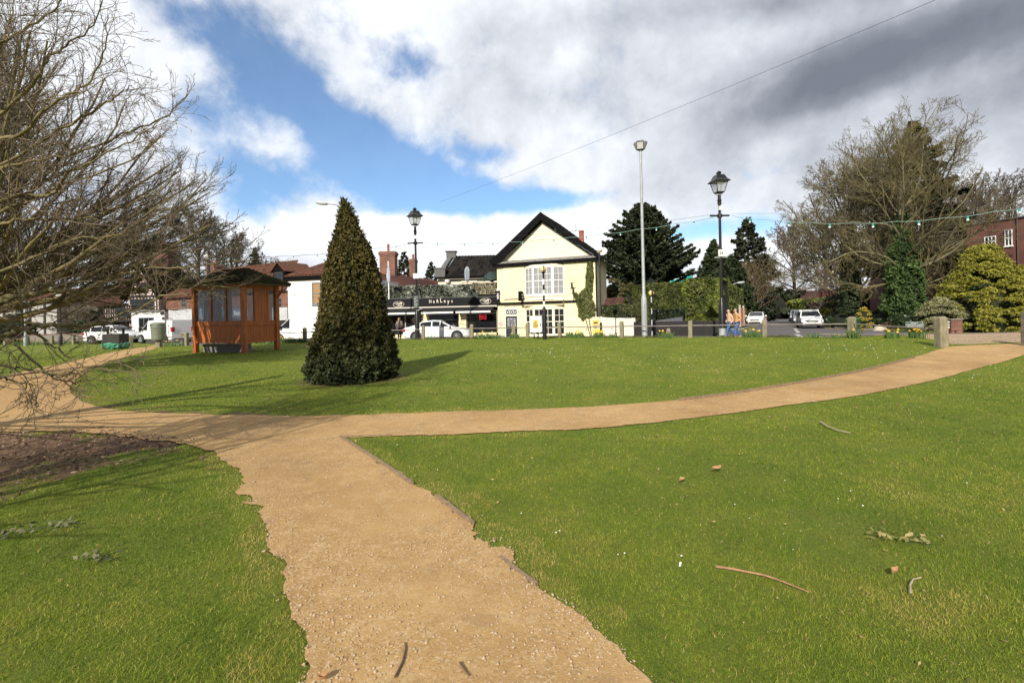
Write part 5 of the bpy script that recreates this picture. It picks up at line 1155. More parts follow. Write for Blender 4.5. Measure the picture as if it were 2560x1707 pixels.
r = empty('black_board_fence', (b0.x, b0.y, 0.1), ang); tag(r, 'low black close boarded fence under the big conifer hedge', 'fence')
zt1 = P(1690, 804, 32.4).z-0.1; n_ = int(L_/0.15); mb = MB()
for k in range(n_): mb.box(k*0.15+0.004, k*0.15+0.146, -0.01*(k % 2), 0.03-0.01*(k % 2), -0.1, zt1)
mb.build('board', mat('black_stain', (0.014, 0.012, 0.012), 0.8, var=0.3), r); MB().box(0, L_, 0.031, 0.07, zt1-0.12, zt1-0.02).build('fence_rail', mat('black_stain', (0.014, 0.012, 0.012), 0.8, var=0.3), r)
mb = MB(); mb.box(0, L_, -0.03, 0.05, zt1+0.003, zt1+0.035); mb.build('fence_capping', mat('capping_brown', (0.06, 0.045, 0.04), 0.8), r)
# ---------------------------------------------------------------- 10. brick block on the right
Rf = Fac(2436, 36.0, -2.9, zb=0.3, v=700); rR = Rf.root('brick_block'); tag(rR, 'two storey dark red brick block with flat roof and white casement windows at far right', 'building')
rzt = Rf.z(2440, 562); MB().box(-0.4, 9, 0, 12, -0.4, rzt).build('wall', MBRICKD, rR); MB().box(-0.5, 9.1, -0.1, 12, rzt+0.003, rzt+0.10).build('parapet_coping', mat('coping_dark', (0.07, 0.06, 0.06), 0.8), rR)
for (ua, ub, va, vb, cols) in ((2462, 2491, 629, 590, 3), (2512.5, 2532, 616, 573, 2)):
    xa, z0_ = Rf.px(ua, va); xb, _ = Rf.px(ub, va); z1_ = Rf.z((ua+ub)/2, vb+1.0); z0_ = Rf.z((ua+ub)/2, va-1)
    window(rR, xa, xb, z0_, z1_, cols, 3 if cols == 3 else 2, MWPAINT, y=-0.003, fw=0.05, bar=0.05, meeting=False)
MB().tube([(Rf.x(2545, 600), -0.06, 0), (Rf.x(2545, 600), -0.06, rzt)], 0.035, 8).build('drainpipe', mat('pipe_brown', (0.09, 0.05, 0.045), 0.6), rR)
# far brick villas seen through the trees
def villa(u, v_eave, v_ridge, D, w, label, m=MBRICKD, n=2):
    p = P(u, v_eave, D); r = empty('brick_villa', (p.x, D, 0.1), -0.3); tag(r, label, 'house', 'houses glimpsed beyond the trees'); ez_ = p.z-0.1
    MB().box(-w/2, w/2, 0, 8, -0.2, ez_).build('wall', m, r); rz2 = P(u, v_ridge, D+4).z-0.1
    MB().prism([(-w/2-0.4, ez_), (w/2+0.4, ez_), (w/2-1.5, rz2), (-w/2+1.5, rz2)], -0.3, 8).build('roof', MTILEF, r)
    for k in range(n):
        for zz in (1.0, ez_-2.0):
            xc = -w/2+w*(k+0.5)/n; window(r, xc-0.8, xc+0.8, zz, zz+1.4, 2, 2, MWPAINT, y=-0.003, fw=0.1, bar=0.07)
    return r
villa(2345, 700, 668, 56, 8, 'dark red brick house half hidden behind the golden conifer and shrubs')
villa(2170, 742, 722, 80, 16, 'brick house between the two ivy clad trees', n=3)
villa(2020, 745, 728, 165, 16, 'pale rendered house far down the side road', mat('pale_render', (0.45, 0.42, 0.38), 0.9))
# turquoise sheeting on scaffold beyond the dark conifer
x, D_ = 1690, 70; p0 = P(1635, 716, D_); p1 = P(1730, 684, D_); r = empty('scaffold_sheeting', (p0.x, D_, 0.1)); tag(r, 'bright turquoise sheeting over a roof beyond the dark cypress', 'sheeting'); w_ = p1.x-p0.x
za_ = p0.z; zb_ = p1.z; mb = MB(); mb.prism([(0, za_-1.6), (w_, za_-1.2), (w_, zb_-0.3), (w_*0.66, zb_-0.9), (w_*0.05, za_+0.15)], 0, 4); mb.build('sheet', mat('turquoise_sheet', (0.0, 0.42, 0.36), 0.5, var=0.25, scale=1.5, bump=0.5, bscale=4), r)
mb = MB()
for k in range(5): mb.tube([(w_*k/4, -0.1, 0), (w_*k/4, -0.1, zb_+0.4 if k > 2 else za_+0.3)], 0.06, 6)
mb.tube([(0, -0.12, za_-0.8), (w_, -0.12, za_-0.3)], 0.06, 6); mb.build('scaffold_pole', MLEAD, r)
# ================================================================ VEGETATION
rv = np.random.RandomState(21)
def nrmz(a): return a/(np.linalg.norm(a, axis=-1, keepdims=True)+1e-9)
def grow(S0, D0, L0, R0, levels, rng, clip=None):
    """grow branch levels from starts; each level dict: k points, wig, up (tropism), m children, t0, ang, lr, rr, tip"""
    out = []
    for li, lv in enumerate(levels):
        n = len(S0)
        if n == 0: break
        k = lv['k']; P_ = np.zeros((n, k, 3)); P_[:, 0] = S0; d = D0.copy(); T = np.zeros((n, k, 3)); T[:, 0] = d
        seg = (L0/(k-1))[:, None]; w = rng.normal(size=(n, 3))*lv.get('curl', 0.0)
        for i in range(1, k):
            d = d+rng.normal(size=(n, 3))*lv['wig']+w/(k-1); d[:, 2] += lv['up']*(1.0/(k-1)); d = nrmz(d)
            P_[:, i] = P_[:, i-1]+d*seg; T[:, i] = d
        fr = np.linspace(0, 1, k)[None, :]; Rr = R0[:, None]*(1-fr*(1-lv.get('tip', 0.35)))
        out.append((P_, Rr))
        if li == len(levels)-1: break
        m = lv['m']; t = lv['t0']+(0.98-lv['t0'])*(np.arange(m)[None, :]+rng.rand(n, m))/m
        f = t*(k-1); i0 = np.minimum(f.astype(int), k-2); a = f-i0; ii = np.arange(n)[:, None]
        Sp = P_[ii, i0]*(1-a[..., None])+P_[ii, i0+1]*a[..., None]; Tt = nrmz(T[ii, i0+1])
        rad = Rr[ii, i0]*(1-a)+Rr[ii, i0+1]*a
        sd = nrmz(np.cross(Tt, rng.normal(size=(n, m, 3)))); ang = lv['ang']*(0.7+0.6*rng.rand(n, m))[..., None]
        Dn = nrmz(Tt*np.cos(ang)+sd*np.sin(ang)); Ln = L0[:, None]*lv['lr']*(0.6+0.7*rng.rand(n, m))*(1.15-0.75*(t-lv['t0'])/(1-lv['t0']+1e-6))
        S0 = Sp.reshape(-1, 3); D0 = Dn.reshape(-1, 3); L0 = Ln.ravel(); R0 = np.maximum((rad*lv['rr']).ravel(), 0.0015)
        if clip is not None:
            kp = clip(S0+D0*L0[:, None]*0.9); S0, D0, L0, R0 = S0[kp], D0[kp], L0[kp], R0[kp]
    return out
def branches_mesh(name, lv, sides, m, parent, rmin=0.0):
    VV = []; FF = []; b = 0
    for (P_, Rr), sd in zip(lv, sides):
        V, F = tubes_np(list(P_), list(np.maximum(Rr, rmin)), sd); VV.append(V); FF.append(F+b); b += len(V)
    return np_mesh(name, np.concatenate(VV), np.concatenate(FF), m, parent, smooth=True)
def bark(name, c, alt, scale=3.0): return mat(name, c, 0.9, alt=alt, scale=scale, bump=0.4, bscale=25)
MB_OL = bark('bark_olive', (0.225, 0.185, 0.075), (0.090, 0.075, 0.036)); MB_TW = bark('twig_tan', (0.235, 0.180, 0.110), (0.120, 0.088, 0.058), 6)
MB_DK = bark('bark_dark', (0.115, 0.095, 0.055), (0.055, 0.047, 0.035)); MB_LI = bark('bark_lichen', (0.230, 0.205, 0.100), (0.10, 0.09, 0.06))
MB_BR = bark('twig_brown', (0.160, 0.120, 0.080), (0.090, 0.070, 0.052)); MB_RD = bark('twig_purple', (0.12, 0.075, 0.065), (0.07, 0.05, 0.045))
def bare_tree(name, base, h, r, label, seed=1, trunk_h=0.25, n1=16, m=(9, 7, 5), bark_m=None, twig_m=None, up=0.5, spread=1.0, trunk_r=None, group=None, wig=0.10, rmin=0.0, incl=(0.35, 1.2), cat='tree', thick=1.0):
    rng = np.random.RandomState(seed); bx, by, bz = base; root = empty(name, base); tag(root, label, cat, group)
    tr = trunk_r or h*0.02; tk = 7; ts = np.linspace(0, 1, tk); tp = np.stack([np.cumsum(rng.normal(size=tk)*h*0.006), np.cumsum(rng.normal(size=tk)*h*0.006), ts*h*0.72], -1); tp[0] = (0, 0, -0.2)
    trad = tr*(1.15-ts*0.8)
    t = np.sort(trunk_h+(1-trunk_h)*rng.rand(n1)**0.8); idx_ = t*(tk-1); i0 = np.minimum(idx_.astype(int), tk-2); a = (idx_-i0)[:, None]
    S0 = tp[i0]*(1-a)+tp[i0+1]*a; az = rng.rand(n1)*0.6+np.arange(n1)*2.4; inc = incl[1]+(incl[0]-incl[1])*(t-trunk_h)/(1-trunk_h)+rng.normal(size=n1)*0.1
    D0 = np.stack([np.cos(az)*np.sin(inc), np.sin(az)*np.sin(inc), np.cos(inc)], -1)
    # limb length chosen so the crown fills an ellipsoid
    Dm = nrmz(D0+np.array([0, 0, up*0.35])); cz0 = h*0.56; q = (S0-[0, 0, cz0])/[r, r, h*0.46]; e = Dm/[r, r, h*0.46]; A_ = (e*e).sum(1); B_ = (q*e).sum(1); C_ = (q*q).sum(1)-1
    disc_ = np.maximum(B_*B_-A_*C_, 0); L0 = (-B_+np.sqrt(disc_))/A_; L0 = np.clip(L0, h*0.12, None)*(0.80+0.18*rng.rand(n1))
    R0 = np.full(n1, tr*0.40)*(1.1-0.6*t)*np.clip(L0/(h*0.4), 0.4, 1.1)
    lv = grow(S0, D0, L0, R0, [dict(k=9, wig=wig, up=up, curl=0.5, m=m[0], t0=0.15, ang=0.75, lr=0.42, rr=0.55), dict(k=5, wig=wig*1.2, up=up*0.6, m=m[1], t0=0.12, ang=0.7, lr=0.48, rr=0.6), dict(k=4, wig=wig*1.4, up=up*0.5, m=m[2], t0=0.1, ang=0.7, lr=0.50, rr=0.62), dict(k=3, wig=wig*1.5, up=up*0.3)], rng)
    lv = [(p, q*thick) for p, q in lv]
    branches_mesh('trunk', [(tp[None], trad[None])]+lv[:1], (10, 6), bark_m or MB_DK, root)
    branches_mesh('crown', lv[1:], (4, 3, 3), twig_m or MB_BR, root, rmin); return root
# ---- leaf clumps
def leafmat(name, a, b, rough=0.55, tr=0.15): return mat(name, a, rough, rnd=b, transl=tr, spec=0.35)
def shell_leaves(name, parent, prof, n, size, m, rng, nz=0.10, cz=1.6, flat=0.45, outward=0.35, aspect=1.7, rshade=1.0, tri=False, stretch=(1, 1)):
    """leaves over a body of revolution: prof(t)->radius, t in 0..1 over height prof.h"""
    h = prof.h; zz = rng.rand(n); w = np.array([prof(t) for t in np.linspace(0, 1, 41)]); cdf = np.cumsum(w+0.02); cdf /= cdf[-1]; zz = np.interp(rng.rand(n), cdf, np.linspace(0, 1, 41))
    az = rng.rand(n)*2*np.pi; rr = np.interp(zz, np.linspace(0, 1, 41), w)
    cx, cy, cz_ = np.cos(az), np.sin(az), zz*h
    nb = fbm(az*3.1*cz/1.6+7, cz_*cz+3, 4)-0.5; nb2 = fbm(az*11+17, cz_*cz*3.3+5, 3)-0.5; bulge = 1+nz*3.0*nb+nz*2.4*nb2
    rad = rr*bulge*(1-0.16*rng.rand(n)**2)+rng.normal(size=n)*size*0.25
    Pc = np.stack([cx*rad*stretch[0], cy*rad*stretch[1], cz_+nb2*size*2], -1); Nn = np.stack([cx, cy, np.full(n, 0.35)], -1)
    V, F, k = leaf_faces(Pc, nrmz(Nn), size*(0.6+0.8*rng.rand(n)), rng, flat, aspect, tri=tri)
    rn = np.clip(0.40*rng.rand(n)+1.2*(nb+0.22)+1.1*nb2, 0, 1)*rshade
    return np_mesh(name, V, F, m, parent, rnd=np.repeat(rn, k)), (Pc, Nn)
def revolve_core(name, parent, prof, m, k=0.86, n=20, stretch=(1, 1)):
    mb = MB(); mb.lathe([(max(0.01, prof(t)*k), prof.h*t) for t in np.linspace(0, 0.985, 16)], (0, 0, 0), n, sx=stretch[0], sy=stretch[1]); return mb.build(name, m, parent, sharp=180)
class Prof:
    def __init__(s, h, ts, rs): s.h = h; s.ts = ts; s.rs = rs
    def __call__(s, t): return float(np.interp(t, s.ts, s.rs))
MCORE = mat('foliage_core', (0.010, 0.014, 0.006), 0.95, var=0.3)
MTRK = bark('trunk_brown', (0.09, 0.065, 0.045), (0.05, 0.038, 0.03))
# ---- the clipped yew cone in the middle of the lawn
gb = G(883, 955); yb = Vector((-(1280-884)/1200*13.0, 13.0, 0)); yb = Vector((ray(884, 940)[0]*12.9, 12.9, 0)); yb.z = zt(yb.x, yb.y)
ytop = P(872, 500, 12.9).z-yb.z
px_m = 12.9/1200
prof_w = [(963, 92), (950, 108), (925, 114), (900, 114), (870, 108), (830, 96), (790, 88), (750, 81), (700, 74), (650, 61), (615, 53), (570, 34), (540, 26), (515, 17), (503, 10), (498, 4)]
pts_ = [((P(880, v, 12.9).z-yb.z)/ytop, w*px_m) for v, w in [(v, max(3, w-8)) for v, w in prof_w]]; pts_[0] = (0.0, pts_[0][1])
yp = Prof(ytop, [p[0] for p in pts_], [p[1] for p in pts_])
root = empty('yew_tree', yb); tag(root, 'tall cone shaped clipped yew with bronze green foliage on the middle lawn', 'tree')
def lean(o, dx, dy=0.0):
    me = o.data; n = len(me.vertices); a = np.empty(n*3, np.float32); me.vertices.foreach_get('co', a); a = a.reshape(-1, 3); t = a[:, 2]/ytop; a[:, 0] += 0.05*np.sin(t*3.1)+dx*t**3; a[:, 1] += dy*t; me.vertices.foreach_set('co', a.ravel()); me.update()
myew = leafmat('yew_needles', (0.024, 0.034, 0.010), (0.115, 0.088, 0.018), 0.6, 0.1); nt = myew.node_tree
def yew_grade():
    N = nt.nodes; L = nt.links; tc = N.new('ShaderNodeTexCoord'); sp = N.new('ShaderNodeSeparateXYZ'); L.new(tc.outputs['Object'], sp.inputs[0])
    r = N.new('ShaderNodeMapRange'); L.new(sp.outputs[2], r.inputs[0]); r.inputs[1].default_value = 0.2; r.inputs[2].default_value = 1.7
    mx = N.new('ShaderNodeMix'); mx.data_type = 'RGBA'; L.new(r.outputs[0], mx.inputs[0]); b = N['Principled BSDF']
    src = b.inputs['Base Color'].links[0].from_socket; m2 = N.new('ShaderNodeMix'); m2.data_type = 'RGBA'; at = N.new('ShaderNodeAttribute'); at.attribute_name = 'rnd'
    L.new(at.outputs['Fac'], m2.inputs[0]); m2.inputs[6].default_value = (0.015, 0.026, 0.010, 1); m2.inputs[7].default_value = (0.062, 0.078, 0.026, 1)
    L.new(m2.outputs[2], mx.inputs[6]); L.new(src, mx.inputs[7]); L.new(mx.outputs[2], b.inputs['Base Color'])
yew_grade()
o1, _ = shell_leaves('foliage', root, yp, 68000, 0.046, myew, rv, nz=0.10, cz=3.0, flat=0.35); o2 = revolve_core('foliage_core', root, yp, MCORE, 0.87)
# upright sprigs that roughen the outline
n = 900; zz = rv.rand(n)**0.8; az = rv.rand(n)*6.283; rr = np.array([yp(t) for t in zz])*1.0
S0 = np.stack([np.cos(az)*rr, np.sin(az)*rr, zz*ytop], -1); D0 = nrmz(np.stack([np.cos(az)*0.8, np.sin(az)*0.8, 0.5+0.5*rv.rand(n)], -1)); Ls = 0.05+0.09*rv.rand(n)
Pc = np.concatenate([S0+D0*(Ls*t)[:, None] for t in (0.3, 0.6, 0.9)]); Nn = nrmz(np.cross(np.tile(D0, (3, 1)), rv.normal(size=(3*n, 3))))
V, F, k = leaf_faces(Pc, Nn, 0.035, rv, 0.5, 2.2); o3 = np_mesh('sprig', V, F, myew, root, rnd=np.repeat(rv.rand(3*n), k))
for o in (o1, o2, o3): lean(o, -0.14)
MB().tube([(0, 0, -0.1), (0, 0, 0.8)], 0.12, 8).build('trunk', MTRK, root)
# ---- layered conifers
def conifer(name, base, h, prof, nb, nl, size, m, label, seed=1, sweep=0.25, droop=0.0, group=None, spread=0.5, t_low=0.02, core=True, br_vis=True, jag=0.25, flat=0.55):
    rng = np.random.RandomState(seed); root = empty(name, base); tag(root, label, 'tree', group)
    t = t_low+(1-t_low)*(np.arange(nb)+rng.rand(nb))/nb; az = np.arange(nb)*2.399+rng.rand(nb)*0.5; r = np.array([prof(x) for x in t])*(1-jag+2*jag*rng.rand(nb))
    inc = sweep*(0.6+0.8*rng.rand(nb)); d = np.stack([np.cos(az)*np.cos(inc), np.sin(az)*np.cos(inc), np.sin(inc)], -1); S0 = np.stack([np.zeros(nb), np.zeros(nb), t*h-r*np.sin(inc)*0.6], -1)
    S0[:, 2] = np.maximum(S0[:, 2], 0.1)
    lv = grow(S0, d, np.maximum(r, 0.1), np.maximum(0.02, r*0.012), [dict(k=5, wig=0.06, up=droop, m=1, t0=0, ang=0, lr=1, rr=1)], rng); Pb = lv[0][0]
    w = r/r.sum(); bi = rng.choice(nb, nl, p=w); f = (0.25+0.75*rng.rand(nl)**0.6)*4; i0 = np.minimum(f.astype(int), 3); a = (f-i0)[:, None]
    c = Pb[bi, i0]*(1-a)+Pb[bi, i0+1]*a; dd = d[bi]; side = nrmz(np.cross(dd, [0, 0, 1.0])); lat = rng.normal(size=nl)*spread*r[bi]*0.30*(1.05-f/4); c = c+side*lat[:, None]; c[:, 2] += rng.normal(size=nl)*size*0.4+np.abs(lat)*0.12
    Nn = nrmz(np.stack([dd[:, 0]*0.35, dd[:, 1]*0.35, np.ones(nl)], -1))
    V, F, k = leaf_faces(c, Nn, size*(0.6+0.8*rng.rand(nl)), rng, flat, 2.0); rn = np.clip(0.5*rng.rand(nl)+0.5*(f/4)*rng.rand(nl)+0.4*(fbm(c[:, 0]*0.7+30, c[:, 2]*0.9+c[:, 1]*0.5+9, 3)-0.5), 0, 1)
    np_mesh('crown', V, F, m, root, rnd=np.repeat(rn, k))
    tw = [(np.array([[[0, 0, -0.2], [0, 0, h*0.5], [0, 0, h*0.97]]]), np.array([[h*0.018, h*0.011, 0.02]]))]
    branches_mesh('trunk', tw+lv, (8, 4), MTRK, root)
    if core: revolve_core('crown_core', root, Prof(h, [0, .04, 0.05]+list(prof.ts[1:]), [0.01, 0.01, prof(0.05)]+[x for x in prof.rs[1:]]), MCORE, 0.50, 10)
    return root
MDK = leafmat('cypress_dark', (0.014, 0.025, 0.011), (0.060, 0.072, 0.028)); MDK2 = leafmat('conifer_green', (0.016, 0.030, 0.010), (0.055, 0.075, 0.024)); MCED = leafmat('cedar_grey', (0.018, 0.026, 0.012), (0.06, 0.065, 0.035))
def base_at(u, D, v=790): p = GD(u, D, v); return p
def hgt(u, v, D, base): return P(u, v, D).z-base.z
b = base_at(1612, 50); h = hgt(1612, 512, 50, b); conifer('cypress_tree', b, h, Prof(h, [0, .18, .30, .45, .62, .78, .9, 1], [2.2, 3.9, 4.8, 4.7, 3.9, 2.9, 1.8, 0.5]), 400, 62000, 0.17, MDK, 'large dark green cypress with ragged upswept branches behind the tall steel mast', 5, sweep=0.30, droop=0.16, jag=0.36, spread=0.33, t_low=0.36)
b = base_at(1788, 55); h = hgt(1788, 603, 55, b); conifer('conifer_tree', b, h, Prof(h, [0, .2, .5, .8, 1], [3.0, 3.1, 2.3, 1.2, 0.15]), 200, 16000, 0.26, MDK2, 'dense dark pointed conifer left of the right hand lantern post', 6, sweep=0.5, jag=0.12)
b = base_at(1832, 58); h = hgt(1832, 640, 58, b); conifer('conifer_tree', b, h, Prof(h, [0, .2, .5, .8, 1], [3.0, 3.0, 2.4, 1.3, 0.2]), 160, 12000, 0.27, MDK2, 'shorter dark conifer just right of the right hand lantern post', 7, sweep=0.5, jag=0.12)
b = base_at(1874, 75); h = hgt(1874, 548, 75, b); conifer('cedar_tree', b, h, Prof(h, [0, .15, .35, .6, .8, 1], [4.2, 4.4, 3.9, 3.2, 2.0, 0.3]), 130, 12000, 0.36, MCED, 'tall sparse feathery cedar against the sky left of the side road', 8, sweep=0.15, core=False, jag=0.3)
b = base_at(2293, 48); h = hgt(2293, 305, 48, b); conifer('fir_tree', b, h, Prof(h, [0, .3, .5, .7, .85, 1], [2.6, 4.6, 4.2, 3.0, 1.8, 0.2]), 170, 16000, 0.30, leafmat('fir_dark', (0.014, 0.022, 0.010), (0.050, 0.055, 0.024)), 'tall dark fir showing through the crown of the big bare tree', 9, sweep=0.12, core=False, jag=0.3, t_low=0.25)
b = base_at(1013, 80); h = hgt(1013, 632, 80, b); conifer('distant_conifer', b, h, Prof(h, [0, .4, .75, 1], [4.2, 3.8, 2.0, 0.2]), 90, 5000, 0.34, MCED, 'grey green conifer between the two brick chimneys', 10, sweep=0.3, core=False)
b = base_at(1081, 85); h = hgt(1081, 656, 85, b); conifer('distant_conifer', b, h, Prof(h, [0, .4, .75, 1], [3.4, 2.9, 1.5, 0.1]), 70, 3500, 0.34, MCED, 'small thin conifer right of the left lantern post', 11, sweep=0.25, core=False)
b = base_at(641, 88); h = hgt(641, 620, 88, b); conifer('distant_conifer', b, h, Prof(h, [0, .4, .75, 1], [2.8, 2.4, 1.5, 0.2]), 90, 4500, 0.34, MDK2, 'small dark conifer above the orange pantile roof', 12, sweep=0.4)
b = base_at(590, 85); h = hgt(590, 668, 85, b)
# ---- golden conifer, shrubs
def clump_bush(name, base, rx, ry, h, n, size, m, label, seed, cat='shrub', group=None, clumps=60, csize=0.28, layered=False, core=0.72, top=0.5, flat=0.5, coremat=None, aspect=1.8, power=0.5):
    rng = np.random.RandomState(seed); root = empty(name, base); tag(root, label, cat, group)
    az = rng.rand(clumps)*6.283; tt = rng.rand(clumps); zc = tt*h*0.92; rr = np.interp(tt, [0, 0.12, 0.4, 0.7, 1.0], [0.92, 1.0, 0.80, 0.46, 0.06]) if layered else np.interp(tt, [0, 0.25, top, 0.8, 1.0], [0.88, 1.0, 0.92, 0.55, 0.12])
    cx = np.cos(az)*rr*rx*0.92; cy = np.sin(az)*rr*ry*0.92; cs = csize*(0.6+0.8*rng.rand(clumps))
    ci = rng.randint(0, clumps, n); v = nrmz(rng.normal(size=(n, 3))); v[:, 2] = np.abs(v[:, 2])*0.9-0.25; q = v*cs[ci][:, None]*np.array([1.25, 1.25, 0.75 if layered else 1.0])*(rng.rand(n, 1)**0.4)
    out = nrmz(np.stack([np.cos(az), np.sin(az), np.zeros(clumps)], -1))[ci]
    if layered: q = q+out*np.abs(rng.normal(size=(n, 1)))*cs[ci][:, None]*0.7; q[:, 2] -= 0.35*np.linalg.norm(q[:, :2], axis=1)*rng.rand(n)
    Pc = np.stack([cx[ci], cy[ci], zc[ci]], -1)+q; Pc[:, 2] = np.maximum(Pc[:, 2], 0.02)
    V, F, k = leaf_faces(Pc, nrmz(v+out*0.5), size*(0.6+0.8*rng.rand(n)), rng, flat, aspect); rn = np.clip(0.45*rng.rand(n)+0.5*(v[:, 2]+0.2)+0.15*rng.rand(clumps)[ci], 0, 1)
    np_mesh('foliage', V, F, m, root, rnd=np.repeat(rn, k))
    if core:
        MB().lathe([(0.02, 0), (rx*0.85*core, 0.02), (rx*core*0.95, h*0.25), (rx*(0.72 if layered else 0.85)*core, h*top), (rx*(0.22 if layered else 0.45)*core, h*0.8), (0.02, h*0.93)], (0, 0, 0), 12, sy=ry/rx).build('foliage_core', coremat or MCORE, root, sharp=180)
    MB().tube([(0, 0, -0.1), (0, 0, h*0.5)], max(0.03, h*0.02), 6).build('stem', MTRK, root); return root
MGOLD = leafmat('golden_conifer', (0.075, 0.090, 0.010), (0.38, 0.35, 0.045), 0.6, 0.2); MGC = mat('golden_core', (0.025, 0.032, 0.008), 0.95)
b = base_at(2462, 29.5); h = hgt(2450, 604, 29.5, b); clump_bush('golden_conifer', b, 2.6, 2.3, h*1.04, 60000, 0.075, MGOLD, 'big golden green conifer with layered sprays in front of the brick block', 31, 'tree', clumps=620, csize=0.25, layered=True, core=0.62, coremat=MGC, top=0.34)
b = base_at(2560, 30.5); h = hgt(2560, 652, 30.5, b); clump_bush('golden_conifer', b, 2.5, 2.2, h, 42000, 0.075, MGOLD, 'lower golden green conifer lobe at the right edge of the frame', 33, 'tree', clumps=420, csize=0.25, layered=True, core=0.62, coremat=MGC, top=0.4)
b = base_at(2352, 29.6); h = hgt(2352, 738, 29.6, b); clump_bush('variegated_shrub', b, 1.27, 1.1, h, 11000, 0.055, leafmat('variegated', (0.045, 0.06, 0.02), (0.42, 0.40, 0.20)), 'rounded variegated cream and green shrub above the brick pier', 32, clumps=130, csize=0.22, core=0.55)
MHOL = leafmat('dark_evergreen', (0.010, 0.020, 0.008), (0.045, 0.070, 0.022), 0.4)
for u, D, v, rx, lab, sd in ((2225, 38, 768, 1.9, 'dark laurel bush at the foot of the ivy clad tree', 41), (2310, 37, 752, 1.7, 'dark bush between ivy clad tree and variegated shrub', 42), (2275, 34.5, 780, 1.3, 'low grey green bush under the ivy column', 43), (2120, 40, 770, 1.6, 'dark bush left of the green lidded bin', 44), (2085, 55, 752, 1.6, 'upright rounded clipped conifer on the far verge', 45), (2040, 66, 752, 2.2, 'brown green hedge bush beside the far street light', 46), (2063, 52, 772, 0.55, 'small yellow green conifer by the side road pavement', 47)):
    b = base_at(u, D); h = hgt(u, v, D, b); clump_bush('garden_shrub', b, rx, rx, h, 4500, 0.10 if D < 45 else 0.16, {46: leafmat('brown_hedge', (0.05, 0.04, 0.02), (0.12, 0.085, 0.04)), 47: MGOLD, 45: leafmat('mid_green', (0.035, 0.045, 0.012), (0.11, 0.11, 0.03))}.get(sd, MHOL), lab, sd, group='garden shrubs beside the side road', clumps=40, csize=0.35, core=0.85)
b = base_at(2160, 36); h = hgt(2160, 764, 36, b); clump_bush('yellow_shrub', b, 0.46, 0.46, h, 2600, 0.06, leafmat('yellow_leaf', (0.16, 0.15, 0.02), (0.55, 0.42, 0.06)), 'small bright yellow shrub right of the green lidded bin', 50, clumps=40, csize=0.16)
b = base_at(2250, 34.5); h = 0.7; clump_bush('red_stemmed_shrub', b, 1.5, 0.5, h, 2600, 0.06, leafmat('red_leaf', (0.06, 0.03, 0.025), (0.17, 0.09, 0.06)), 'low reddish brown shrub behind the green street name sign', 51, clumps=40, csize=0.2, core=0.6)
# ---- hedges
def hedge(name, p0, p1, depth, h, n, size, m, label, seed, faces=('f', 't', 'l', 'r'), h1=None, thick=0.12, corem=None, flat=0.45, z0=0.0):
    rng = np.random.RandomState(seed); ang = math.atan2(p1[1]-p0[1], p1[0]-p0[0]); L = math.hypot(p1[0]-p0[0], p1[1]-p0[1]); root = empty(name, (p0[0], p0[1], zt(*p0[:2])+z0), ang); tag(root, label, 'hedge')
    leaf_box('leaves', root, 0, L, 0, depth, 0, h, n, size, m, None, rng, depth=thick, flat=flat, faces=faces)
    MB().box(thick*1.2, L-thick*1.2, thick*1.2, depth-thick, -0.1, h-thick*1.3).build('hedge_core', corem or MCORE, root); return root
MHG = leafmat('hedge_conifer', (0.040, 0.065, 0.012), (0.26, 0.30, 0.05), 0.55); MHG2 = leafmat('hedge_dark', (0.030, 0.045, 0.012), (0.125, 0.140, 0.030), 0.55)
p0 = P(1708, 800, 36.0); p1 = P(1800, 800, 34.4); hh_ = P(1750, 699, 35).z-0.1
hedge('conifer_hedge', p0, p1, 3.0, hh_, 15000, 0.13, MHG, 'tall bright green clipped conifer hedge block left of the lantern post', 61, faces=('f', 't', 'l'), thick=0.11)
q0 = Vector((p1.x-2.2, p1.y+0.9, 0)); q1 = P(1866, 790, 62); d = (Vector((q1.x, q1.y, 0))-Vector((p1.x, p1.y, 0))).normalized(); L_ = 27
rng_ = np.random.RandomState(62); root = empty('conifer_hedge', (p1.x+0.05, p1.y+0.15, 0.1), math.atan2(d.y, d.x)-math.pi/2); tag(root, 'long conifer hedge running back beside the side road', 'hedge')
leaf_box('leaves', root, -2.2, 0, 0.0, L_, 0, hh_+0.1, 16000, 0.17, MHG2, None, rng_, depth=0.16, faces=('r', 't', 'f')); MB().box(-2.0, -0.2, 0.2, L_, -0.1, hh_-0.15).build('hedge_core', MCORE, root)
p0 = P(1520, 800, 44); p1 = P(1712, 800, 40.5); hedge('conifer_hedge', p0, p1, 2.5, P(1640, 712, 42).z-0.1, 22000, 0.15, MHG2, 'long dark green hedge behind the black board fence and beacon', 63, faces=('f', 't'), thick=0.12)
for u, v, D, sd, lab in ((1540, 690, 42.5, 71, 'shaggy olive conifer bush right of the cream house'), (1580, 700, 43.5, 72, 'shaggy olive bush left of the tall steel mast'), (1560, 715, 41, 73, 'low ragged bush above the small red roof')):
    b = base_at(u, D); h = hgt(u, v, D, b); clump_bush('shaggy_bush', b, 1.4, 1.2, h, 5000, 0.13, leafmat('olive_bush', (0.03, 0.035, 0.012), (0.13, 0.12, 0.035)), lab, sd, clumps=60, csize=0.35, core=0.8)
gxa = P(1500, 778, 34.9); gxb = P(1606, 780, 33.4); hedge('ivy_mass', (gxa.x, gxa.y), (gxb.x, gxb.y), 0.7, 0.75, 6000, 0.085, leafmat('ivy_leaf', (0.028, 0.040, 0.012), (0.13, 0.135, 0.05), 0.45), 'bushy ivy spilling over the top of the cream garden wall', 74, thick=0.10, faces=('f', 't', 'r'), z0=1.45)
ivm = [o for o in root.children]
gi = bpy.data.objects.get('ivy_mass')
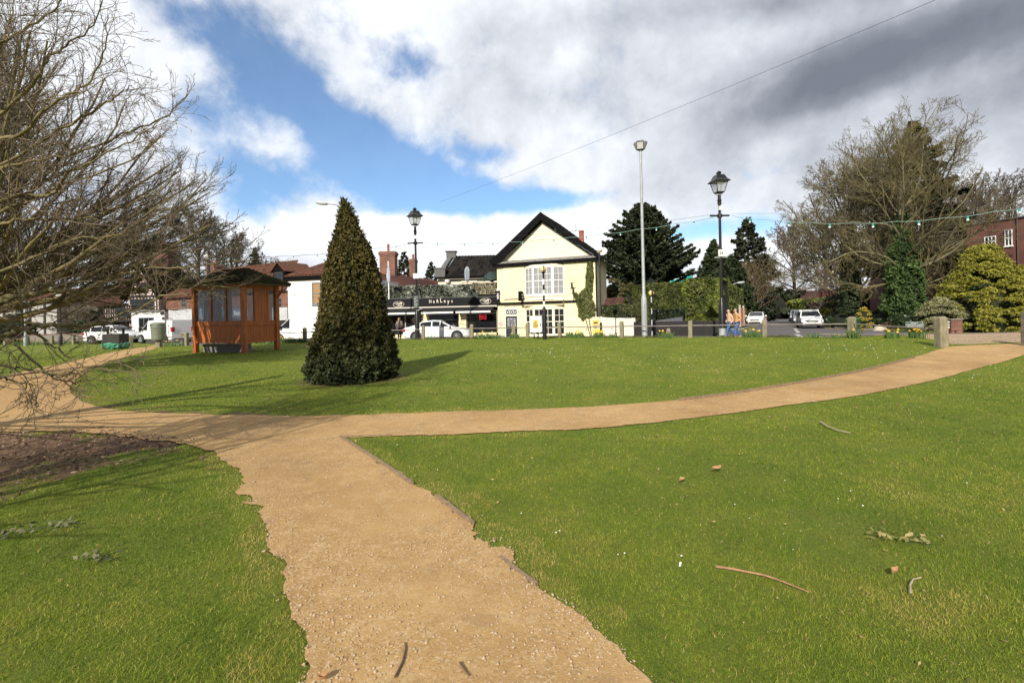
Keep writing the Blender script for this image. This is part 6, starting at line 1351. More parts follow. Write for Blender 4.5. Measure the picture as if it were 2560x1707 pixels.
b = P(1625, 800, 36); hedge('ground_ivy', (b.x, b.y), (P(1712, 800, 35).x, 35), 0.6, P(1660, 775, 35.5).z-0.1, 6000, 0.09, leafmat('ivy_dark', (0.008, 0.016, 0.008), (0.04, 0.055, 0.025), 0.45), 'dark ivy covered bank between the two conifer hedges', 75, faces=('f', 't'))
b0_ = P(1634, 802, 33.9); b1_ = P(1706, 792, 33.2); r = empty('tilted_board', (b0_.x, b0_.y, 0.1), math.atan2(b1_.y-b0_.y, b1_.x-b0_.x)); tag(r, 'dark slate grey banner board standing behind the black fence', 'board'); L_ = (b1_-b0_).xy.length; zz0 = b0_.z-0.1; zz1 = P(1706, 792, 33.2).z-0.1
MB().prism([(0, zz0-0.7), (L_, zz0-0.7), (L_, zz1), (0, zz0)], 0, 0.08).build('panel', mat('slate_board', (0.07, 0.075, 0.095), 0.5), r); mb = MB(); mb.tube([(L_*0.33+0.15*math.cos(t), -0.02, zz0-0.12+0.12*math.sin(t)) for t in np.linspace(0, 6.283, 13)], 0.02, 5, False); mb.build('round_logo', MLEAD, r)
# far hedges
for (u0, D0_, u1, D1_, v, dep, mm, lab, sd) in ((1968, 92, 2040, 74, 752, 2.5, MHG, 'rounded bright green hedge on the right of the side road bend', 64), (1940, 108, 1975, 100, 757, 1.5, leafmat('beech_hedge', (0.10, 0.035, 0.02), (0.22, 0.09, 0.05)), 'russet beech hedge at the end of the side road', 65), (2045, 76, 2080, 60, 758, 1.5, leafmat('brown_hedge', (0.05, 0.04, 0.02), (0.12, 0.085, 0.04)), 'brown hedge behind the far street light', 66)):
    p0 = P(u0, 780, D0_); p1 = P(u1, 780, D1_); hedge('garden_hedge', p0, p1, dep, P((u0+u1)/2, v, (D0_+D1_)/2).z-0.1, 5000, 0.26, mm, lab, sd, faces=('f', 't', 'l', 'r'), thick=0.3)
for u, v, D, rx, sd, lab in ((1890, 700, 92, 7, 81, 'dark evergreen mass left of the far parked cars'), (1935, 728, 105, 6, 82, 'dark evergreen at the end of the side road'), (1985, 722, 125, 8, 83, 'dark evergreen behind the russet hedge'), (2030, 735, 112, 6, 84, 'dark evergreen behind the bright green hedge'), (1862, 740, 72, 2.6, 85, 'dark shrub behind the wooden side fence'), (2125, 735, 70, 4, 86, 'dark evergreen behind the leaning ivy tree'), (2060, 730, 90, 4.5, 87, 'dark evergreen beyond the far street light')):
    b = base_at(u, D); h = hgt(u, v, D, b); clump_bush('evergreen_tree', b, rx, rx*0.7, h, 5000, 0.42, leafmat('evergreen_far', (0.010, 0.018, 0.008), (0.042, 0.055, 0.022)), lab, sd, 'tree', 'dark evergreens along the side road', clumps=70, csize=1.1, core=0.85)
# ---- the big bare trees
b = base_at(2262, 36); h = hgt(2250, 262, 36, b)
T1 = bare_tree('ivy_clad_tree', b, h, 7.2, 'tall bare tree with lichen yellow twigs and a thick ivy covered trunk', 103, trunk_h=0.24, n1=36, m=(10, 7, 5), bark_m=MB_LI, twig_m=bark('twig_lichen', (0.210, 0.175, 0.060), (0.100, 0.085, 0.055), 0.5), up=0.42, incl=(0.15, 1.35), trunk_r=0.24, wig=0.15, rmin=0.008, thick=0.95)
MIVY = leafmat('ivy_trunk', (0.015, 0.036, 0.011), (0.090, 0.145, 0.038), 0.7)
ivp = Prof(hgt(2262, 530, 36, b), [0, .1, .3, .5, .66, .74, .85, 1], [1.10, 1.20, 1.08, 1.05, 0.95, 0.50, 0.42, 0.25]); shell_leaves('ivy', T1, ivp, 22000, 0.12, MIVY, rv, nz=0.30, cz=1.3, flat=0.35); revolve_core('ivy_core', T1, ivp, MCORE, 0.75)
b = base_at(2128, 42); h = hgt(2100, 385, 42, b)
T2 = bare_tree('ivy_clad_tree', b, h, 7.4, 'smaller leaning bare tree with a narrow ivy covered trunk left of the big one', 104, trunk_h=0.12, n1=34, m=(10, 8, 5), bark_m=MB_LI, twig_m=bark('twig_lichen2', (0.185, 0.155, 0.065), (0.095, 0.080, 0.055), 0.5), up=0.5, incl=(0.2, 1.15), wig=0.15, rmin=0.012, trunk_r=0.23)
ivp = Prof(hgt(2128, 560, 42, b), [0, .1, .4, .7, 1], [0.95, 0.9, 0.75, 0.6, 0.25]); shell_leaves('ivy', T2, ivp, 7000, 0.15, leafmat('ivy_trunk2', (0.014, 0.026, 0.010), (0.065, 0.095, 0.035), 0.7), rv, nz=0.2, cz=1.0); revolve_core('ivy_core', T2, ivp, MCORE, 0.72)
G2 = 'bare winter trees behind the green'
for (u, v, D, r, sd, lab, tw, kw) in (
  (1985, 552, 118, 9.5, 111, 'grey brown bare tree at the bend of the side road', MB_BR, dict(n1=22, m=(9, 7, 4), rmin=0.035)),
  (2065, 515, 100, 8.5, 112, 'bare tree behind the far street light', MB_BR, dict(n1=20, m=(9, 7, 4), rmin=0.03)),
  (1885, 640, 64, 4.0, 113, 'fan shaped multi stemmed bare tree in front of the cedar', bark('twig_golden', (0.19, 0.14, 0.06), (0.11, 0.08, 0.045)), dict(n1=22, m=(8, 5, 3), trunk_h=0.02, incl=(0.15, 0.9), rmin=0.012)),
  (2090, 660, 62, 4.5, 114, 'purplish brown twiggy tree behind the leaning ivy tree', MB_RD, dict(n1=22, m=(8, 6, 4), trunk_h=0.05, rmin=0.014)),
  (2190, 450, 66, 8.5, 115, 'brown bare tree between the two ivy clad trees', MB_BR, dict(n1=20, m=(9, 7, 4), rmin=0.02)),
  (2370, 590, 40, 3.4, 116, 'many stemmed brown coppiced tree left of the golden conifer', bark('twig_coppice', (0.10, 0.075, 0.035), (0.055, 0.042, 0.03)), dict(n1=34, m=(9, 6, 4), trunk_h=0.02, incl=(0.1, 0.75), rmin=0.009, thick=1.3)),
  (2430, 430, 60, 6.5, 117, 'grey bare tree rising above the brick block roof', MB_BR, dict(n1=22, m=(9, 7, 5), rmin=0.018)),
  (2530, 420, 66, 7.5, 118, 'brown bare tree at the right edge behind the brick block', MB_BR, dict(n1=22, m=(9, 7, 5), rmin=0.02)),
  (2345, 480, 52, 6, 119, 'bare tree with brown twigs right of the ivy clad tree', MB_BR, dict(n1=20, m=(9, 7, 4), rmin=0.016)),
  (500, 508, 74, 8.5, 121, 'dense dark bare tree behind the timber framed house', MB_DK, dict(n1=24, m=(10, 7, 5), rmin=0.024)),
  (590, 560, 80, 6.0, 122, 'bare tree above the left end of the orange pantile roof', MB_DK, dict(n1=20, m=(9, 7, 4), rmin=0.024)),
  (660, 625, 92, 5.0, 123, 'small distant bare tree over the orange pantile roof', MB_BR, dict(n1=16, m=(8, 6, 4), rmin=0.03)),
  (705, 645, 95, 4.5, 124, 'low distant bare tree left of the white building roof', MB_BR, dict(n1=14, m=(8, 5, 4), rmin=0.03)),
  (300, 560, 82, 9, 125, 'bare tree behind the chimney of the timber framed house', MB_DK, dict(n1=20, m=(9, 7, 4), rmin=0.028)),
  (120, 570, 78, 9, 126, 'bare tree behind the plastered cottage', MB_DK, dict(n1=20, m=(9, 7, 4), rmin=0.028)),
  (-40, 540, 76, 9, 127, 'bare tree at the left edge behind the cottage', MB_DK, dict(n1=20, m=(9, 7, 4), rmin=0.028)),
  (400, 600, 78, 7, 128, 'bare tree right of the tall brick chimney', MB_DK, dict(n1=20, m=(9, 6, 4), rmin=0.026)),
  (195, 745, 52, 2.2, 129, 'brown twiggy bush in front of the outbuilding', MB_BR, dict(n1=26, m=(7, 5, 3), trunk_h=0.03, rmin=0.010))):
    b = base_at(u, D); h = hgt(u, v, D, b); bare_tree('bare_tree', b, h, r, lab, sd, group=G2, twig_m=tw, **kw)
for u, v, D, rx, sd, lab in ((35, 782, 50, 1.9, 91, 'dark clipped bush in front of the plastered cottage'), (232, 772, 54, 1.6, 92, 'dark holly bush left of the striped timber wall'), (-20, 790, 48, 2.0, 93, 'dark green bush at the left edge'), (205, 800, 51, 1.2, 94, 'low green bush behind the far left fence')):
    b = base_at(u, D); h = hgt(u, v, D, b); clump_bush('cottage_shrub', b, rx, rx*0.7, h, 3500, 0.14, MHOL, lab, sd, group='shrubs in front of the cottages', clumps=40, csize=0.4, core=0.85)
# ---- ivy on the house corner
ir = empty('climbing_ivy', H.world(hw-0.45, -0.13, 0), H.rz); tag(ir, 'ivy climbing the right hand corner of the cream gabled house', 'ivy')
n = 4600; pts_iv = [(0.3, -0.35, 0.55), (1.2, -0.30, 0.75), (2.2, -0.25, 0.75), (2.8, -0.45, 0.85), (3.1, -0.35, 0.60), (3.6, -0.05, 0.42), (4.6, 0.02, 0.34), (5.4, 0.05, 0.26)]
tz = 1.4+4.1*rv.rand(n)**1.1; hs = np.array([p[0] for p in pts_iv]); cxs = np.interp(tz, hs, [p[1] for p in pts_iv]); ws = np.interp(tz, hs, [p[2] for p in pts_iv])*(0.75+0.6*fbm(tz*2.5, tz*0+4, 3)); kx = rv.uniform(-1, 1, n)
Pc = np.stack([cxs+kx*ws*0.75+0.05, -0.02-0.12*rv.rand(n)*(1.1-kx**2), tz], -1)
k3 = 1500; t3 = rv.rand(k3); xa = np.where(rv.rand(k3) < 0.5, -0.9*t3, -0.2-0.9*t3); za = np.where(xa > -0.9*t3-0.001, 3.0-0.0*t3, 2.95-1.4*(1-t3)); Pc = np.concatenate([Pc, np.stack([-0.5-0.55*t3+rv.normal(size=k3)*0.06, -0.03-0.05*rv.rand(k3), 3.15-1.7*(1-t3)**1.5*0.6+rv.normal(size=k3)*0.06-0.9*(1-t3)], -1)])
V, F, k = leaf_faces(Pc, np.tile([0, -1.0, 0.1], (len(Pc), 1)), 0.10, rv, 0.5, 1.3); np_mesh('leaves', V, F, leafmat('house_ivy', (0.030, 0.048, 0.012), (0.24, 0.25, 0.085), 0.6), ir, rnd=np.repeat(rv.rand(len(Pc)), k))
st_ = [np.array([(0.1, -0.03, 0.0), (-0.1, -0.03, 1.5), (-0.2, -0.03, 3.0), (0.05, -0.03, 4.4), (0.08, -0.03, 5.5)]), np.array([(0.0, -0.03, 0.0), (-0.3, -0.03, 1.2), (-0.6, -0.03, 2.0), (-0.8, -0.03, 2.7), (-1.1, -0.03, 3.0)])]
V, F = tubes_np(st_, [np.linspace(0.04, 0.01, 5)]*2, 5); np_mesh('stem', V, F, MTRK, ir)
# ================================================================ near trees on the left
def left_tree_far():
    base = Vector((-16.5, 14.5, zt(-16.5, 14.5))); root = empty('spreading_tree', base); tag(root, 'dense spreading bare tree with upswept twigs filling the left of the view', 'tree'); rng = np.random.RandomState(201)
    tk = np.array([[0, 0, -0.2], [0.05, 0, 1.0], [0.0, 0.1, 2.4], [0.1, 0.1, 4.2]]); tr = np.array([0.42, 0.36, 0.30, 0.2]); n1 = 54
    az = rng.uniform(-1.5, 1.3, n1); az[:6] = rng.uniform(2, 4.2, 6); t = rng.rand(n1); S0 = np.stack([np.zeros(n1), np.zeros(n1), 1.7+2.7*t], -1); inc = 1.38-1.22*t+rng.normal(size=n1)*0.14
    D0 = np.stack([np.cos(az)*np.sin(inc), np.sin(az)*np.sin(inc)*0.8, np.cos(inc)], -1); L0 = np.interp(inc, [0.3, 0.9, 1.5], [6.9, 7.8, 8.0])*(0.85+0.2*rng.rand(n1)); R0 = 0.075+0.05*rng.rand(n1)
    lv = grow(S0, D0, L0, R0, [dict(k=8, wig=0.07, up=0.25, m=13, t0=0.2, ang=0.50, lr=0.36, rr=0.5, tip=0.2), dict(k=5, wig=0.10, up=0.35, m=9, t0=0.1, ang=0.5, lr=0.42, rr=0.55), dict(k=4, wig=0.12, up=0.25, m=6, t0=0.1, ang=0.6, lr=0.36, rr=0.6), dict(k=3, wig=0.15, up=0.1)], rng)
    branches_mesh('trunk', [(tk[None], tr[None])]+lv[:1], (12, 7), MB_OL, root); branches_mesh('crown', lv[1:], (4, 3, 3), bark('twig_grey_olive', (0.175, 0.140, 0.085), (0.080, 0.063, 0.042), 5), root, 0.0042)
left_tree_far()
def left_tree_near():
    base = Vector((-9.6, 6.2, 0.0)); root = empty('overhanging_tree', base); tag(root, 'nearer bare tree off to the left whose long curving branches hang over the path', 'tree'); rng = np.random.RandomState(202)
    tk = np.array([[0, 0, -0.2], [0.05, 0.0, 1.0], [0.15, 0.05, 2.0], [0.2, 0.1, 3.6], [0.1, 0.1, 5.0]]); tr = np.array([0.30, 0.26, 0.22, 0.17, 0.10])
    # main boughs: photo pixels (2560 wide) with a depth, each leaving the trunk
    B_ = [ (2.6, 0.055, 6.4, [(-220, 420), (-60, 330), (40, 250), (90, 205), (120, 150), (168, 117), (235, 62), (262, -20)]),
      (3.4, 0.05, 6.0, [(-200, 240), (-60, 150), (60, 75), (130, 30), (170, -30)]),
      (2.4, 0.05, 6.8, [(-150, 480), (0, 415), (120, 340), (250, 268), (300, 232), (330, 215)]),
      (2.2, 0.055, 6.3, [(-160, 530), (0, 500), (60, 488), (135, 485), (160, 440), (230, 400), (330, 350), (400, 300)]),
      (2.0, 0.05, 7.0, [(-160, 470), (0, 420), (100, 400), (200, 380), (330, 328), (420, 285), (470, 235)]),
      (1.9, 0.055, 6.6, [(-160, 600), (0, 530), (70, 505), (130, 470), (230, 440), (330, 400), (400, 340)]),
      (1.8, 0.05, 6.9, [(-160, 640), (0, 560), (100, 545), (200, 548), (300, 520), (390, 480), (440, 430)]),
      (1.6, 0.06, 6.2, [(-170, 760), (0, 748), (60, 725), (110, 712), (160, 715), (220, 690), (300, 650), (345, 605), (410, 575)]),
      (1.6, 0.05, 6.7, [(-170, 720), (0, 680), (100, 640), (180, 600), (280, 590), (370, 545), (430, 520)]),
      (1.45, 0.055, 6.0, [(-170, 790), (0, 752), (70, 735), (130, 728), (200, 728), (260, 705), (330, 680), (420, 668), (480, 680)]),
      (1.2, 0.06, 5.6, [(-170, 880), (0, 845), (50, 822), (100, 815), (150, 813), (230, 812), (280, 795), (350, 770), (420, 735), (470, 735)]),
      (1.1, 0.04, 5.9, [(-170, 800), (0, 797), (60, 805), (130, 813), (220, 815), (300, 800), (380, 770), (440, 740)]),
      (1.0, 0.035, 5.4, [(-150, 830), (60, 828), (120, 855), (160, 885), (195, 912), (225, 940)]),
      (1.1, 0.03, 5.2, [(-150, 905), (0, 915), (70, 925), (130, 935), (190, 925), (260, 915), (330, 885)]),
      (1.0, 0.025, 5.0, [(-150, 960), (-20, 945), (40, 955), (85, 965), (90, 1005), (86, 1030)]),
      (1.4, 0.035, 5.6, [(-150, 870), (0, 850), (60, 880), (120, 935), (160, 950), (200, 955), (235, 948)]),
      (3.6, 0.05, 5.5, [(-220, 120), (-100, 30), (10, -30), (60, -60)]), (3.0, 0.045, 6.4, [(-220, 330), (-60, 200), (20, 80), (40, -20)]),
      (2.8, 0.045, 5.8, [(-200, 380), (0, 350), (60, 330), (140, 250), (200, 225), (238, 185), (262, 120), (270, 40)]) ]
    Pl = []; Rl = []; S0 = []; D0 = []; L0 = []; R0 = []
    for z0, r0, D, pts in B_:
        w = [Vector((0.1, 0.05, z0))]; n_ = len(pts)
        for i, (u, v) in enumerate(pts):
            dd = D+0.5*math.sin(i*1.3+z0*5)*0.4-0.25*i/n_; w.append(P(u, v, dd)-base)
        # Catmull-Rom resample
        pp = []; ww = [w[0]]+w+[w[-1]]
        for i in range(1, len(ww)-2):
            for s_ in range(5):
                t = s_/5.0; p0, p1, p2, p3 = ww[i-1], ww[i], ww[i+1], ww[i+2]
                pp.append(0.5*((2*p1)+(p2-p0)*t+(2*p0-5*p1+4*p2-p3)*t*t+(3*p1-p0-3*p2+p3)*t**3))
        pp.append(w[-1]); A = np.array([tuple(p) for p in pp]); A[1:-1] += rng.normal(size=(len(A)-2, 3))*0.012; k = len(A); rad = r0*0.60*np.linspace(1.0, 0.16, k)**1.0
        Pl.append(A); Rl.append(rad)
        m_ = 24 if z0 > 1.7 else (12 if z0 > 1.15 else 7)
        for q in range(m_):
            t = 0.30+0.68*(q+rng.rand())/m_; i = min(int(t*(k-1)), k-2); T = A[i+1]-A[i]; T /= np.linalg.norm(T); sd = np.cross(T, rng.normal(size=3)); sd /= np.linalg.norm(sd); an = 0.5+0.5*rng.rand()
            S0.append(A[i]); D0.append(T*math.cos(an)+sd*math.sin(an)); L0.append((0.45+0.9*rng.rand())*(1.15-0.6*t)); R0.append(max(0.0045, rad[i]*0.42))
    V1, F1 = tubes_np([tk]+Pl, [tr]+Rl, 8); np_mesh('trunk', V1, F1, MB_OL, root, smooth=True)
    lv = grow(np.array(S0), np.array(D0), np.array(L0), np.array(R0), [dict(k=7, wig=0.12, up=0.35, curl=0.9, m=5, t0=0.15, ang=0.6, lr=0.5, rr=0.6, tip=0.4), dict(k=6, wig=0.10, up=0.15, curl=1.1, m=2, t0=0.2, ang=0.6, lr=0.5, rr=0.7), dict(k=5, wig=0.1, up=0.1, curl=1.0)], rng)
    branches_mesh('crown', lv, (5, 4, 3), MB_TW, root, 0.0022)
left_tree_near()
# a bare tree beside the photographer's left, outside the frame, whose branches dapple the junction
bare_tree('bare_tree', (-7.4, 0.5, 0.0), 6.8, 3.4, 'bare tree left of the viewpoint that throws branch shadows over the junction', 210, trunk_h=0.25, n1=26, m=(9, 7, 4), bark_m=MB_OL, twig_m=MB_TW, incl=(0.3, 1.2), group=G2)
# ================================================================ FENCE, LAMPS AND STREET FURNITURE
MPOST = mat('weathered_post', (0.30, 0.26, 0.17), 0.95, alt=(0.15, 0.135, 0.085), scale=5, bump=0.6, bscale=30, stretch=(2, 2, 0.6))
MRAIL = mat('galvanised_rail', (0.20, 0.175, 0.155), 0.6, var=0.25, scale=4)
MBLKG = mat('black_gloss', (0.010, 0.010, 0.011), 0.35, var=0.2)
MGALV = mat('galvanised_steel', (0.36, 0.38, 0.39), 0.55, metal=0.2, var=0.18, scale=5)
def fdepth(u, v=846):
    a, b = ray(u, v); D = 20.0
    for _ in range(60): D = 0.5*D+0.5*yf(a*D)
    return Vector((a*D, D, zt(a*D, D)))
prng = random.Random(5)
def post_part(parent, p, w, h, ang, m=MPOST, slope=0.04, name='post'):
    mb = MB(Matrix.Translation(p) @ Matrix.Rotation(ang, 4, 'Z') @ Matrix.Rotation(R(prng.uniform(-1.5, 1.5)), 4, 'Y'))
    b = 0.015; s = w/2
    rows = [(s, -0.3), (s, h-0.05), (s-b, h-0.02), (s-0.05, h+slope*prng.random())]
    vs = []; 
    for q, z in rows:
        c = min(b, q*0.3)
        vs += [(q-c, -q, z), (q, -q+c, z), (q, q-c, z), (q-c, q, z), (-q+c, q, z), (-q, q-c, z), (-q, -q+c, z), (-q+c, -q, z)]
    fs = [(i*8+j, i*8+(j+1) % 8, i*8+8+(j+1) % 8, i*8+8+j) for i in range(3) for j in range(8)]+[tuple(range(24, 32))]
    mb.add(vs, fs); return mb.build(name, m, parent)
def fence(us, name_label, w=0.19, h=0.84, rail_h=0.60, extra=None, rail=True, wlist=None):
    pts = [fdepth(u) if not isinstance(u, Vector) else u for u in us]; root = empty('post_and_rail_fence', (0, 0, 0)); mid = pts[len(pts)//2]; root.location = mid; tag(root, name_label, 'fence')
    loc = [p-mid for p in pts]
    for i, p in enumerate(loc):
        a = loc[min(i+1, len(loc)-1)]-loc[max(i-1, 0)]; ww, hh = (wlist[i] if wlist and wlist[i] else (w, h)); post_part(root, p, ww, hh, math.atan2(a.y, a.x))
    if rail:
        for a, b, ia in zip(loc[:-1], loc[1:], range(99)):
            d = (b-a).normalized(); mb = MB(); z = Vector((0, 0, rail_h)); s0 = a+d*(w/2)+z; s1 = b-d*(w/2)+z
            mb.tube([s0, (s0+s1)/2+Vector((0, 0, -0.012)), s1], 0.030, 6); mb.build('rail', MRAIL, root)
    return root
R1 = Vector((ray(2130, 845)[0]*20.6, 20.6, 0)); R1.z = zt(R1.x, R1.y); R2 = Vector((ray(2354, 855)[0]*16.2, 16.2, 0)); R2.z = zt(R2.x, R2.y)
fence([620+0, 690, 762, 845, 950, 1058, 1180, 1319, 1400, 1555, 1726, 1912, R1, R2], 'long weathered post and single rail fence along the far edge of the middle lawn', wlist=[None]*12+[(0.24, 0.90), (0.28, 1.0)])
fence([327, 249, 184, 130, 69, 13, -60], 'fence of pale posts with a thin rail at the far side of the left lawn', w=0.22, h=0.82)
fence([402, 467, 530], 'short stretch of post and rail fence between the path gap and the wooden shelter', w=0.20)
g_ = fdepth(1284.5); g_.y += 1.2; r = empty('wooden_bollard', g_); tag(r, 'squat brown wooden bollard just behind the rail in front of the navy door', 'bollard'); post_part(r, Vector((0, 0, 0)), 0.2, 0.72, 0.1)
g_ = fdepth(1696); g_.y += 1.5; r = empty('wooden_bollard', g_); tag(r, 'very low wooden stump post in front of the black board fence', 'bollard'); post_part(r, Vector((0, 0, 0)), 0.17, 0.42, 0.1)
g_ = G(2566, 865); r = empty('gate_post', g_); tag(r, 'dark square wooden gate post at the right edge of the gravel path', 'post'); post_part(r, Vector((0.05, 0, 0)), 0.26, 1.12, 0.4, mat('dark_post', (0.10, 0.085, 0.065), 0.9, var=0.4, scale=5))
# ---- victorian lantern posts
MLGLASS = bpy.data.materials.new('lantern_glass'); MLGLASS.use_nodes = True
def thin_glass(m, tint, gloss=0.12, rough=0.05, dmix=0.12):
    nt = m.node_tree; N = nt.nodes; L = nt.links; N.remove(N['Principled BSDF']); t = N.new('ShaderNodeBsdfTransparent'); t.inputs[0].default_value = (*tint, 1); g = N.new('ShaderNodeBsdfGlossy'); g.inputs['Roughness'].default_value = rough; d = N.new('ShaderNodeBsdfDiffuse'); d.inputs[0].default_value = (0.6, 0.62, 0.65, 1)
    x = N.new('ShaderNodeMixShader'); x.inputs[0].default_value = gloss; y = N.new('ShaderNodeMixShader'); y.inputs[0].default_value = dmix; L.new(t.outputs[0], x.inputs[1]); L.new(g.outputs[0], x.inputs[2]); L.new(x.outputs[0], y.inputs[1]); L.new(d.outputs[0], y.inputs[2]); L.new(y.outputs[0], N['Material Output'].inputs[0])
thin_glass(MLGLASS, (0.93, 0.94, 0.95), dmix=0.3); MSHGL = bpy.data.materials.new('shelter_glazing'); MSHGL.use_nodes = True; thin_glass(MSHGL, (0.62, 0.66, 0.72), 0.10)
def lantern_post(u, D, vt, vb, label, rz=0.4, kind=0):
    a, b = ray(u, vb); base = Vector((a*D, D, 0)); base.z = zt(base.x, base.y); H_ = P(u, vt, D).z-base.z; f = lambda t: t*H_; k = H_/8.0
    r = empty('lantern_post', base, rz); tag(r, label, 'street lamp', 'black lantern posts')
    MB().lathe([(0.15*k, -0.2), (0.15*k, f(0.19)), (0.125*k, f(0.20)), (0.11*k, f(0.215)), (0.075*k, f(0.235))], n=16).build('base_column', MBLKG, r)
    MB().lathe([(0.070*k, f(0.23)), (0.062*k, f(0.80)), (0.095*k, f(0.802)), (0.095*k, f(0.812)), (0.075*k, f(0.815)), (0.10*k, f(0.822)), (0.10*k, f(0.828)), (0.075*k, f(0.832)), (0.075*k, f(0.858))], n=14).build('pole', MBLKG, r)
    s = [(-1, -1), (1, -1), (1, 1), (-1, 1)]; zb_, zt_ = f(0.872), f(0.936); wb, wt = 0.17*k, 0.29*k
    ln = MB()
    for sx, sy in s: ln.tube([(sx*0.04*k, sy*0.04*k, f(0.856)), (sx*wb*0.9, sy*wb*0.9, zb_)], 0.012*k, 5); ln.tube([(sx*wb, sy*wb, zb_), (sx*wt, sy*wt, zt_)], 0.018*k, 5)
    ln.lathe([(wb*1.42, zb_-0.02*k), (wb*1.46, zb_+0.03*k)], n=4); fr_ = ln.build('lantern_frame', MBLKG, r)
    gl = MB(); q = 0.95
    gl.add([(sx*wb*q, sy*wb*q, zb_+0.03*k) for sx, sy in s]+[(sx*wt*q, sy*wt*q, zt_) for sx, sy in s], [(0, 1, 5, 4), (1, 2, 6, 5), (2, 3, 7, 6), (3, 0, 4, 7)]); gl.build('lantern_glass', MLGLASS, r)
    MB().lathe([(0.1*k, zb_+0.03*k), (0.13*k, zb_+0.10*k), (0.07*k, zb_+0.12*k)], n=10).build('lamp_fitting', mat('lamp_white', (0.7, 0.7, 0.68), 0.4), r)
    rf = MB(); rf.lathe([(0.53*k, zt_-0.01), (0.54*k, zt_+0.02*k), (0.40*k, zt_+0.12*k), (0.27*k, f(0.975)), (0.25*k, f(0.978)), (0.10*k, f(0.980)), (0.10*k, f(0.986)), (0.13*k, f(0.990)), (0.10*k, f(0.998)), (0.02, f(1.004))], n=4, smooth=False); rf.build('lantern_roof', MBLKG, r)
    c = MB(Matrix.Rotation(-rz, 4, 'Z')); c.box(-0.47*k, 0.47*k, -0.03*k, 0.03*k, f(0.728), f(0.738)); c.lathe([(0.12*k, f(0.722)), (0.12*k, f(0.742))], n=10); c.build('cross_arm', MBLKG, r)
    c = MB(Matrix.Rotation(-rz, 4, 'Z')); c.cbox(0, -0.11*k, f(0.775), 0.16*k, 0.12*k, 0.20*k); c.build('sensor_box', mat('box_white', (0.65, 0.65, 0.63), 0.5), r)
    T = Matrix.Rotation(-rz, 4, 'Z')
    if kind == 0:
        MB(T).box(-0.15*k, 0.17*k, -0.10*k, -0.085*k, f(0.485), f(0.527)).build('notice_plate', mat('box_white', (0.65, 0.65, 0.63), 0.5), r); MB(T).box(-0.29*k, 0.32*k, -0.05*k, 0.05*k, f(0.478), f(0.4835)).build('bracket', MGALV, r)
        n_ = MB(T); add_text(n_, '24', 0.16*k, 0, -0.11*k, f(0.505)); n_.build('notice_lettering', MBLK, r)
        MB().lathe([(0.155*k, 0.02), (0.155*k, f(0.052))], n=16).build('metal_sleeve', MGALV, r)
    else:
        n_ = MB(T); n_.box(-0.16*k, 0.18*k, -0.13*k, -0.09*k, f(0.462), f(0.50)); n_.build('junction_box', mat('box_white', (0.65, 0.65, 0.63), 0.5), r)
        MB(T).bbox(-0.17*k, 0.17*k, -0.19*k, -0.165*k, f(0.235), f(0.335), 0.01).build('timetable_board', mat('board_darkgreen', (0.02, 0.035, 0.035), 0.5), r)
        n_ = MB(T)
        for j in range(7): n_.box(-0.12*k, 0.02*k+0.10*k*prng.random(), -0.198*k, -0.192*k, f(0.245+0.012*j), f(0.2475+0.012*j))
        n_.build('timetable_line', mat('box_white', (0.65, 0.65, 0.63), 0.5), r)
        n_ = MB(T); n_.tube([(0.05, -0.1*k, f(0.218)), (0.35*k, -0.2*k, f(0.232))], 0.03*k, 6); n_.build('spur', MGALV, r)
    return r
L1 = lantern_post(1806, 24.2, 429, 839, 'tall black lantern post near the walking men with a metal sleeve at its foot', 0.12, 0)
L2 = lantern_post(1044, 29.9, 520, 849, 'tall black lantern post with timetable board in front of the restaurant', 0.7, 1)
lantern_post(527, 37.5, 585, 850, 'dark lantern post rising behind the wooden shelter roof', 0.5, 1)
# ---- tall galvanised floodlight mast
D = 25.4; a, b = ray(1612, 843); base = Vector((a*D, D, 0)); base.z = zt(base.x, base.y); H_ = P(1605, 372, D).z-base.z; r = empty('floodlight_mast', base); tag(r, 'very tall galvanised steel mast with a cluster of floodlights', 'mast')
MB().lathe([(0.145, -0.2), (0.15, 1.95), (0.14, 2.05), (0.085, 2.3), (0.078, H_*0.6), (0.058, H_)], n=14).build('pole', MGALV, r)
MB().box(-0.05, 0.05, -0.152, -0.145, 0.45, 1.75).build('access_door', mat('galv_dull', (0.28, 0.29, 0.30), 0.6), r)
for k in range(3):
    T = Matrix.Translation((0, 0, H_+0.12)) @ Matrix.Rotation(R(-35+120*k+15), 4, 'Z') @ Matrix.Translation((0, -0.10, 0)) @ Matrix.Rotation(R(24), 4, 'X')
    f_ = MB(T).bbox(-0.19, 0.19, -0.14, 0.03, -0.17, 0.28, 0.03).build('floodlight', mat('flood_grey', (0.12, 0.12, 0.115), 0.6), r); MB(T).box(-0.15, 0.15, -0.148, -0.142, -0.13, 0.2).build('lens', mat('lens_pale', (0.55, 0.57, 0.58), 0.15), f_)
MB().lathe([(0.08, H_-0.05), (0.14, H_+0.0), (0.14, H_+0.15), (0.05, H_+0.2)], n=10).build('mounting_head', MGALV, r)
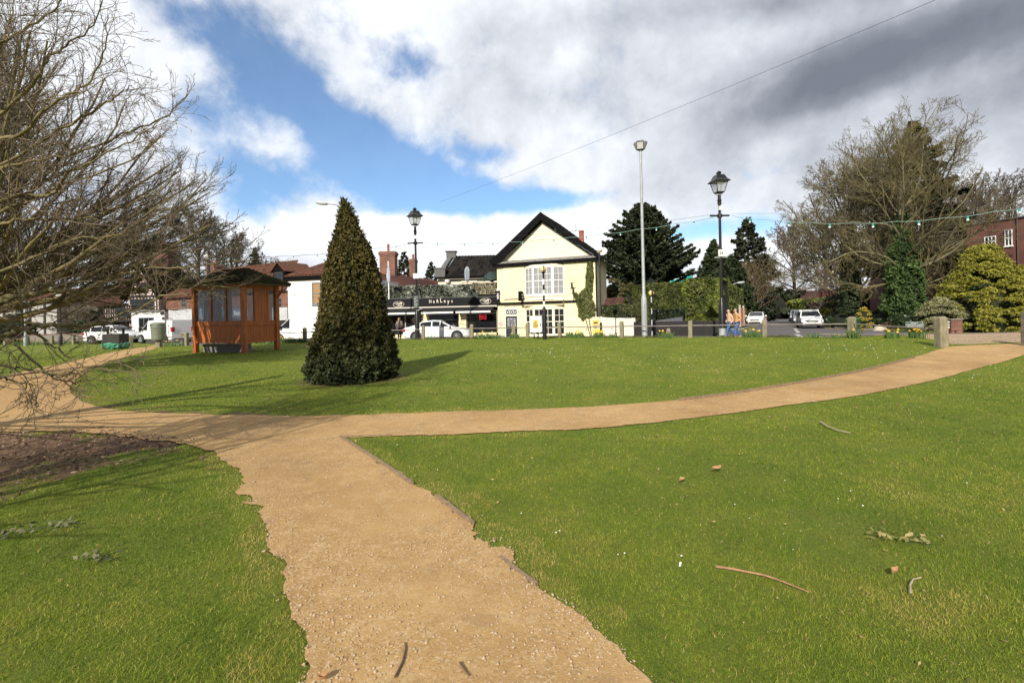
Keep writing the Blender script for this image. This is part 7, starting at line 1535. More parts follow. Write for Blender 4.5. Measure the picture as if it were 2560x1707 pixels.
# ---- belisha beacons
def beacon(u, D, vt, vb, label, pr=0.055, gr=0.17, fat=True):
    a, b = ray(u, vb); base = Vector((a*D, D, 0)); base.z = zt(base.x, base.y); H_ = P(u, vt, D).z-base.z; r = empty('belisha_beacon', base); tag(r, label, 'beacon', 'belisha beacons at the zebra crossing')
    zp = H_-2*gr-0.04; z0_ = 0.0
    if fat: MB().lathe([(pr*2.0, -0.2), (pr*2.0, zp*0.44), (pr*1.2, zp*0.50)], n=12).build('base_sleeve', MBLKG, r); z0_ = zp*0.5
    nb = 6 if fat else 7; hb = (zp-z0_)/nb
    for k in range(nb): MB().lathe([(pr, z0_+k*hb), (pr, z0_+(k+1)*hb)], n=12).build('pole_band', MWPAINT if k % 2 == (0 if fat else 0) else MBLKG, r)
    MB().lathe([(pr*1.3, zp), (pr*1.6, zp+0.04), (pr*1.9, zp+0.10)], n=12).build('globe_cup', MBLKG, r)
    MB().ball((0, 0, zp+gr+0.05), gr, 18, 12).build('globe', mat('amber_globe', (0.72, 0.55, 0.24), 0.25, spec=0.5), r)
    mb = MB(); mb.tube([((gr+0.012)*math.sin(t)*math.cos(0.3)*0.12-0.0, -(gr+0.012)*math.sin(t), zp+gr+0.05-(gr+0.012)*math.cos(t)) for t in np.linspace(0, math.pi, 11)], 0.030, 6); mb.build('globe_band', MBLKG, r)
beacon(1362, 25.6, 666, 848, 'large belisha beacon with striped pole beside the white cabinet')
beacon(1631, 32.0, 726, 845, 'smaller belisha beacon in front of the dark hedge right of the steel mast', 0.042, 0.19, False)
# ---- white cabinet with warning sign
D = 26.6; a, b = ray(1341, 846); base = Vector((a*D, D, 0)); base.z = zt(base.x, base.y); r = empty('electrical_cabinet', base, R(-6)); tag(r, 'white electrical cabinet on legs with a yellow danger sign', 'cabinet')
x0, x1 = -0.33, 0.33; z0 = P(1341, 831, D).z-base.z; z1 = P(1341, 791, D).z-base.z
cb = MB().bbox(x0, x1, -0.18, 0.12, z0, z1, 0.02).build('cabinet_body', mat('cabinet_white', (0.74, 0.74, 0.72), 0.6, var=0.06, scale=2), r)
MB().bbox(x0+0.02, x1-0.02, -0.195, -0.181, z0+0.02, z1-0.02, 0.005).build('door', mat('cabinet_white', (0.74, 0.74, 0.72), 0.6), r); MB().bbox(x1-0.11, x1-0.07, -0.225, -0.196, (z0+z1)/2-0.10, (z0+z1)/2+0.06, 0.008).build('handle', MBLK, r)
zc = (z0+z1)/2+0.03; sg = MB().box(-0.17, 0.13, -0.202, -0.1965, zc-0.24, zc+0.22).build('danger_sign', mat('sign_yellow', (0.62, 0.47, 0.10), 0.5), r)
mb = MB(); tri = [(-0.13, zc-0.06), (0.09, zc-0.06), (-0.02, zc+0.16)]
for p, q in zip(tri, tri[1:]+tri[:1]): mb.tube([(p[0], -0.205, p[1]), (q[0], -0.205, q[1])], 0.009, 4)
mb.tube([(0.0, -0.205, zc+0.09), (-0.035, -0.205, zc+0.03), (0.0, -0.205, zc+0.03), (-0.03, -0.205, zc-0.035)], 0.009, 4); add_text(mb, 'DANGER', 0.062, -0.02, -0.204, zc-0.115, bold=0.001); add_text(mb, 'OF DEATH', 0.05, -0.02, -0.204, zc-0.18, bold=0.001); mb.build('warning_symbol', MBLK, sg)
for sx in (-0.12, 0.10): MB().box(sx-0.03, sx+0.03, -0.03, 0.03, -0.15, z0-0.003).build('leg', MBLK, r)
# ---- slim globe lamp in front of the house corner, far street lights, lamp poking above the yew
def pole_thing(name, u, D, vt, vb, label, cat, m, r0, r1, rz=0.0, group=None):
    a, b = ray(u, vb); base = Vector((a*D, D, 0)); base.z = zt(base.x, base.y); H_ = P(u, vt, D).z-base.z; r = empty(name, base, rz); tag(r, label, cat, group); MB().lathe([(r0*1.5, -0.2), (r0*1.5, H_*0.18), (r0, H_*0.21), (r1, H_)], n=10).build('pole', m, r); return r, H_
r, H_ = pole_thing('globe_lamp', 1503, 28.6, 632, 846, 'slim black street lamp with pale globe at the right corner of the cream house', 'street lamp', MBLKG, 0.05, 0.04)
MB().lathe([(0.04, H_), (0.14, H_+0.03), (0.17, H_+0.14), (0.10, H_+0.17)], n=14).build('lamp_bowl', mat('bowl_grey', (0.40, 0.38, 0.30), 0.4), r); MB().lathe([(0.165, H_+0.15), (0.15, H_+0.25), (0.08, H_+0.33), (0.01, H_+0.35)], n=14).build('lamp_cover', mat('cover_white', (0.75, 0.75, 0.72), 0.3), r)
MB().box(-0.045, 0.045, -0.09, -0.06, H_*0.2, H_*0.27).build('number_plate', mat('box_white', (0.65, 0.65, 0.63), 0.5), r)
r, H_ = pole_thing('globe_lamp', 524, 40.0, 648, 850, 'black lamp with small white globe behind the shelter', 'street lamp', MBLKG, 0.07, 0.06); MB().ball((0, 0, H_+0.2), 0.24, 14, 10).build('globe', mat('cover_white', (0.75, 0.75, 0.72), 0.3), r)
def street_light(u, D, vt, vb, side, label, L_=0.9, r0=0.07):
    r, H_ = pole_thing('street_light', u, D, vt, vb, label, 'street light', MGALV, r0, r0*0.7, 0.0, 'grey street lights'); mb = MB(); mb.tube([(0, 0, H_-0.02), (side*0.05, 0, H_+0.15), (side*0.25, 0, H_+0.27), (side*L_, 0, H_+0.33)], 0.04, 8); mb.build('arm', MGALV, r)
    MB(Matrix.Translation((side*L_, 0, H_+0.33)) @ Matrix.Rotation(-side*0.12, 4, 'Y')).lathe([(0.001, 0.1), (0.20, 0.08), (0.26, 0.0), (0.20, -0.08), (0.001, -0.12)], (side*0.35, 0, 0), 14, sx=1.6, sy=0.7).build('lamp_head', mat('lamp_head_grey', (0.50, 0.51, 0.50), 0.4), r); return r
street_light(1832, 48, 716, 812, 1, 'grey street light with curved arm behind the walking men', 0.55)
street_light(2040, 90, 722, 790, -1, 'slender far grey street light on the right of the side road', 0.9, 0.075)
street_light(858, 30.5, 522, 850, -1, 'street light whose head pokes out beside the yew tip', 0.8)
# ---- left hand poles, signs and bins
r, H_ = pole_thing('sign_pole', 415, 31.5, 779, 868, 'slim grey pole beside the round green litter bin', 'pole', mat('pole_grey', (0.16, 0.18, 0.18), 0.5), 0.05, 0.05)
r, H_ = pole_thing('sign_pole', 64, 43, 738, 858, 'pale grey pole at the far left fence', 'pole', mat('pole_pale', (0.30, 0.33, 0.31), 0.5), 0.09, 0.08)
r, H_ = pole_thing('sign_post', 152, 42, 748, 858, 'black post with small square sign behind the far left fence', 'sign post', MBLKG, 0.09, 0.08); MB().box(-0.25, 0.25, -0.12, -0.08, H_-0.1, H_+0.42).build('sign_plate', mat('sign_greenish', (0.32, 0.36, 0.32), 0.5), r); mb = MB(); add_text(mb, 'i', 0.4, 0, -0.125, H_+0.16, bold=0.01); mb.build('sign_symbol', MBLK, r)
g_ = G(397, 872); k = 30.5; a = ray(397, 868)[0]; D = 30.3; base = Vector((a*D, D, zt(a*D, D))); r = empty('litter_bin', base); tag(r, 'round grey green domed litter bin mounted on a post', 'litter bin'); MBIN = mat('bin_green', (0.155, 0.175, 0.125), 0.5, var=0.2, scale=4)
zz0 = P(397, 850, D).z-base.z; zz1 = P(397, 806, D).z-base.z; hh_ = zz1-zz0
MB().lathe([(0.34, zz0), (0.37, zz0+0.03), (0.405, zz0+hh_*0.68)], n=22).build('bin_body', MBIN, r); MB().lathe([(0.43, zz0+hh_*0.68), (0.43, zz0+hh_*0.73), (0.385, zz0+hh_*0.74), (0.38, zz0+hh_*0.93), (0.33, zz0+hh_*0.985), (0.20, zz0+hh_)], n=22).build('bin_lid', MBIN, r)
MB(Matrix.Rotation(R(-62), 4, 'Z')).box(-0.16, 0.16, -0.40, -0.36, zz0+hh_*0.77, zz0+hh_*0.92).build('bin_opening', MBLK, r); MB().box(-0.14, 0.14, -0.12, 0.12, -0.2, zz0-0.003).build('support_post', MPOST, r)
g_ = G(290, 873); r = empty('litter_bin', g_, 0.1); tag(r, 'dark square litter bin standing in a crumpled green sack collar beside the left path', 'litter bin'); k = g_.y/1200.0
hb = 50*k; MB().bbox(-20*k, 20*k, -18*k, 18*k, 0.05, hb*0.78, 0.03).build('bin_body', mat('bin_dark', (0.022, 0.022, 0.018), 0.7), r)
mb = MB()
for sx in (-1, 1): mb.box(sx*18*k-0.05, sx*18*k+0.05, -0.05, 0.05, hb*0.781, hb*1.0)
mb.build('lid_support', mat('bin_dark', (0.022, 0.022, 0.018), 0.7), r); MB().bbox(-24*k, 24*k, -18*k, 18*k, hb*1.003, hb*1.06, 0.02).build('bin_lid', mat('bin_dark', (0.022, 0.022, 0.018), 0.7), r)
mb = MB(); kk = 26; vs = []; 
for j, (q, z) in enumerate(((0.9, 0.02), (1.08, 0.16), (1.18, 0.34), (1.0, 0.42), (0.80, 0.36))):
    for i in range(kk): w_ = 2*math.pi*i/kk; q2 = q*(1+0.07*math.sin(i*2.3+j*1.7)); vs.append((26*k*q2*math.cos(w_), 20*k*q2*math.sin(w_), z*1.05+0.04*math.sin(i*1.9+j)))
mb.add(vs, [(j*kk+i, j*kk+(i+1) % kk, (j+1)*kk+(i+1) % kk, (j+1)*kk+i) for j in range(4) for i in range(kk)]); mb.build('sack_collar', mat('green_plastic', (0.07, 0.26, 0.17), 0.35, var=0.3, scale=5, bump=0.6, bscale=6), r)
# ---- wooden shelter
base = Vector((-11.95, 21.4, 0)); base.z = zt(base.x, base.y)-0.02; sh = empty('wooden_shelter', base, math.atan2(-1.2, 2.95)); tag(sh, 'orange stained timber shelter with glazed sides and a mossy shingle hip roof', 'shelter')
MWOOD = mat('stained_timber', (0.52, 0.145, 0.030), 0.6, alt=(0.28, 0.075, 0.020), scale=3.0, bump=0.25, bscale=30, stretch=(3, 3, 0.5)); MWOOD2 = mat('stained_panel', (0.52, 0.145, 0.030), 0.6, alt=(0.30, 0.080, 0.020), scale=2.5, stretch=(6, 6, 0.3))
LX, LY, ZW0, ZW1, ZE_ = -3.2, 1.75, 1.48, 2.92, 3.12; pw_ = 0.10
for (x, y) in ((0, 0), (LX, 0), (0, LY), (LX, LY)): MB().bbox(x-pw_, x+pw_, y-pw_, y+pw_, -0.2, ZE_+0.1, 0.015).build('corner_post', MWOOD, sh)
def side(p, q, panes, solid=None, outward=-1):
    p = Vector(p); q = Vector(q); L = (q-p).length; ang = math.atan2(q.y-p.y, q.x-p.x); T = Matrix.Translation((p.x, p.y, 0)) @ Matrix.Rotation(ang, 4, 'Z'); a_, b_ = pw_+0.002, L-pw_-0.002
    pn = MB(T); nb = int((b_-a_)/0.16)
    for i in range(nb): x0 = a_+(b_-a_)*i/nb; pn.box(x0+0.003, x0+(b_-a_)/nb-0.003, -0.02, 0.02, 0.62, ZW0-0.22)
    pn.build('lower_panel', MWOOD2, sh)
    rl = MB(T); rl.box(a_, b_, -0.05, 0.05, 0.47, 0.617); rl.box(a_, b_, -0.055, 0.055, ZW0-0.217, ZW0-0.003); rl.box(a_, b_, -0.05, 0.05, ZW1+0.003, ZE_+0.05)
    for x in panes[1:-1]: xx = a_+(b_-a_)*x; rl.box(xx-0.05, xx+0.05, -0.045, 0.045, ZW0, ZW1)
    rl.build('rail', MWOOD, sh)
    for i in range(len(panes)-1):
        x0 = a_+(b_-a_)*panes[i]; x1 = a_+(b_-a_)*panes[i+1]
        if solid and i in solid:
            mb = MB(T); k = max(2, int((x1-x0)/0.15))
            for j in range(k): mb.box(x0+(x1-x0)*j/k+0.004, x0+(x1-x0)*(j+1)/k-0.004, -0.025, 0.025, ZW0, ZW1)
            mb.build('boarded_panel', MWOOD2, sh)
        else: MB(T).box(x0+0.004, x1-0.004, -0.006, 0.006, ZW0, ZW1).build('window_pane', MSHGL, sh)
side((LX, 0), (0, 0), [0, 0.335, 0.66, 1]); side((0, 0), (0, LY), [0, 0.30, 0.74, 1], [1]); side((LX, LY), (LX, 0), [0, 0.26, 0.74, 1], [1])
o_ = 0.48; ez_ = ZE_+0.06; rx0_, rx1_, ry_ = -2.35, -0.85, LY/2; rzz = 3.95; MSHI = tile_mat('mossy_shingle', (0.075, 0.070, 0.026), (0.018, 0.017, 0.011), (0.045, 0.038, 0.024)); kw = dict(tw=0.25, th=0.17, amp=0.0, step=0.06, thick=0.05)
E = [(LX-o_, -o_, ez_), (o_, -o_, ez_), (o_, LY+o_, ez_), (LX-o_, LY+o_, ez_)]; A_ = (rx0_, ry_, rzz); B2_ = (rx1_, ry_, rzz)
roof_slab('roof_slope', E[0], E[1], B2_, A_, MSHI, sh, **kw); roof_slab('roof_slope', E[2], E[3], A_, B2_, MSHI, sh, **kw); roof_slab('roof_slope', E[1], E[2], (rx1_, ry_+0.01, rzz), (rx1_, ry_-0.01, rzz), MSHI, sh, **kw); roof_slab('roof_slope', E[3], E[0], (rx0_, ry_-0.01, rzz), (rx0_, ry_+0.01, rzz), MSHI, sh, **kw)
mb = MB(); mb.box(LX-o_+0.03, o_-0.03, -o_+0.03, -o_+0.06, ez_-0.12, ez_-0.02); mb.box(o_-0.06, o_-0.03, -o_+0.062, LY+o_-0.03, ez_-0.12, ez_-0.02); mb.box(LX-o_+0.03, LX-o_+0.06, -o_+0.062, LY+o_-0.03, ez_-0.12, ez_-0.02); mb.build('eaves_board', mat('eaves_dark', (0.07, 0.04, 0.02), 0.8), sh)
mb = MB(); mb.box(LX-o_+0.08, o_-0.08, -o_+0.08, LY+o_-0.08, ez_-0.05, ez_-0.03); mb.build('soffit', mat('soffit_brown', (0.16, 0.06, 0.02), 0.8), sh)
mb = MB(); mb.tube([(0.1, LY, 2.55), (0.38, LY, 2.85), (0.45, LY, 3.1)], 0.045, 6); mb.build('brace', MWOOD, sh)
MB().box(LX+0.12, -0.12, 0.25, 0.45, -0.2, 0.42).build('concrete_plinth', mat('plinth_grey', (0.17, 0.17, 0.165), 0.9, var=0.2, scale=2), sh); MB().box(LX+0.15, -0.15, LY-0.55, LY-0.12, 0.75, 0.80).box(LX+0.15, -0.15, LY-0.14, LY-0.10, 0.85, 1.25).build('bench', MWOOD, sh)
# ---- green street name sign on the rail side, white notice by the gate post, brick pier, rock, bin lid
D = 22.5; p0 = P(2264, 818, D); p1 = P(2308, 816, 22.0); ang = math.atan2(p1.y-p0.y, p1.x-p0.x); L_ = (p1-p0).xy.length; r = empty('street_name_sign', (p0.x, p0.y, zt(p0.x, p0.y)), ang); tag(r, 'low green street name sign lettered in white behind the rail', 'street sign'); zz0 = p0.z-r.location.z; zz1 = P(2264, 805, D).z-r.location.z; hs_ = zz1-zz0
MB().bbox(0, L_, -0.015, 0.015, zz0, zz1, 0.004).build('sign_border', mat('box_white', (0.65, 0.65, 0.63), 0.5), r); MB().box(0.01, L_-0.01, -0.022, -0.016, zz0+0.010, zz1-0.010).build('sign_face', mat('sign_green', (0.012, 0.06, 0.045), 0.5), r)
mb = MB(); add_text(mb, 'STANMORE ROAD', hs_*0.32, L_/2, -0.026, zz0+hs_*0.50, bold=0.0, font_w=0.95); add_text(mb, 'WESTERN AVENUE', hs_*0.28, L_/2, -0.026, zz0+hs_*0.18, bold=0.0, font_w=0.95); add_text(mb, 'LEADING TO', hs_*0.16, L_/2, -0.026, zz0+hs_*0.80, bold=0.001); mb.build('sign_lettering', MWPAINT, r)
for x in (0.12, L_-0.12): MB().box(x-0.03, x+0.03, 0.016, 0.06, -0.15, zz1-0.05).build('sign_leg', MBLK, r)
p = P(2371, 812, 18.4); r = empty('white_notice', (p.x, p.y, zt(p.x, p.y)), 0.5); tag(r, 'small white notice on a peg just right of the big gate side post', 'notice'); z_ = p.z-r.location.z; MB().box(-0.07, 0.07, -0.01, 0.01, z_-0.13, z_+0.14).build('notice_face', MWPAINT, r); MB().box(-0.02, 0.02, 0.011, 0.04, -0.1, z_).build('peg', MPOST, r)
mb = MB(); add_text(mb, 'NO', 0.07, 0, -0.014, z_+0.05, bold=0.001); add_text(mb, 'DOGS', 0.045, 0, -0.014, z_-0.05, bold=0.001); mb.build('notice_lettering', MBLK, r)
p = base_at(2384, 28.4); r = empty('brick_pier', p, -0.2); tag(r, 'low worn red brick pier at the end of a garden wall by the drive', 'pier'); hp = P(2384, 799, 28.4).z-p.z; MB().bbox(-0.29, 0.29, -0.28, 0.28, -0.1, hp, 0.03).build('brick_body', MBRICK, r); MB().bbox(-0.32, 0.32, -0.32, 0.32, hp+0.003, hp+0.05, 0.015).build('coping', mat('coping_pale', (0.30, 0.26, 0.22), 0.9), r)
pa = base_at(2290, 36); pb_ = base_at(2374, 30.0); ang = math.atan2(pb_.y-pa.y, pb_.x-pa.x); L_ = (pb_-pa).xy.length; r = empty('brick_garden_wall', pa, ang); tag(r, 'low red brick garden wall running behind the street name sign', 'wall'); MB().box(0, L_-0.3, 0, 0.22, -0.2, 0.42).build('brick_body', MBRICK, r); MB().box(-0.02, L_-0.28, -0.03, 0.25, 0.423, 0.48).build('coping', mat('coping_pale', (0.30, 0.26, 0.22), 0.9), r)
p = base_at(2198, 33.5); r = MB(); bm = bmesh.new(); bmesh.ops.create_icosphere(bm, subdivisions=2, radius=0.45)
for v in bm.verts:
    n_ = v.co.normalized(); s_ = 0.75+0.5*float(vnoise(n_.x*2+5+n_.z, n_.y*2+9)); v.co = Vector((n_.x*0.50*s_, n_.y*0.35*s_, max(-0.05, n_.z*0.42*s_)))
r.add([v.co[:] for v in bm.verts], [[v.index for v in f.verts] for f in bm.faces]); bm.free(); o = r.build('boulder', mat('boulder_pale', (0.45, 0.41, 0.32), 0.9, var=0.25, scale=3, bump=0.5, bscale=10)); o.location = p; tag(o, 'pale angular boulder on the grass right of the yellow shrub', 'boulder')
p = base_at(2135, 36); r = empty('wheelie_bin', p, 0.5); tag(r, 'green lidded wheelie bin lying low beside the yellow shrub', 'bin'); MB().prism([(-0.36, 0), (0.36, 0), (0.42, 0.75), (-0.42, 0.75)], -0.3, 0.3).build('bin_body', mat('bin_g', (0.03, 0.08, 0.035), 0.5), r); MB().prism([(-0.48, 0.753), (0.48, 0.753), (0.46, 0.84), (0.2, 0.93), (-0.3, 0.90), (-0.46, 0.82)], -0.34, 0.34).build('bin_lid', mat('bin_lid_g', (0.06, 0.16, 0.06), 0.45), r)
# wooden side fence at left of side road
pts = [(1851, 812, 46), (1860, 806, 52), (1870, 800, 58), (1887, 792, 66)]
for i, ((ua, va, Da), (ub, vb, Db)) in enumerate(zip(pts[:-1], pts[1:])):
    a_ = GD(ua, Da); b_ = GD(ub, Db); a_.z = b_.z = 0.1; ang = math.atan2(b_.y-a_.y, b_.x-a_.x); L_ = (b_-a_).xy.length; r = empty('fence_panel', a_, ang); tag(r, ('orange brown fence panel nearest the men on the left of the side road', 'brown fence panel in the middle of the three beside the side road', 'furthest brown fence panel beside the side road')[i], 'fence', 'fence panels beside the side road')
    hf = 1.95; mb = MB(); n_ = int(L_/0.16)
    for k in range(n_): mb.box(k*L_/n_+0.005, (k+1)*L_/n_-0.005, -0.012*(k % 2), 0.012, 0, hf)
    mb.build('board', mat('fence_brown' if i else 'fence_orange', (0.17, 0.10, 0.065) if i else (0.32, 0.12, 0.05), 0.9, var=0.25, scale=3), r); MB().box(-0.08, 0.08, -0.08, 0.08, 0, hf+0.25).build('concrete_post', mat('concrete_post', (0.42, 0.38, 0.32), 0.9), r)
# ---- festoon lights
MCAB = mat('cable_black', (0.03, 0.035, 0.035), 0.7); MCABG = mat('cable_green', (0.20, 0.30, 0.26), 0.6); MBULB = mat('bulb_socket_green', (0.02, 0.26, 0.22), 0.5); MBUG = mat('bulb_glass', (0.75, 0.82, 0.82), 0.15)
def festoon(p, q, sag, n, label, m=MCAB, r0=0.012, bulbs=None, pin=None, bs=1.0):
    root = empty('festoon_lights', (p+q)/2); tag(root, label, 'string lights', 'festoon light strings across the green'); c0 = root.location.copy(); k = 37; pts = []
    ts = np.linspace(0, 1, k)
    for t in ts: w_ = p.lerp(q, float(t)); w_.z -= sag*4*t*(1-t)+(0.05*abs(math.sin(t*math.pi*n/1.0)) if n else 0); pts.append(w_-c0)
    MB().tube(pts, r0, 5).build('cable', m, root)
    for i in range(n):
        t = (i+0.5)/n; w_ = p.lerp(q, t); w_.z -= sag*4*t*(1-t)+0.05; w_ -= c0
        b = MB().lathe([(0.02, 0.0), (0.035*bs, -0.01), (0.035*bs, -0.09*bs)], tuple(w_), 8).build('bulb_socket', MBULB, root); MB().ball(tuple(w_+Vector((0, 0, -0.125*bs))), 0.042*bs, 8, 6).build('bulb', MBUG, b)
    return root
def arm_tip(u, v, D): return P(u, v, D)
A1 = arm_tip(1060, 607, 29.9); A0 = arm_tip(1026, 609, 29.9); A3 = arm_tip(1828, 539, 24.2); A2 = arm_tip(1784, 543, 24.2)
festoon(A1, A2, 0.42, 9, 'string of green socketed bulbs hanging between the two tall lantern posts', MCABG, 0.012)
festoon(A3, P(2760, 478, 19.0), 0.75, 8, 'string of turquoise socketed bulbs leading off to the right edge', MCABG, 0.012, bs=1.25)
festoon(A0, P(500, 640, 37.5), 0.35, 9, 'string of bulbs running left from the restaurant lantern post behind the yew', MCAB, 0.012)
festoon(P(500, 640, 37.5), P(-120, 650, 34), 0.4, 6, 'string of bulbs running left from the shelter lantern post', MCAB, 0.012)
def wire(pts, label, r0=0.006, m=MCAB):
    w_ = [P(*p) for p in pts]; c0 = w_[0]; k = 24; L = []
    for i in range(k+1): t = i/k; a_ = w_[0].lerp(w_[1], t); a_.z -= 4*t*(1-t)*0.25; L.append(a_-c0)
    o = MB().tube(L, r0, 4).build('overhead_wire', m); o.location = c0; tag(o, label, 'wire', 'thin overhead wires'); return o
wire([(1784, 536, 24.2), (1060, 601, 29.9)], 'thin support wire above the middle string of bulbs')
wire([(2700, 480, 19.5), (1828, 534, 24.2)], 'thin support wire above the right hand string of bulbs', 0.005)
wire([(2340, 0, 22), (1100, 505, 62)], 'long thin overhead wire crossing the sky diagonally at right', 0.010)
# ================================================================ VEHICLES
MTYRE = mat('tyre_rubber', (0.012, 0.012, 0.012), 0.8); MRIM = mat('alloy_rim', (0.35, 0.36, 0.37), 0.3, metal=0.6); MCGL = mat('car_glass', (0.012, 0.015, 0.017), 0.04, spec=0.8); MCW = mat('car_white', (0.80, 0.80, 0.79), 0.25, coat=0.6); MCS = mat('car_silver', (0.36, 0.37, 0.38), 0.3, metal=0.5, coat=0.5); MCD = mat('car_dark', (0.02, 0.022, 0.03), 0.25, coat=0.6); MCC = mat('car_cream', (0.62, 0.58, 0.46), 0.3, coat=0.5); MHEAD = mat('headlight_glass', (0.55, 0.58, 0.6), 0.1, spec=0.8); MTAIL = mat('tail_light', (0.40, 0.015, 0.02), 0.25); MPLAS = mat('black_plastic', (0.018, 0.018, 0.018), 0.6); MPLATE = mat('plate_white', (0.75, 0.75, 0.70), 0.5); MPLATEY = mat('plate_yellow', (0.72, 0.55, 0.10), 0.5)
KINDS = dict(
 saloon=dict(L=4.65, W=1.82, prof=[(-2.32, .50, .62), (-2.28, .90, .86), (-2.0, 1.00, .90), (-1.45, 1.02, .93), (-.6, .98, .96), (.5, .97, .97), (1.1, .93, .96), (1.7, .86, .93), (2.1, .74, .86), (2.28, .60, .72), (2.33, .45, .60)], gh=[(-1.78, 1.0), (-.95, 1.36), (-.3, 1.43), (.25, 1.40), (1.15, .97)], pil=[-1.12, -.30, .28, .98], wb=(-1.38, 1.42), wr=.33),
 hatch=dict(L=4.1, W=1.75, prof=[(-2.02, .45, .70), (-2.0, .95, .88), (-1.85, 1.0, .93), (-.8, .98, .97), (.4, .96, .97), (1.0, .95, .96), (1.5, .88, .92), (1.85, .76, .84), (2.02, .60, .72), (2.05, .45, .62)], gh=[(-1.92, 1.0), (-1.6, 1.38), (-.4, 1.47), (.25, 1.44), (1.1, .96)], pil=[-1.45, -.35, .30, .95], wb=(-1.22, 1.25), wr=.31),
 suv=dict(L=4.55, W=1.88, prof=[(-2.24, .50, .75), (-2.22, 1.0, .90), (-2.0, 1.08, .95), (-.8, 1.06, .98), (.5, 1.04, .98), (1.05, 1.05, .96), (1.7, .98, .93), (2.1, .86, .86), (2.25, .66, .76), (2.28, .48, .66)], gh=[(-2.12, 1.08), (-1.75, 1.52), (-.4, 1.64), (.3, 1.60), (1.15, 1.06)], pil=[-1.5, -.42, .32, .98], wb=(-1.32, 1.38), wr=.36),
 van=dict(L=5.0, W=1.95, prof=[(-2.48, .40, .93), (-2.46, 1.0, .97), (-.5, 1.05, .99), (.8, 1.06, .98), (1.35, 1.08, .95), (1.75, 1.0, .92), (2.2, .86, .86), (2.42, .66, .78), (2.48, .45, .66)], gh=[(-2.46, 1.02), (-2.40, 1.90), (-.4, 1.96), (.75, 1.93), (1.70, 1.05)], pil=[.80, 1.58], wb=(-1.6, 1.62), wr=.34))
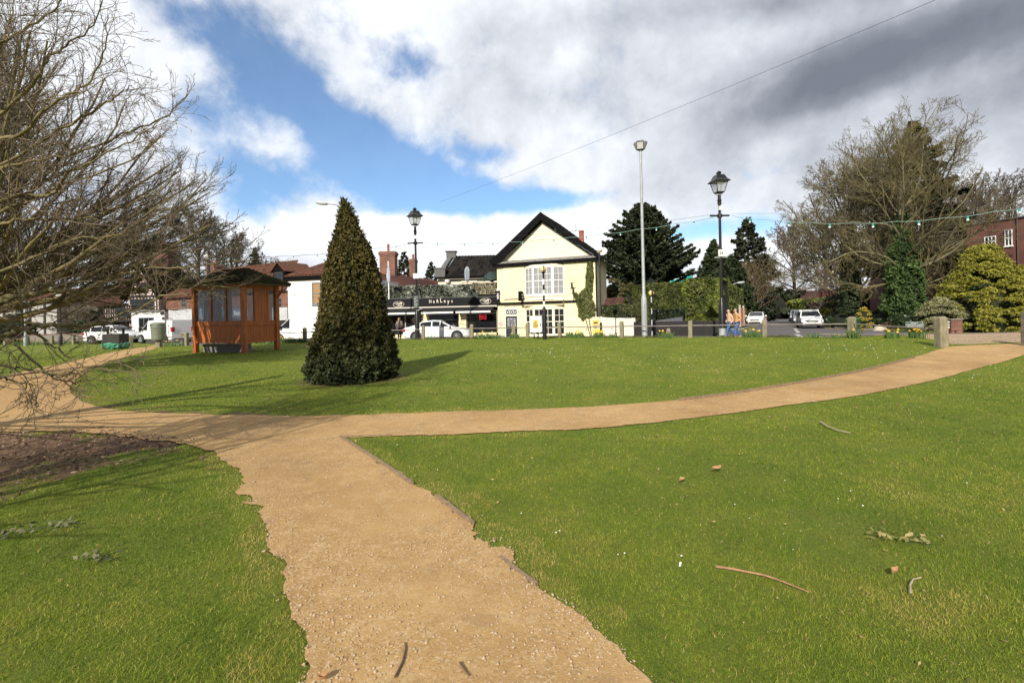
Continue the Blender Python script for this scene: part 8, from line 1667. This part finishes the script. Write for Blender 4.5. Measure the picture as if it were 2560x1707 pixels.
def make_car(kind, paint, label, cat='car', group=None, plate=MPLATE, van_glass=True, roof_bars=False):
    K_ = KINDS[kind]; L, W = K_['L'], K_['W']; root = empty('parked_van' if kind == 'van' else 'parked_car', (0, 0, 0)); tag(root, label, cat, group); hw_ = W/2
    rows = []; px = [p[0] for p in K_['prof']]; mb = MB(); n = 14; vs = []
    xs_ = []
    for a, b in zip(K_['prof'][:-1], K_['prof'][1:]):
        k = max(1, int((b[0]-a[0])/0.25)); xs_ += [a[0]+(b[0]-a[0])*i/k for i in range(k)]
    xs_.append(K_['prof'][-1][0])
    half = lambda x: None
    for x in xs_:
        zt_ = float(np.interp(x, px, [p[1] for p in K_['prof']])); w_ = hw_*float(np.interp(x, px, [p[2] for p in K_['prof']])); zl = 0.20+0.10*max(0, (abs(x)-L*0.42)/(L*0.08))
        zm = min(0.55, (zl+zt_)/2); ring = [(0, zl), (w_*.88, zl), (w_*.99, zl+.10), (w_, zm), (w_*.985, zt_-.10), (w_*.93, zt_-.025), (w_*.72, zt_+.008), (0, zt_+.02)]
        vs += [(x, y, z) for y, z in ring]+[(x, -y, z) for y, z in ring[1:-1][::-1]]
    nr = 14; fs = [(i*nr+j, i*nr+(j+1) % nr, (i+1)*nr+(j+1) % nr, (i+1)*nr+j) for i in range(len(xs_)-1) for j in range(nr)]+[tuple(range(nr))[::-1], tuple((len(xs_)-1)*nr+j for j in range(nr))]
    mb.add(vs, fs, True); body = mb.build('body', paint, root, sharp=38)
    # greenhouse
    gh = K_['gh']; gx = [g[0] for g in gh]; wb_ = hw_*.93; wt = hw_*(.74 if kind != 'van' else .86); zb = lambda x: float(np.interp(x, px, [p[1] for p in K_['prof']]))-0.01
    xs2 = sorted(set([g[0] for g in gh]+K_['pil']+list(np.linspace(gx[0], gx[-1], 15)))); hh = np.interp(xs2, gx, [g[1] for g in gh]); vs = []; zmax = max(g[1] for g in gh)
    def wat(z, x): t = (z-zb(x))/(zmax-zb(x)+1e-6); return wb_+(wt-wb_)*min(1, max(0, t))**1.1
    for x, h in zip(xs2, hh): h = max(h, zb(x)+0.02); w1 = wat(h, x); vs += [(x, wb_, zb(x)), (x, wat(zb(x)*.4+h*.6, x), zb(x)*.4+h*.6), (x, w1, h-.03 if h > zb(x)+.1 else h-.005), (x, w1*.85, h+.0), (x, 0, h+.02), (x, -w1*.85, h+.0), (x, -w1, h-.03 if h > zb(x)+.1 else h-.005), (x, -wat(zb(x)*.4+h*.6, x), zb(x)*.4+h*.6), (x, -wb_, zb(x))]
    fs = [(i*9+j, i*9+j+1, (i+1)*9+j+1, (i+1)*9+j) for i in range(len(xs2)-1) for j in range(8)]+[tuple(range(9))[::-1], tuple((len(xs2)-1)*9+j for j in range(9))]
    MB().add(vs, fs, True).build('cabin', paint, root, sharp=30)
    H2 = lambda x: float(np.interp(x, gx, [g[1] for g in gh]))
    # side windows
    pl_ = K_['pil']
    for sgn in (-1, 1):
        for a, b in zip(pl_[:-1], pl_[1:]):
            m_ = 6; top = []; bot = []
            for i in range(m_+1):
                x = a+.035+(b-a-.07)*i/m_; z0 = zb(x)+.035; z1 = max(z0+.002, H2(x)-.075); top.append((x, sgn*(wat(z1, x)+.006), z1)); bot.append((x, sgn*(wat(z0, x)+.006), z0))
            v_ = bot+top; MB().add(v_, [(i, i+1, m_+2+i, m_+1+i) for i in range(m_)]).build('side_window', MCGL, root)
    if kind != 'van':
        m_ = 5; a, b = gx[0]+.10, pl_[0]-.04
        if b-a > .15:
            for sgn in (-1, 1):
                top = []; bot = []
                for i in range(m_+1): x = a+.05+(b-a-.05)*i/m_; z0 = zb(x)+.04; z1 = max(z0+.002, H2(x)-.08); top.append((x, sgn*(wat(z1, x)+.005), z1)); bot.append((x, sgn*(wat(z0, x)+.005), z0))
                MB().add(bot+top, [(i, i+1, m_+2+i, m_+1+i) for i in range(m_)]).build('quarter_window', MCGL, root)
    def screen(i0, i1, name, sg):
        (xa, za), (xb, zb2) = gh[i0], gh[i1]; za2 = max(za, zb(xa)+.02); d = Vector((xb-xa, 0, zb2-za2)); nrm = Vector((-d.z, 0, d.x)).normalized(); nrm = nrm if nrm.x*sg > 0 else -nrm; v_ = []
        for t in (0.10, 0.93):
            x = xa+(xb-xa)*t; z = za2+(zb2-za2)*t; w_ = wat(z, x)*.88
            for y in np.linspace(-w_, w_, 5): v_.append(tuple(Vector((x, y, z+.012*(1-(y/w_)**2)))+nrm*.014))
        MB().add(v_, [(i, i+1, 6+i, 5+i) for i in range(4)], True).build(name, MCGL, root)
    screen(len(gh)-1, len(gh)-2, 'windscreen', 1)
    if kind != 'van': screen(0, 1, 'rear_window', -1)
    fx = K_['prof'][-1][0]; rx = K_['prof'][0][0]; bz = 0.68 if kind in ('van', 'suv') else 0.62
    for sgn in (-1, 1):
        MB().prism([(0, 0)]*0 or [(fx-.42, bz+.06), (fx-.10, bz-.06), (fx-.02, bz-.10), (fx-.12, bz+.08), (fx-.36, bz+.17)], sgn*hw_*.52, sgn*hw_*.90).build('headlight', MHEAD, root)
        z1 = 1.35 if kind == 'van' else (1.0 if kind == 'suv' else .90); MB().bbox(rx-.012, rx+.18, min(sgn*hw_*.70, sgn*hw_*.965), max(sgn*hw_*.70, sgn*hw_*.965), z1-(.42 if kind == 'van' else .20), z1-.02, .02).build('tail_light', MTAIL, root)
        mx_ = pl_[-1]-.08; m2 = MB(); m2.bbox(mx_-.06, mx_+.08, min(sgn*(hw_+.01), sgn*(hw_+.20)), max(sgn*(hw_+.01), sgn*(hw_+.20)), zb(mx_)+.02, zb(mx_)+.17 if kind != 'van' else zb(mx_)+.3, .025); m2.build('wing_mirror', MPLAS if kind == 'van' or roof_bars else paint, root)
    MB().bbox(fx-.10, fx+.012, -hw_*.50, hw_*.50, .52, .66, .015).bbox(fx-.12, fx+.008, -hw_*.62, hw_*.62, .28, .42, .015).build('grille', MPLAS, root)
    MB().box(fx+.014, fx+.022, -.26, .26, .43, .54).build('number_plate', plate, root); MB().box(rx-.03, rx-.013, -.26, .26, .62, .73).build('number_plate', MPLATEY, root)
    if kind in ('van', 'suv'): MB().bbox(-L*.30, L*.30, -hw_*1.005, hw_*1.005, .24, .36, .02).build('side_moulding', MPLAS, root)
    else: MB().bbox(-L*.30, L*.30, -hw_*.995, hw_*.995, .19, .25, .01).build('sill', MPLAS, root)
    if kind == 'van':
        sd = MB()
        for sgn in (-1, 1):
            for x in (-1.02, -.02, .86): sd.box(x-.008, x+.008, min(sgn*hw_*.995, sgn*(hw_*.997+.004)), max(sgn*hw_*.995, sgn*(hw_*.997+.004)), .42, 1.0)
            sd.box(-2.2, .7, min(sgn*hw_*.99, sgn*(hw_+.004)), max(sgn*hw_*.99, sgn*(hw_+.004)), .985, 1.0)
        sd.build('door_seam', mat('seam_grey', (0.25, 0.25, 0.26), 0.6), root)
    else:
        sd = MB()
        for sgn in (-1, 1):
            for x in (pl_[1]+.0, pl_[-1]-.05): sd.box(x-.006, x+.006, min(sgn*hw_*.985, sgn*(hw_*.975+.012)), max(sgn*hw_*.985, sgn*(hw_*.975+.012)), .35, .86)
            for x in (pl_[1]-.22, pl_[1]+.85): sd.bbox(x, x+.15, min(sgn*hw_*.98, sgn*(hw_*.99+.01)), max(sgn*hw_*.98, sgn*(hw_*.99+.01)), .80, .83, .004)
        sd.build('door_seam', mat('seam_dark', (0.10, 0.10, 0.10), 0.5), root)
    if roof_bars:
        for x in (-.9, .1): MB().bbox(x-.03, x+.03, -.70, .70, 1.52, 1.56, .01).box(x-.02, x+.02, -.66, -.60, 1.40, 1.519).box(x-.02, x+.02, .60, .66, 1.40, 1.519).build('roof_bar', MWPAINT, root)
    for wx in K_['wb']:
        for sgn in (-1, 1):
            r_ = K_['wr']; T = Matrix.Translation((wx, 0, r_+0.0)); wh = empty('wheel', (wx, sgn*(hw_-.10), r_)); wh.parent = root
            MB().disc((0, 0), r_+.07, -.10, .10, 28).build('wheel_arch', MPLAS, wh).location = (0, sgn*.006, 0)
            mb = MB(); prof = [(r_*.66, -.09), (r_*.97, -.10), (r_, -.07), (r_, .07), (r_*.97, .10), (r_*.66, .09)]; kk = 28; v_ = [(q*math.cos(2*math.pi*i/kk), y, q*math.sin(2*math.pi*i/kk)) for q, y in prof for i in range(kk)]
            mb.add(v_, [(j*kk+i, j*kk+(i+1) % kk, (j+1)*kk+(i+1) % kk, (j+1)*kk+i) for j in range(5) for i in range(kk)], True); mb.build('tyre', MTYRE, wh).location = (0, sgn*.022, 0)
            mb = MB(); yo = sgn*.095
            for i in range(10):
                a_ = 2*math.pi*i/10; mb.tube([(0.04*math.cos(a_), yo, 0.04*math.sin(a_)), (r_*.64*math.cos(a_), yo, r_*.64*math.sin(a_))], .022, 4)
            mb.tube([(r_*.65*math.cos(t), yo, r_*.65*math.sin(t)) for t in np.linspace(0, 6.2832, 25)], .016, 5, False); mb.disc((0, 0), .06, yo-.02, yo+.02, 12); rm = mb.build('rim', MRIM, wh); rm.location = (0, sgn*.022, 0)
            MB().disc((0, 0), r_*.64, yo-sgn*.05-.005, yo-sgn*.05+.005, 24).build('brake_well', MTYRE, wh).location = (0, sgn*.022, 0)
    return root
def copy_car(src, label):
    c = copy_tree(src); c['label'] = label; return c
def put(o, u, D, rz, v=850): a, b = ray(u, v); o.location = (a*D, D, zt(a*D, D)+0.012); o.rotation_euler.z = rz; return o
GC = 'cars parked along the side road'; RDA = math.atan2(-RD.y, -RD.x)
put(make_car('saloon', MCW, 'white saloon car facing right parked in front of the restaurant'), 1096, 33.6, R(-1))
put(make_car('van', MCW, 'white panel van facing left in front of the white building', 'van'), 768, 34.6, R(180))
put(make_car('van', MCW, 'white van seen past the round litter bin with its rear towards the shelter', 'van'), 412, 41.5, R(157))
put(make_car('suv', MCW, 'white sport utility car facing right behind the dark litter bin'), 287, 43.5, R(-4))
ch = put(make_car('hatch', MCW, 'white hatchback with roof bars facing us on the right of the side road', roof_bars=True, group=GC), 2025, 41.8, RDA+R(3))
put(make_car('hatch', MCW, 'white hatchback facing us on the left kerb of the side road', group=GC), 1893, 53, RDA+R(-4))
cs = put(make_car('hatch', MCS, 'silver estate car tucked directly behind the hatchback with roof bars', group=GC), 2006, 49.5, RDA)
put(make_car('suv', MCS, 'silver sport utility car further up on the right of the side road', group=GC), 1993.5, 68, RDA)
put(copy_car(cs, 'grey car parked third from the front on the right of the side road'), 2002, 57, RDA)
put(make_car('hatch', MCD, 'dark car just behind the silver estate on the right', group=GC), 2016, 61, RDA)
put(make_car('saloon', MCC, 'cream saloon seen from behind at the bend of the side road', group=GC), 1957, 97, math.atan2(1.0, 0.35))
put(make_car('hatch', MCD, 'dark blue car between the cream saloon and the silver hatchback at the bend', group=GC), 1933, 97, R(200))
put(copy_car(cs, 'silver hatchback furthest left but one at the bend of the side road'), 1916, 99, R(215))
c = make_car('hatch', MCW, 'white car at the far left of the cars at the bend', group=GC); put(c, 1905, 99, R(235))
# ================================================================ PEOPLE
def skin_mesh(name, joints, edges, m, parent, root_joint, sub=2, smooth=True):
    me = bpy.data.meshes.new(name); names = list(joints); me.from_pydata([joints[n][0] for n in names], [(names.index(a), names.index(b)) for a, b in edges], []); me.update()
    ob = bpy.data.objects.new(name, me); col.objects.link(ob); ob.modifiers.new('s', 'SKIN'); sk = me.skin_vertices[0].data
    for i, n in enumerate(names):
        r = joints[n][1]; sk[i].radius = (r, r) if not isinstance(r, tuple) else r; sk[i].use_root = (n == root_joint)
    ob.modifiers['s'].use_smooth_shade = True; ss = ob.modifiers.new('u', 'SUBSURF'); ss.levels = sub; ss.render_levels = sub
    dg = bpy.context.evaluated_depsgraph_get(); out = bpy.data.meshes.new_from_object(ob.evaluated_get(dg)); bpy.data.objects.remove(ob); bpy.data.meshes.remove(me)
    out.materials.clear(); out.materials.append(m); out.polygons.foreach_set('use_smooth', [True]*len(out.polygons)); o = bpy.data.objects.new(name, out); col.objects.link(o); o.parent = parent; return o
MSKIN = mat('skin', (0.60, 0.34, 0.26), 0.6); MJEAN = mat('blue_jeans', (0.055, 0.12, 0.27), 0.9, var=0.25, scale=8, bump=0.3, bscale=25); MSHOE = mat('shoe_dark', (0.03, 0.025, 0.02), 0.6)
def person(loc, rz, h, J, coat_m, trouser_m, hair_m, label, bald=False, long_hair=False, scale_r=1.0):
    """J: joint positions for a 1.75 m figure, x forward, y left, z up"""
    k = h/1.75; root = empty('person', loc, rz); tag(root, label, 'person'); V = lambda n: Vector(J[n])*k; s = k*scale_r
    jt = dict(pelvis=(V('pelvis'), .125*s), waist=(V('waist'), (.135*s, .115*s)), chest=(V('chest'), (.155*s, .125*s)), neck0=(V('neck0'), .065*s), neck=(V('neck'), .055*s))
    ed = [('pelvis', 'waist'), ('waist', 'chest'), ('chest', 'neck0'), ('neck0', 'neck')]
    for sd in 'lr':
        for n, r in (('sh', .060), ('el', .045), ('wr', .028), ('palm', .034)): jt[sd+n] = (V(sd+n), r*k)
        for n, r in (('hip', .088), ('kn', .060), ('an', .042), ('toe', .036)): jt[sd+n] = (V(sd+n), r*k)
        ed += [('chest', sd+'sh'), (sd+'sh', sd+'el'), (sd+'el', sd+'wr'), (sd+'wr', sd+'palm'), ('pelvis', sd+'hip'), (sd+'hip', sd+'kn'), (sd+'kn', sd+'an'), (sd+'an', sd+'toe')]
        pd = (V(sd+'palm')-V(sd+'wr')).normalized(); side_ = Vector((1, 0, 0)); side_ = (side_-pd*side_.dot(pd)).normalized()
        for fi, (off, ln) in enumerate(((-.030, .060), (-.010, .072), (.010, .068), (.028, .052))):
            a = V(sd+'palm')+pd*.030*k+side_*off*k; b = a+pd*ln*.5*k; cc = b+(pd*.7-side_*0.1+Vector((0, 0.35 if sd == 'r' else -0.35, 0))).normalized()*ln*.5*k
            jt[f'{sd}f{fi}a'] = (a, .010*k); jt[f'{sd}f{fi}b'] = (b, .009*k); jt[f'{sd}f{fi}c'] = (cc, .008*k); ed += [(sd+'palm', f'{sd}f{fi}a'), (f'{sd}f{fi}a', f'{sd}f{fi}b'), (f'{sd}f{fi}b', f'{sd}f{fi}c')]
        a = V(sd+'palm')+side_*.035*k; b = a+(pd+side_*.7).normalized()*.035*k; jt[sd+'t0'] = (a, .012*k); jt[sd+'t1'] = (b, .010*k); ed += [(sd+'palm', sd+'t0'), (sd+'t0', sd+'t1')]
    nk = V('neck'); hd = V('head'); jt['jaw'] = (nk.lerp(hd, .45)+Vector((.02*k, 0, 0)), (.070*k, .062*k)); jt['skull'] = (hd, (.092*k, .080*k)); jt['crown'] = (hd+Vector((-.012*k, 0, .065*k)), (.070*k, .064*k)); ed += [('neck', 'jaw'), ('jaw', 'skull'), ('skull', 'crown')]
    body = skin_mesh('body', jt, ed, MSKIN, root, 'pelvis')
    # face: nose, ears, brow, eyes, mouth as children of the figure
    f = MB(); c = hd; f.add([tuple(c+Vector(p)*k) for p in ((.082, -.014, -.03), (.082, .014, -.03), (.115, 0, -.028), (.085, 0, .022))], [(0, 2, 1), (0, 3, 2), (1, 2, 3), (0, 1, 3)])
    for y in (-.083, .083): f.ball(tuple(c+Vector((-.005, y, -.01))*k), .026*k, 8, 6, 1.3)
    f.build('face_feature', MSKIN, root)
    e = MB()
    for y in (-.032, .032): e.ball(tuple(c+Vector((.083, y, .012))*k), .010*k, 8, 6)
    e.build('eye', MBLK, root); MB().box(c.x+.078*k, c.x+.088*k, c.y-.025*k, c.y+.025*k, c.z-.062*k, c.z-.055*k).build('mouth', mat('lips', (0.35, 0.14, 0.12), 0.6), root)
    # coat
    cj = dict(hem=(V('pelvis')+Vector((0, 0, -.06*k)), (.160*s, .140*s)), waist=(V('waist'), (.168*s, .145*s)), chest=(V('chest'), (.185*s, .150*s)), neck0=(V('neck0')+Vector((0, 0, -.01)), .080*s)); ce = [('hem', 'waist'), ('waist', 'chest'), ('chest', 'neck0')]
    for sd in 'lr':
        wr = V(sd+'el').lerp(V(sd+'wr'), .93); cj[sd+'sh'] = (V(sd+'sh'), .082*s); cj[sd+'el'] = (V(sd+'el'), .064*s); cj[sd+'wr'] = (wr, .048*s); ce += [('chest', sd+'sh'), (sd+'sh', sd+'el'), (sd+'el', sd+'wr')]
    skin_mesh('jacket', cj, ce, coat_m, root, 'hem')
    tj = dict(p=(V('pelvis'), (.140*s, .128*s))); te = []
    for sd in 'lr':
        an = V(sd+'kn').lerp(V(sd+'an'), .95); tj[sd+'hip'] = (V(sd+'hip'), .102*s); tj[sd+'kn'] = (V(sd+'kn'), .078*s); tj[sd+'an'] = (an, .066*s); te += [('p', sd+'hip'), (sd+'hip', sd+'kn'), (sd+'kn', sd+'an')]
    skin_mesh('trousers', tj, te, trouser_m, root, 'p')
    for sd in 'lr':
        a = V(sd+'an'); t = V(sd+'toe'); d = (t-a); d.normalize(); skin_mesh('shoe', dict(a=(a-d*.05*k-Vector((0, 0, .02*k)), .045*k), b=(a+d*.06*k-Vector((0, 0, .025*k)), .048*k), c=(t+d*.03*k, .040*k)), [('a', 'b'), ('b', 'c')], MSHOE, root, 'a')
    if not bald:
        hj = dict(a=(hd+Vector((-.035, 0, .035))*k, (.098*k, .088*k)), b=(hd+Vector((-.045, 0, -.02))*k, (.082*k, .080*k))); he = [('a', 'b')]
        if long_hair: hj['c'] = (nk+Vector((-.07, 0, -.01))*k, (.085*k, .10*k)); hj['d'] = (V('chest')+Vector((-.12, 0, .13))*k, (.05*k, .095*k)); he += [('b', 'c'), ('c', 'd')]; hj['a'] = (hd+Vector((-.015, 0, .04))*k, (.105*k, .096*k))
        skin_mesh('hair', hj, he, hair_m, root, 'a')
    else:
        hj = dict(a=(hd+Vector((-.05, .045, -.015))*k, .045*k), b=(hd+Vector((-.075, 0, -.01))*k, .05*k), c=(hd+Vector((-.05, -.045, -.015))*k, .045*k)); skin_mesh('hair', hj, [('a', 'b'), ('b', 'c')], hair_m, root, 'b')
    return root
WALK = dict(pelvis=(0, 0, .93), waist=(.01, 0, 1.08), chest=(.03, 0, 1.28), neck0=(.04, 0, 1.45), neck=(.055, 0, 1.50), head=(.075, 0, 1.63),
  lsh=(.03, .19, 1.38), lel=(-.10, .23, 1.12), lwr=(-.02, .22, .90), lpalm=(.02, .215, .84), rsh=(.03, -.19, 1.38), rel=(-.02, -.24, 1.10), rwr=(.16, -.20, .96), rpalm=(.22, -.18, .93),
  lhip=(0, .09, .88), lkn=(.20, .09, .50), lan=(.30, .09, .09), ltoe=(.42, .10, .06), rhip=(0, -.09, .88), rkn=(-.06, -.09, .47), ran=(-.34, -.09, .16), rtoe=(-.24, -.10, .05))
W2 = dict(WALK); W2.update(lwr=(.12, .20, .95), lpalm=(.16, .16, .93), lel=(-.14, .24, 1.12), lkn=(.14, .09, .49), lan=(.16, .09, .08), ltoe=(.29, .10, .05), rkn=(.0, -.09, .47), ran=(-.26, -.09, .13), rtoe=(-.15, -.10, .05))
STAND = dict(pelvis=(0, 0, .93), waist=(0, 0, 1.08), chest=(0, 0, 1.28), neck0=(0, 0, 1.45), neck=(.01, 0, 1.50), head=(.03, 0, 1.63), lsh=(0, .18, 1.38), lel=(-.04, .24, 1.12), lwr=(.05, .23, .90), lpalm=(.07, .225, .84), rsh=(0, -.18, 1.38), rel=(-.03, -.24, 1.12), rwr=(.10, -.18, .96), rpalm=(.15, -.15, .93),
  lhip=(0, .09, .88), lkn=(.03, .09, .49), lan=(.0, .09, .09), ltoe=(.13, .10, .05), rhip=(0, -.09, .88), rkn=(.06, -.09, .49), ran=(-.06, -.09, .10), rtoe=(.07, -.10, .05))
def gp(u, v, D): a, b = ray(u, v); return Vector((a*D, D, zt(a*D, D)+0.01))
person(gp(1824.5, 800, 28.6), R(180), 1.74, WALK, mat('peach_jumper', (0.62, 0.40, 0.26), 0.9, var=0.1, scale=6, bump=0.3), MJEAN, mat('hair_grey', (0.35, 0.32, 0.30), 0.9), 'balding man in a peach jumper and blue jeans walking left', bald=True)
person(gp(1842, 800, 28.0), R(180), 1.76, W2, mat('tan_jacket', (0.50, 0.28, 0.12), 0.85, var=0.15, scale=6, bump=0.3), MJEAN, mat('hair_grey_brown', (0.16, 0.14, 0.12), 0.9), 'grey haired man in a tan jacket and jeans walking left with hands together')
person(gp(998, 800, 36.6), R(82), 1.72, STAND, mat('grey_coat', (0.24, 0.20, 0.17), 0.9, alt=(0.12, 0.10, 0.09), scale=14), mat('black_trousers', (0.015, 0.015, 0.017), 0.9), mat('hair_blonde', (0.72, 0.52, 0.25), 0.7), 'blonde long haired person in a grey coat looking at the restaurant window', long_hair=True)
# ================================================================ DAFFODILS along the fence
rd_ = np.random.RandomState(77); MDL = leafmat('daffodil_leaf', (0.030, 0.075, 0.020), (0.13, 0.20, 0.05), 0.5); MDF = mat('daffodil_yellow', (0.80, 0.62, 0.04), 0.6); MDO = mat('daffodil_trumpet', (0.80, 0.40, 0.03), 0.6); MDFW = mat('daffodil_pale', (0.75, 0.72, 0.45), 0.6)
def daffodil(u, n, w, h, nf, label, D=None, dy=-0.35, mf=None, v=846):
    if D is None: p = fdepth(u); p.y += dy
    else: p = GD(u, D)
    p.z = zt(p.x, p.y); root = empty('daffodil_clump', p); tag(root, label, 'daffodils', 'daffodil clumps along the fence'); pl_ = []; rl_ = []
    V = []; F = []
    for i in range(n):
        x0, y0 = rd_.uniform(-w, w), rd_.normal()*0.12; a = rd_.rand()*6.28; ln = h*(0.6+0.5*rd_.rand()); q = 0.15+0.35*rd_.rand(); lx, ly = math.cos(a)*ln*q, math.sin(a)*ln*q*0.6; ww = 0.009+0.006*rd_.rand(); b = len(V)
        for t, ws in ((0, 1), (0.5, 1), (0.85, .7), (1, .1)): cx, cy, cz = x0+lx*t*t, y0+ly*t*t, ln*(t-0.12*t*t); V += [(cx-ww*ws, cy, cz), (cx+ww*ws, cy, cz)]
        for k in range(3): F.append((b+2*k, b+2*k+1, b+2*k+3, b+2*k+2))
    np_mesh('leaves', np.array(V), np.array(F), MDL, root, rnd=np.repeat(rd_.rand(n), 8))
    for i in range(nf):
        x0, y0 = rd_.uniform(-w, w)*0.9, rd_.normal()*0.10; z = h*(0.75+0.35*rd_.rand()); s_ = 0.040+0.012*rd_.rand(); az = rd_.uniform(-2.6, -0.5)
        T = Matrix.Translation((x0, y0, z)) @ Matrix.Rotation(az, 4, 'Z') @ Matrix.Rotation(R(75), 4, 'Y'); mb = MB(T)
        for k in range(6): a = k*math.pi/3; mb.add([(0, 0, 0), (s_*.6*math.cos(a-.4), s_*.6*math.sin(a-.4), .008), (s_*1.25*math.cos(a), s_*1.25*math.sin(a), .012), (s_*.6*math.cos(a+.4), s_*.6*math.sin(a+.4), .008)], [(0, 1, 2, 3)])
        f_ = mb.build('flower', mf or MDF, root); MB(T).lathe([(s_*.28, 0), (s_*.30, s_*.6), (s_*.42, s_*.75)], n=7).build('trumpet', MDO if not mf else MDFW, f_)
PX_ = [(1660, 70, .34, .36, 5, 'daffodil clump with three yellow blooms just right of the steel mast'), (1872, 90, .42, .36, 9, 'bright yellow daffodil clump right of the walking men'), (2118, 60, .30, .42, 2, 'tall leafy daffodil clump left of the pale thick post'), (2213, 60, .30, .34, 8, 'daffodil clump left of the street name sign with yellow blooms'), (2275, 70, .36, .36, 12, 'daffodil clump below the street name sign'),
  (1424, 70, .24, .38, 1, 'leafy daffodil clump right of the post beside the beacon'), (1447, 60, .22, .36, 12, 'yellow daffodil clump below the wall bracket'), (1496, 70, .30, .38, 12, 'daffodil clump below the yellow post box'), (1530, 26, .2, .34, 0, 'sparse leafy tuft in front of the cream garden wall'), (1286, 60, .26, .32, 1, 'leafy clump at the foot of the squat bollard'),
  (1210, 60, .30, .40, 3, 'daffodil clump in front of the bonnet of the white saloon'), (1228, 40, .2, .36, 2, 'small daffodil clump under the neon sign window'), (1080, 24, .3, .30, 0, 'thin tuft beside the post by the saloon wheel'), (1245, 30, .2, .28, 2, 'small tuft left of the navy door'), (2025, 26, .3, .30, 0, 'wispy tuft in front of the hatchback with roof bars'), (2080, 20, .25, .26, 0, 'wispy tuft over the double yellow lines')]
for a in PX_: daffodil(*a)
PY_ = [(705, 120, .8, .34, 16, 'pale yellow daffodil bed in front of the white van'), (750, 90, .5, .32, 6, 'green daffodil bed left of the yew'), (445, 110, .6, .36, 6, 'daffodil bed between the round bin and the shelter'), (655, 30, .3, .3, 10, 'small white daffodil cluster beside the shelter back post')]
for i, a in enumerate(PY_): daffodil(*a, mf=MDFW if i in (3,) else None)
for u, n, lab in ((40, 26, 'yellow daffodil bank behind the far left fence'), (90, 20, 'orange yellow daffodil bank beside the far left pole'), (160, 8, 'daffodils at the foot of the black sign post'), (215, 2, 'green clump left of the white sport utility car')):
    daffodil(u, 130, 1.3, .5, n, lab, D=44.5)
# low weeds along the fence foot (uncountable)
n = 26000; uu = rd_.uniform(560, 2340, n); xx = []; X_ = np.interp(uu, [560, 2340], [-16, 15]); X_ = rd_.uniform(-18, 14.6, n); Y_ = np.interp(X_, XF, YF)+rd_.normal(size=n)*0.16+0.05; cl = fbm(X_*0.9+3, Y_*0.9, 3); kp = rd_.rand(n) < np.clip((cl-0.42)*5, 0.05, 1); X_, Y_ = X_[kp], Y_[kp]; n = len(X_)
Pc = np.stack([X_, Y_, Zt(X_, Y_)+0.01+0.10*rd_.rand(n)**1.5], -1); V, F, k = leaf_faces(Pc, np.tile([0, -0.3, 0.9], (n, 1)), 0.035, rd_, 0.4, 1.5); o = np_mesh('low_weeds', V, F, leafmat('weed_leaf', (0.035, 0.06, 0.015), (0.16, 0.13, 0.055)), rnd=np.repeat(rd_.rand(n), k)); tag(o, 'low weeds and ground cover along the foot of the fence', 'weeds', kind='stuff')
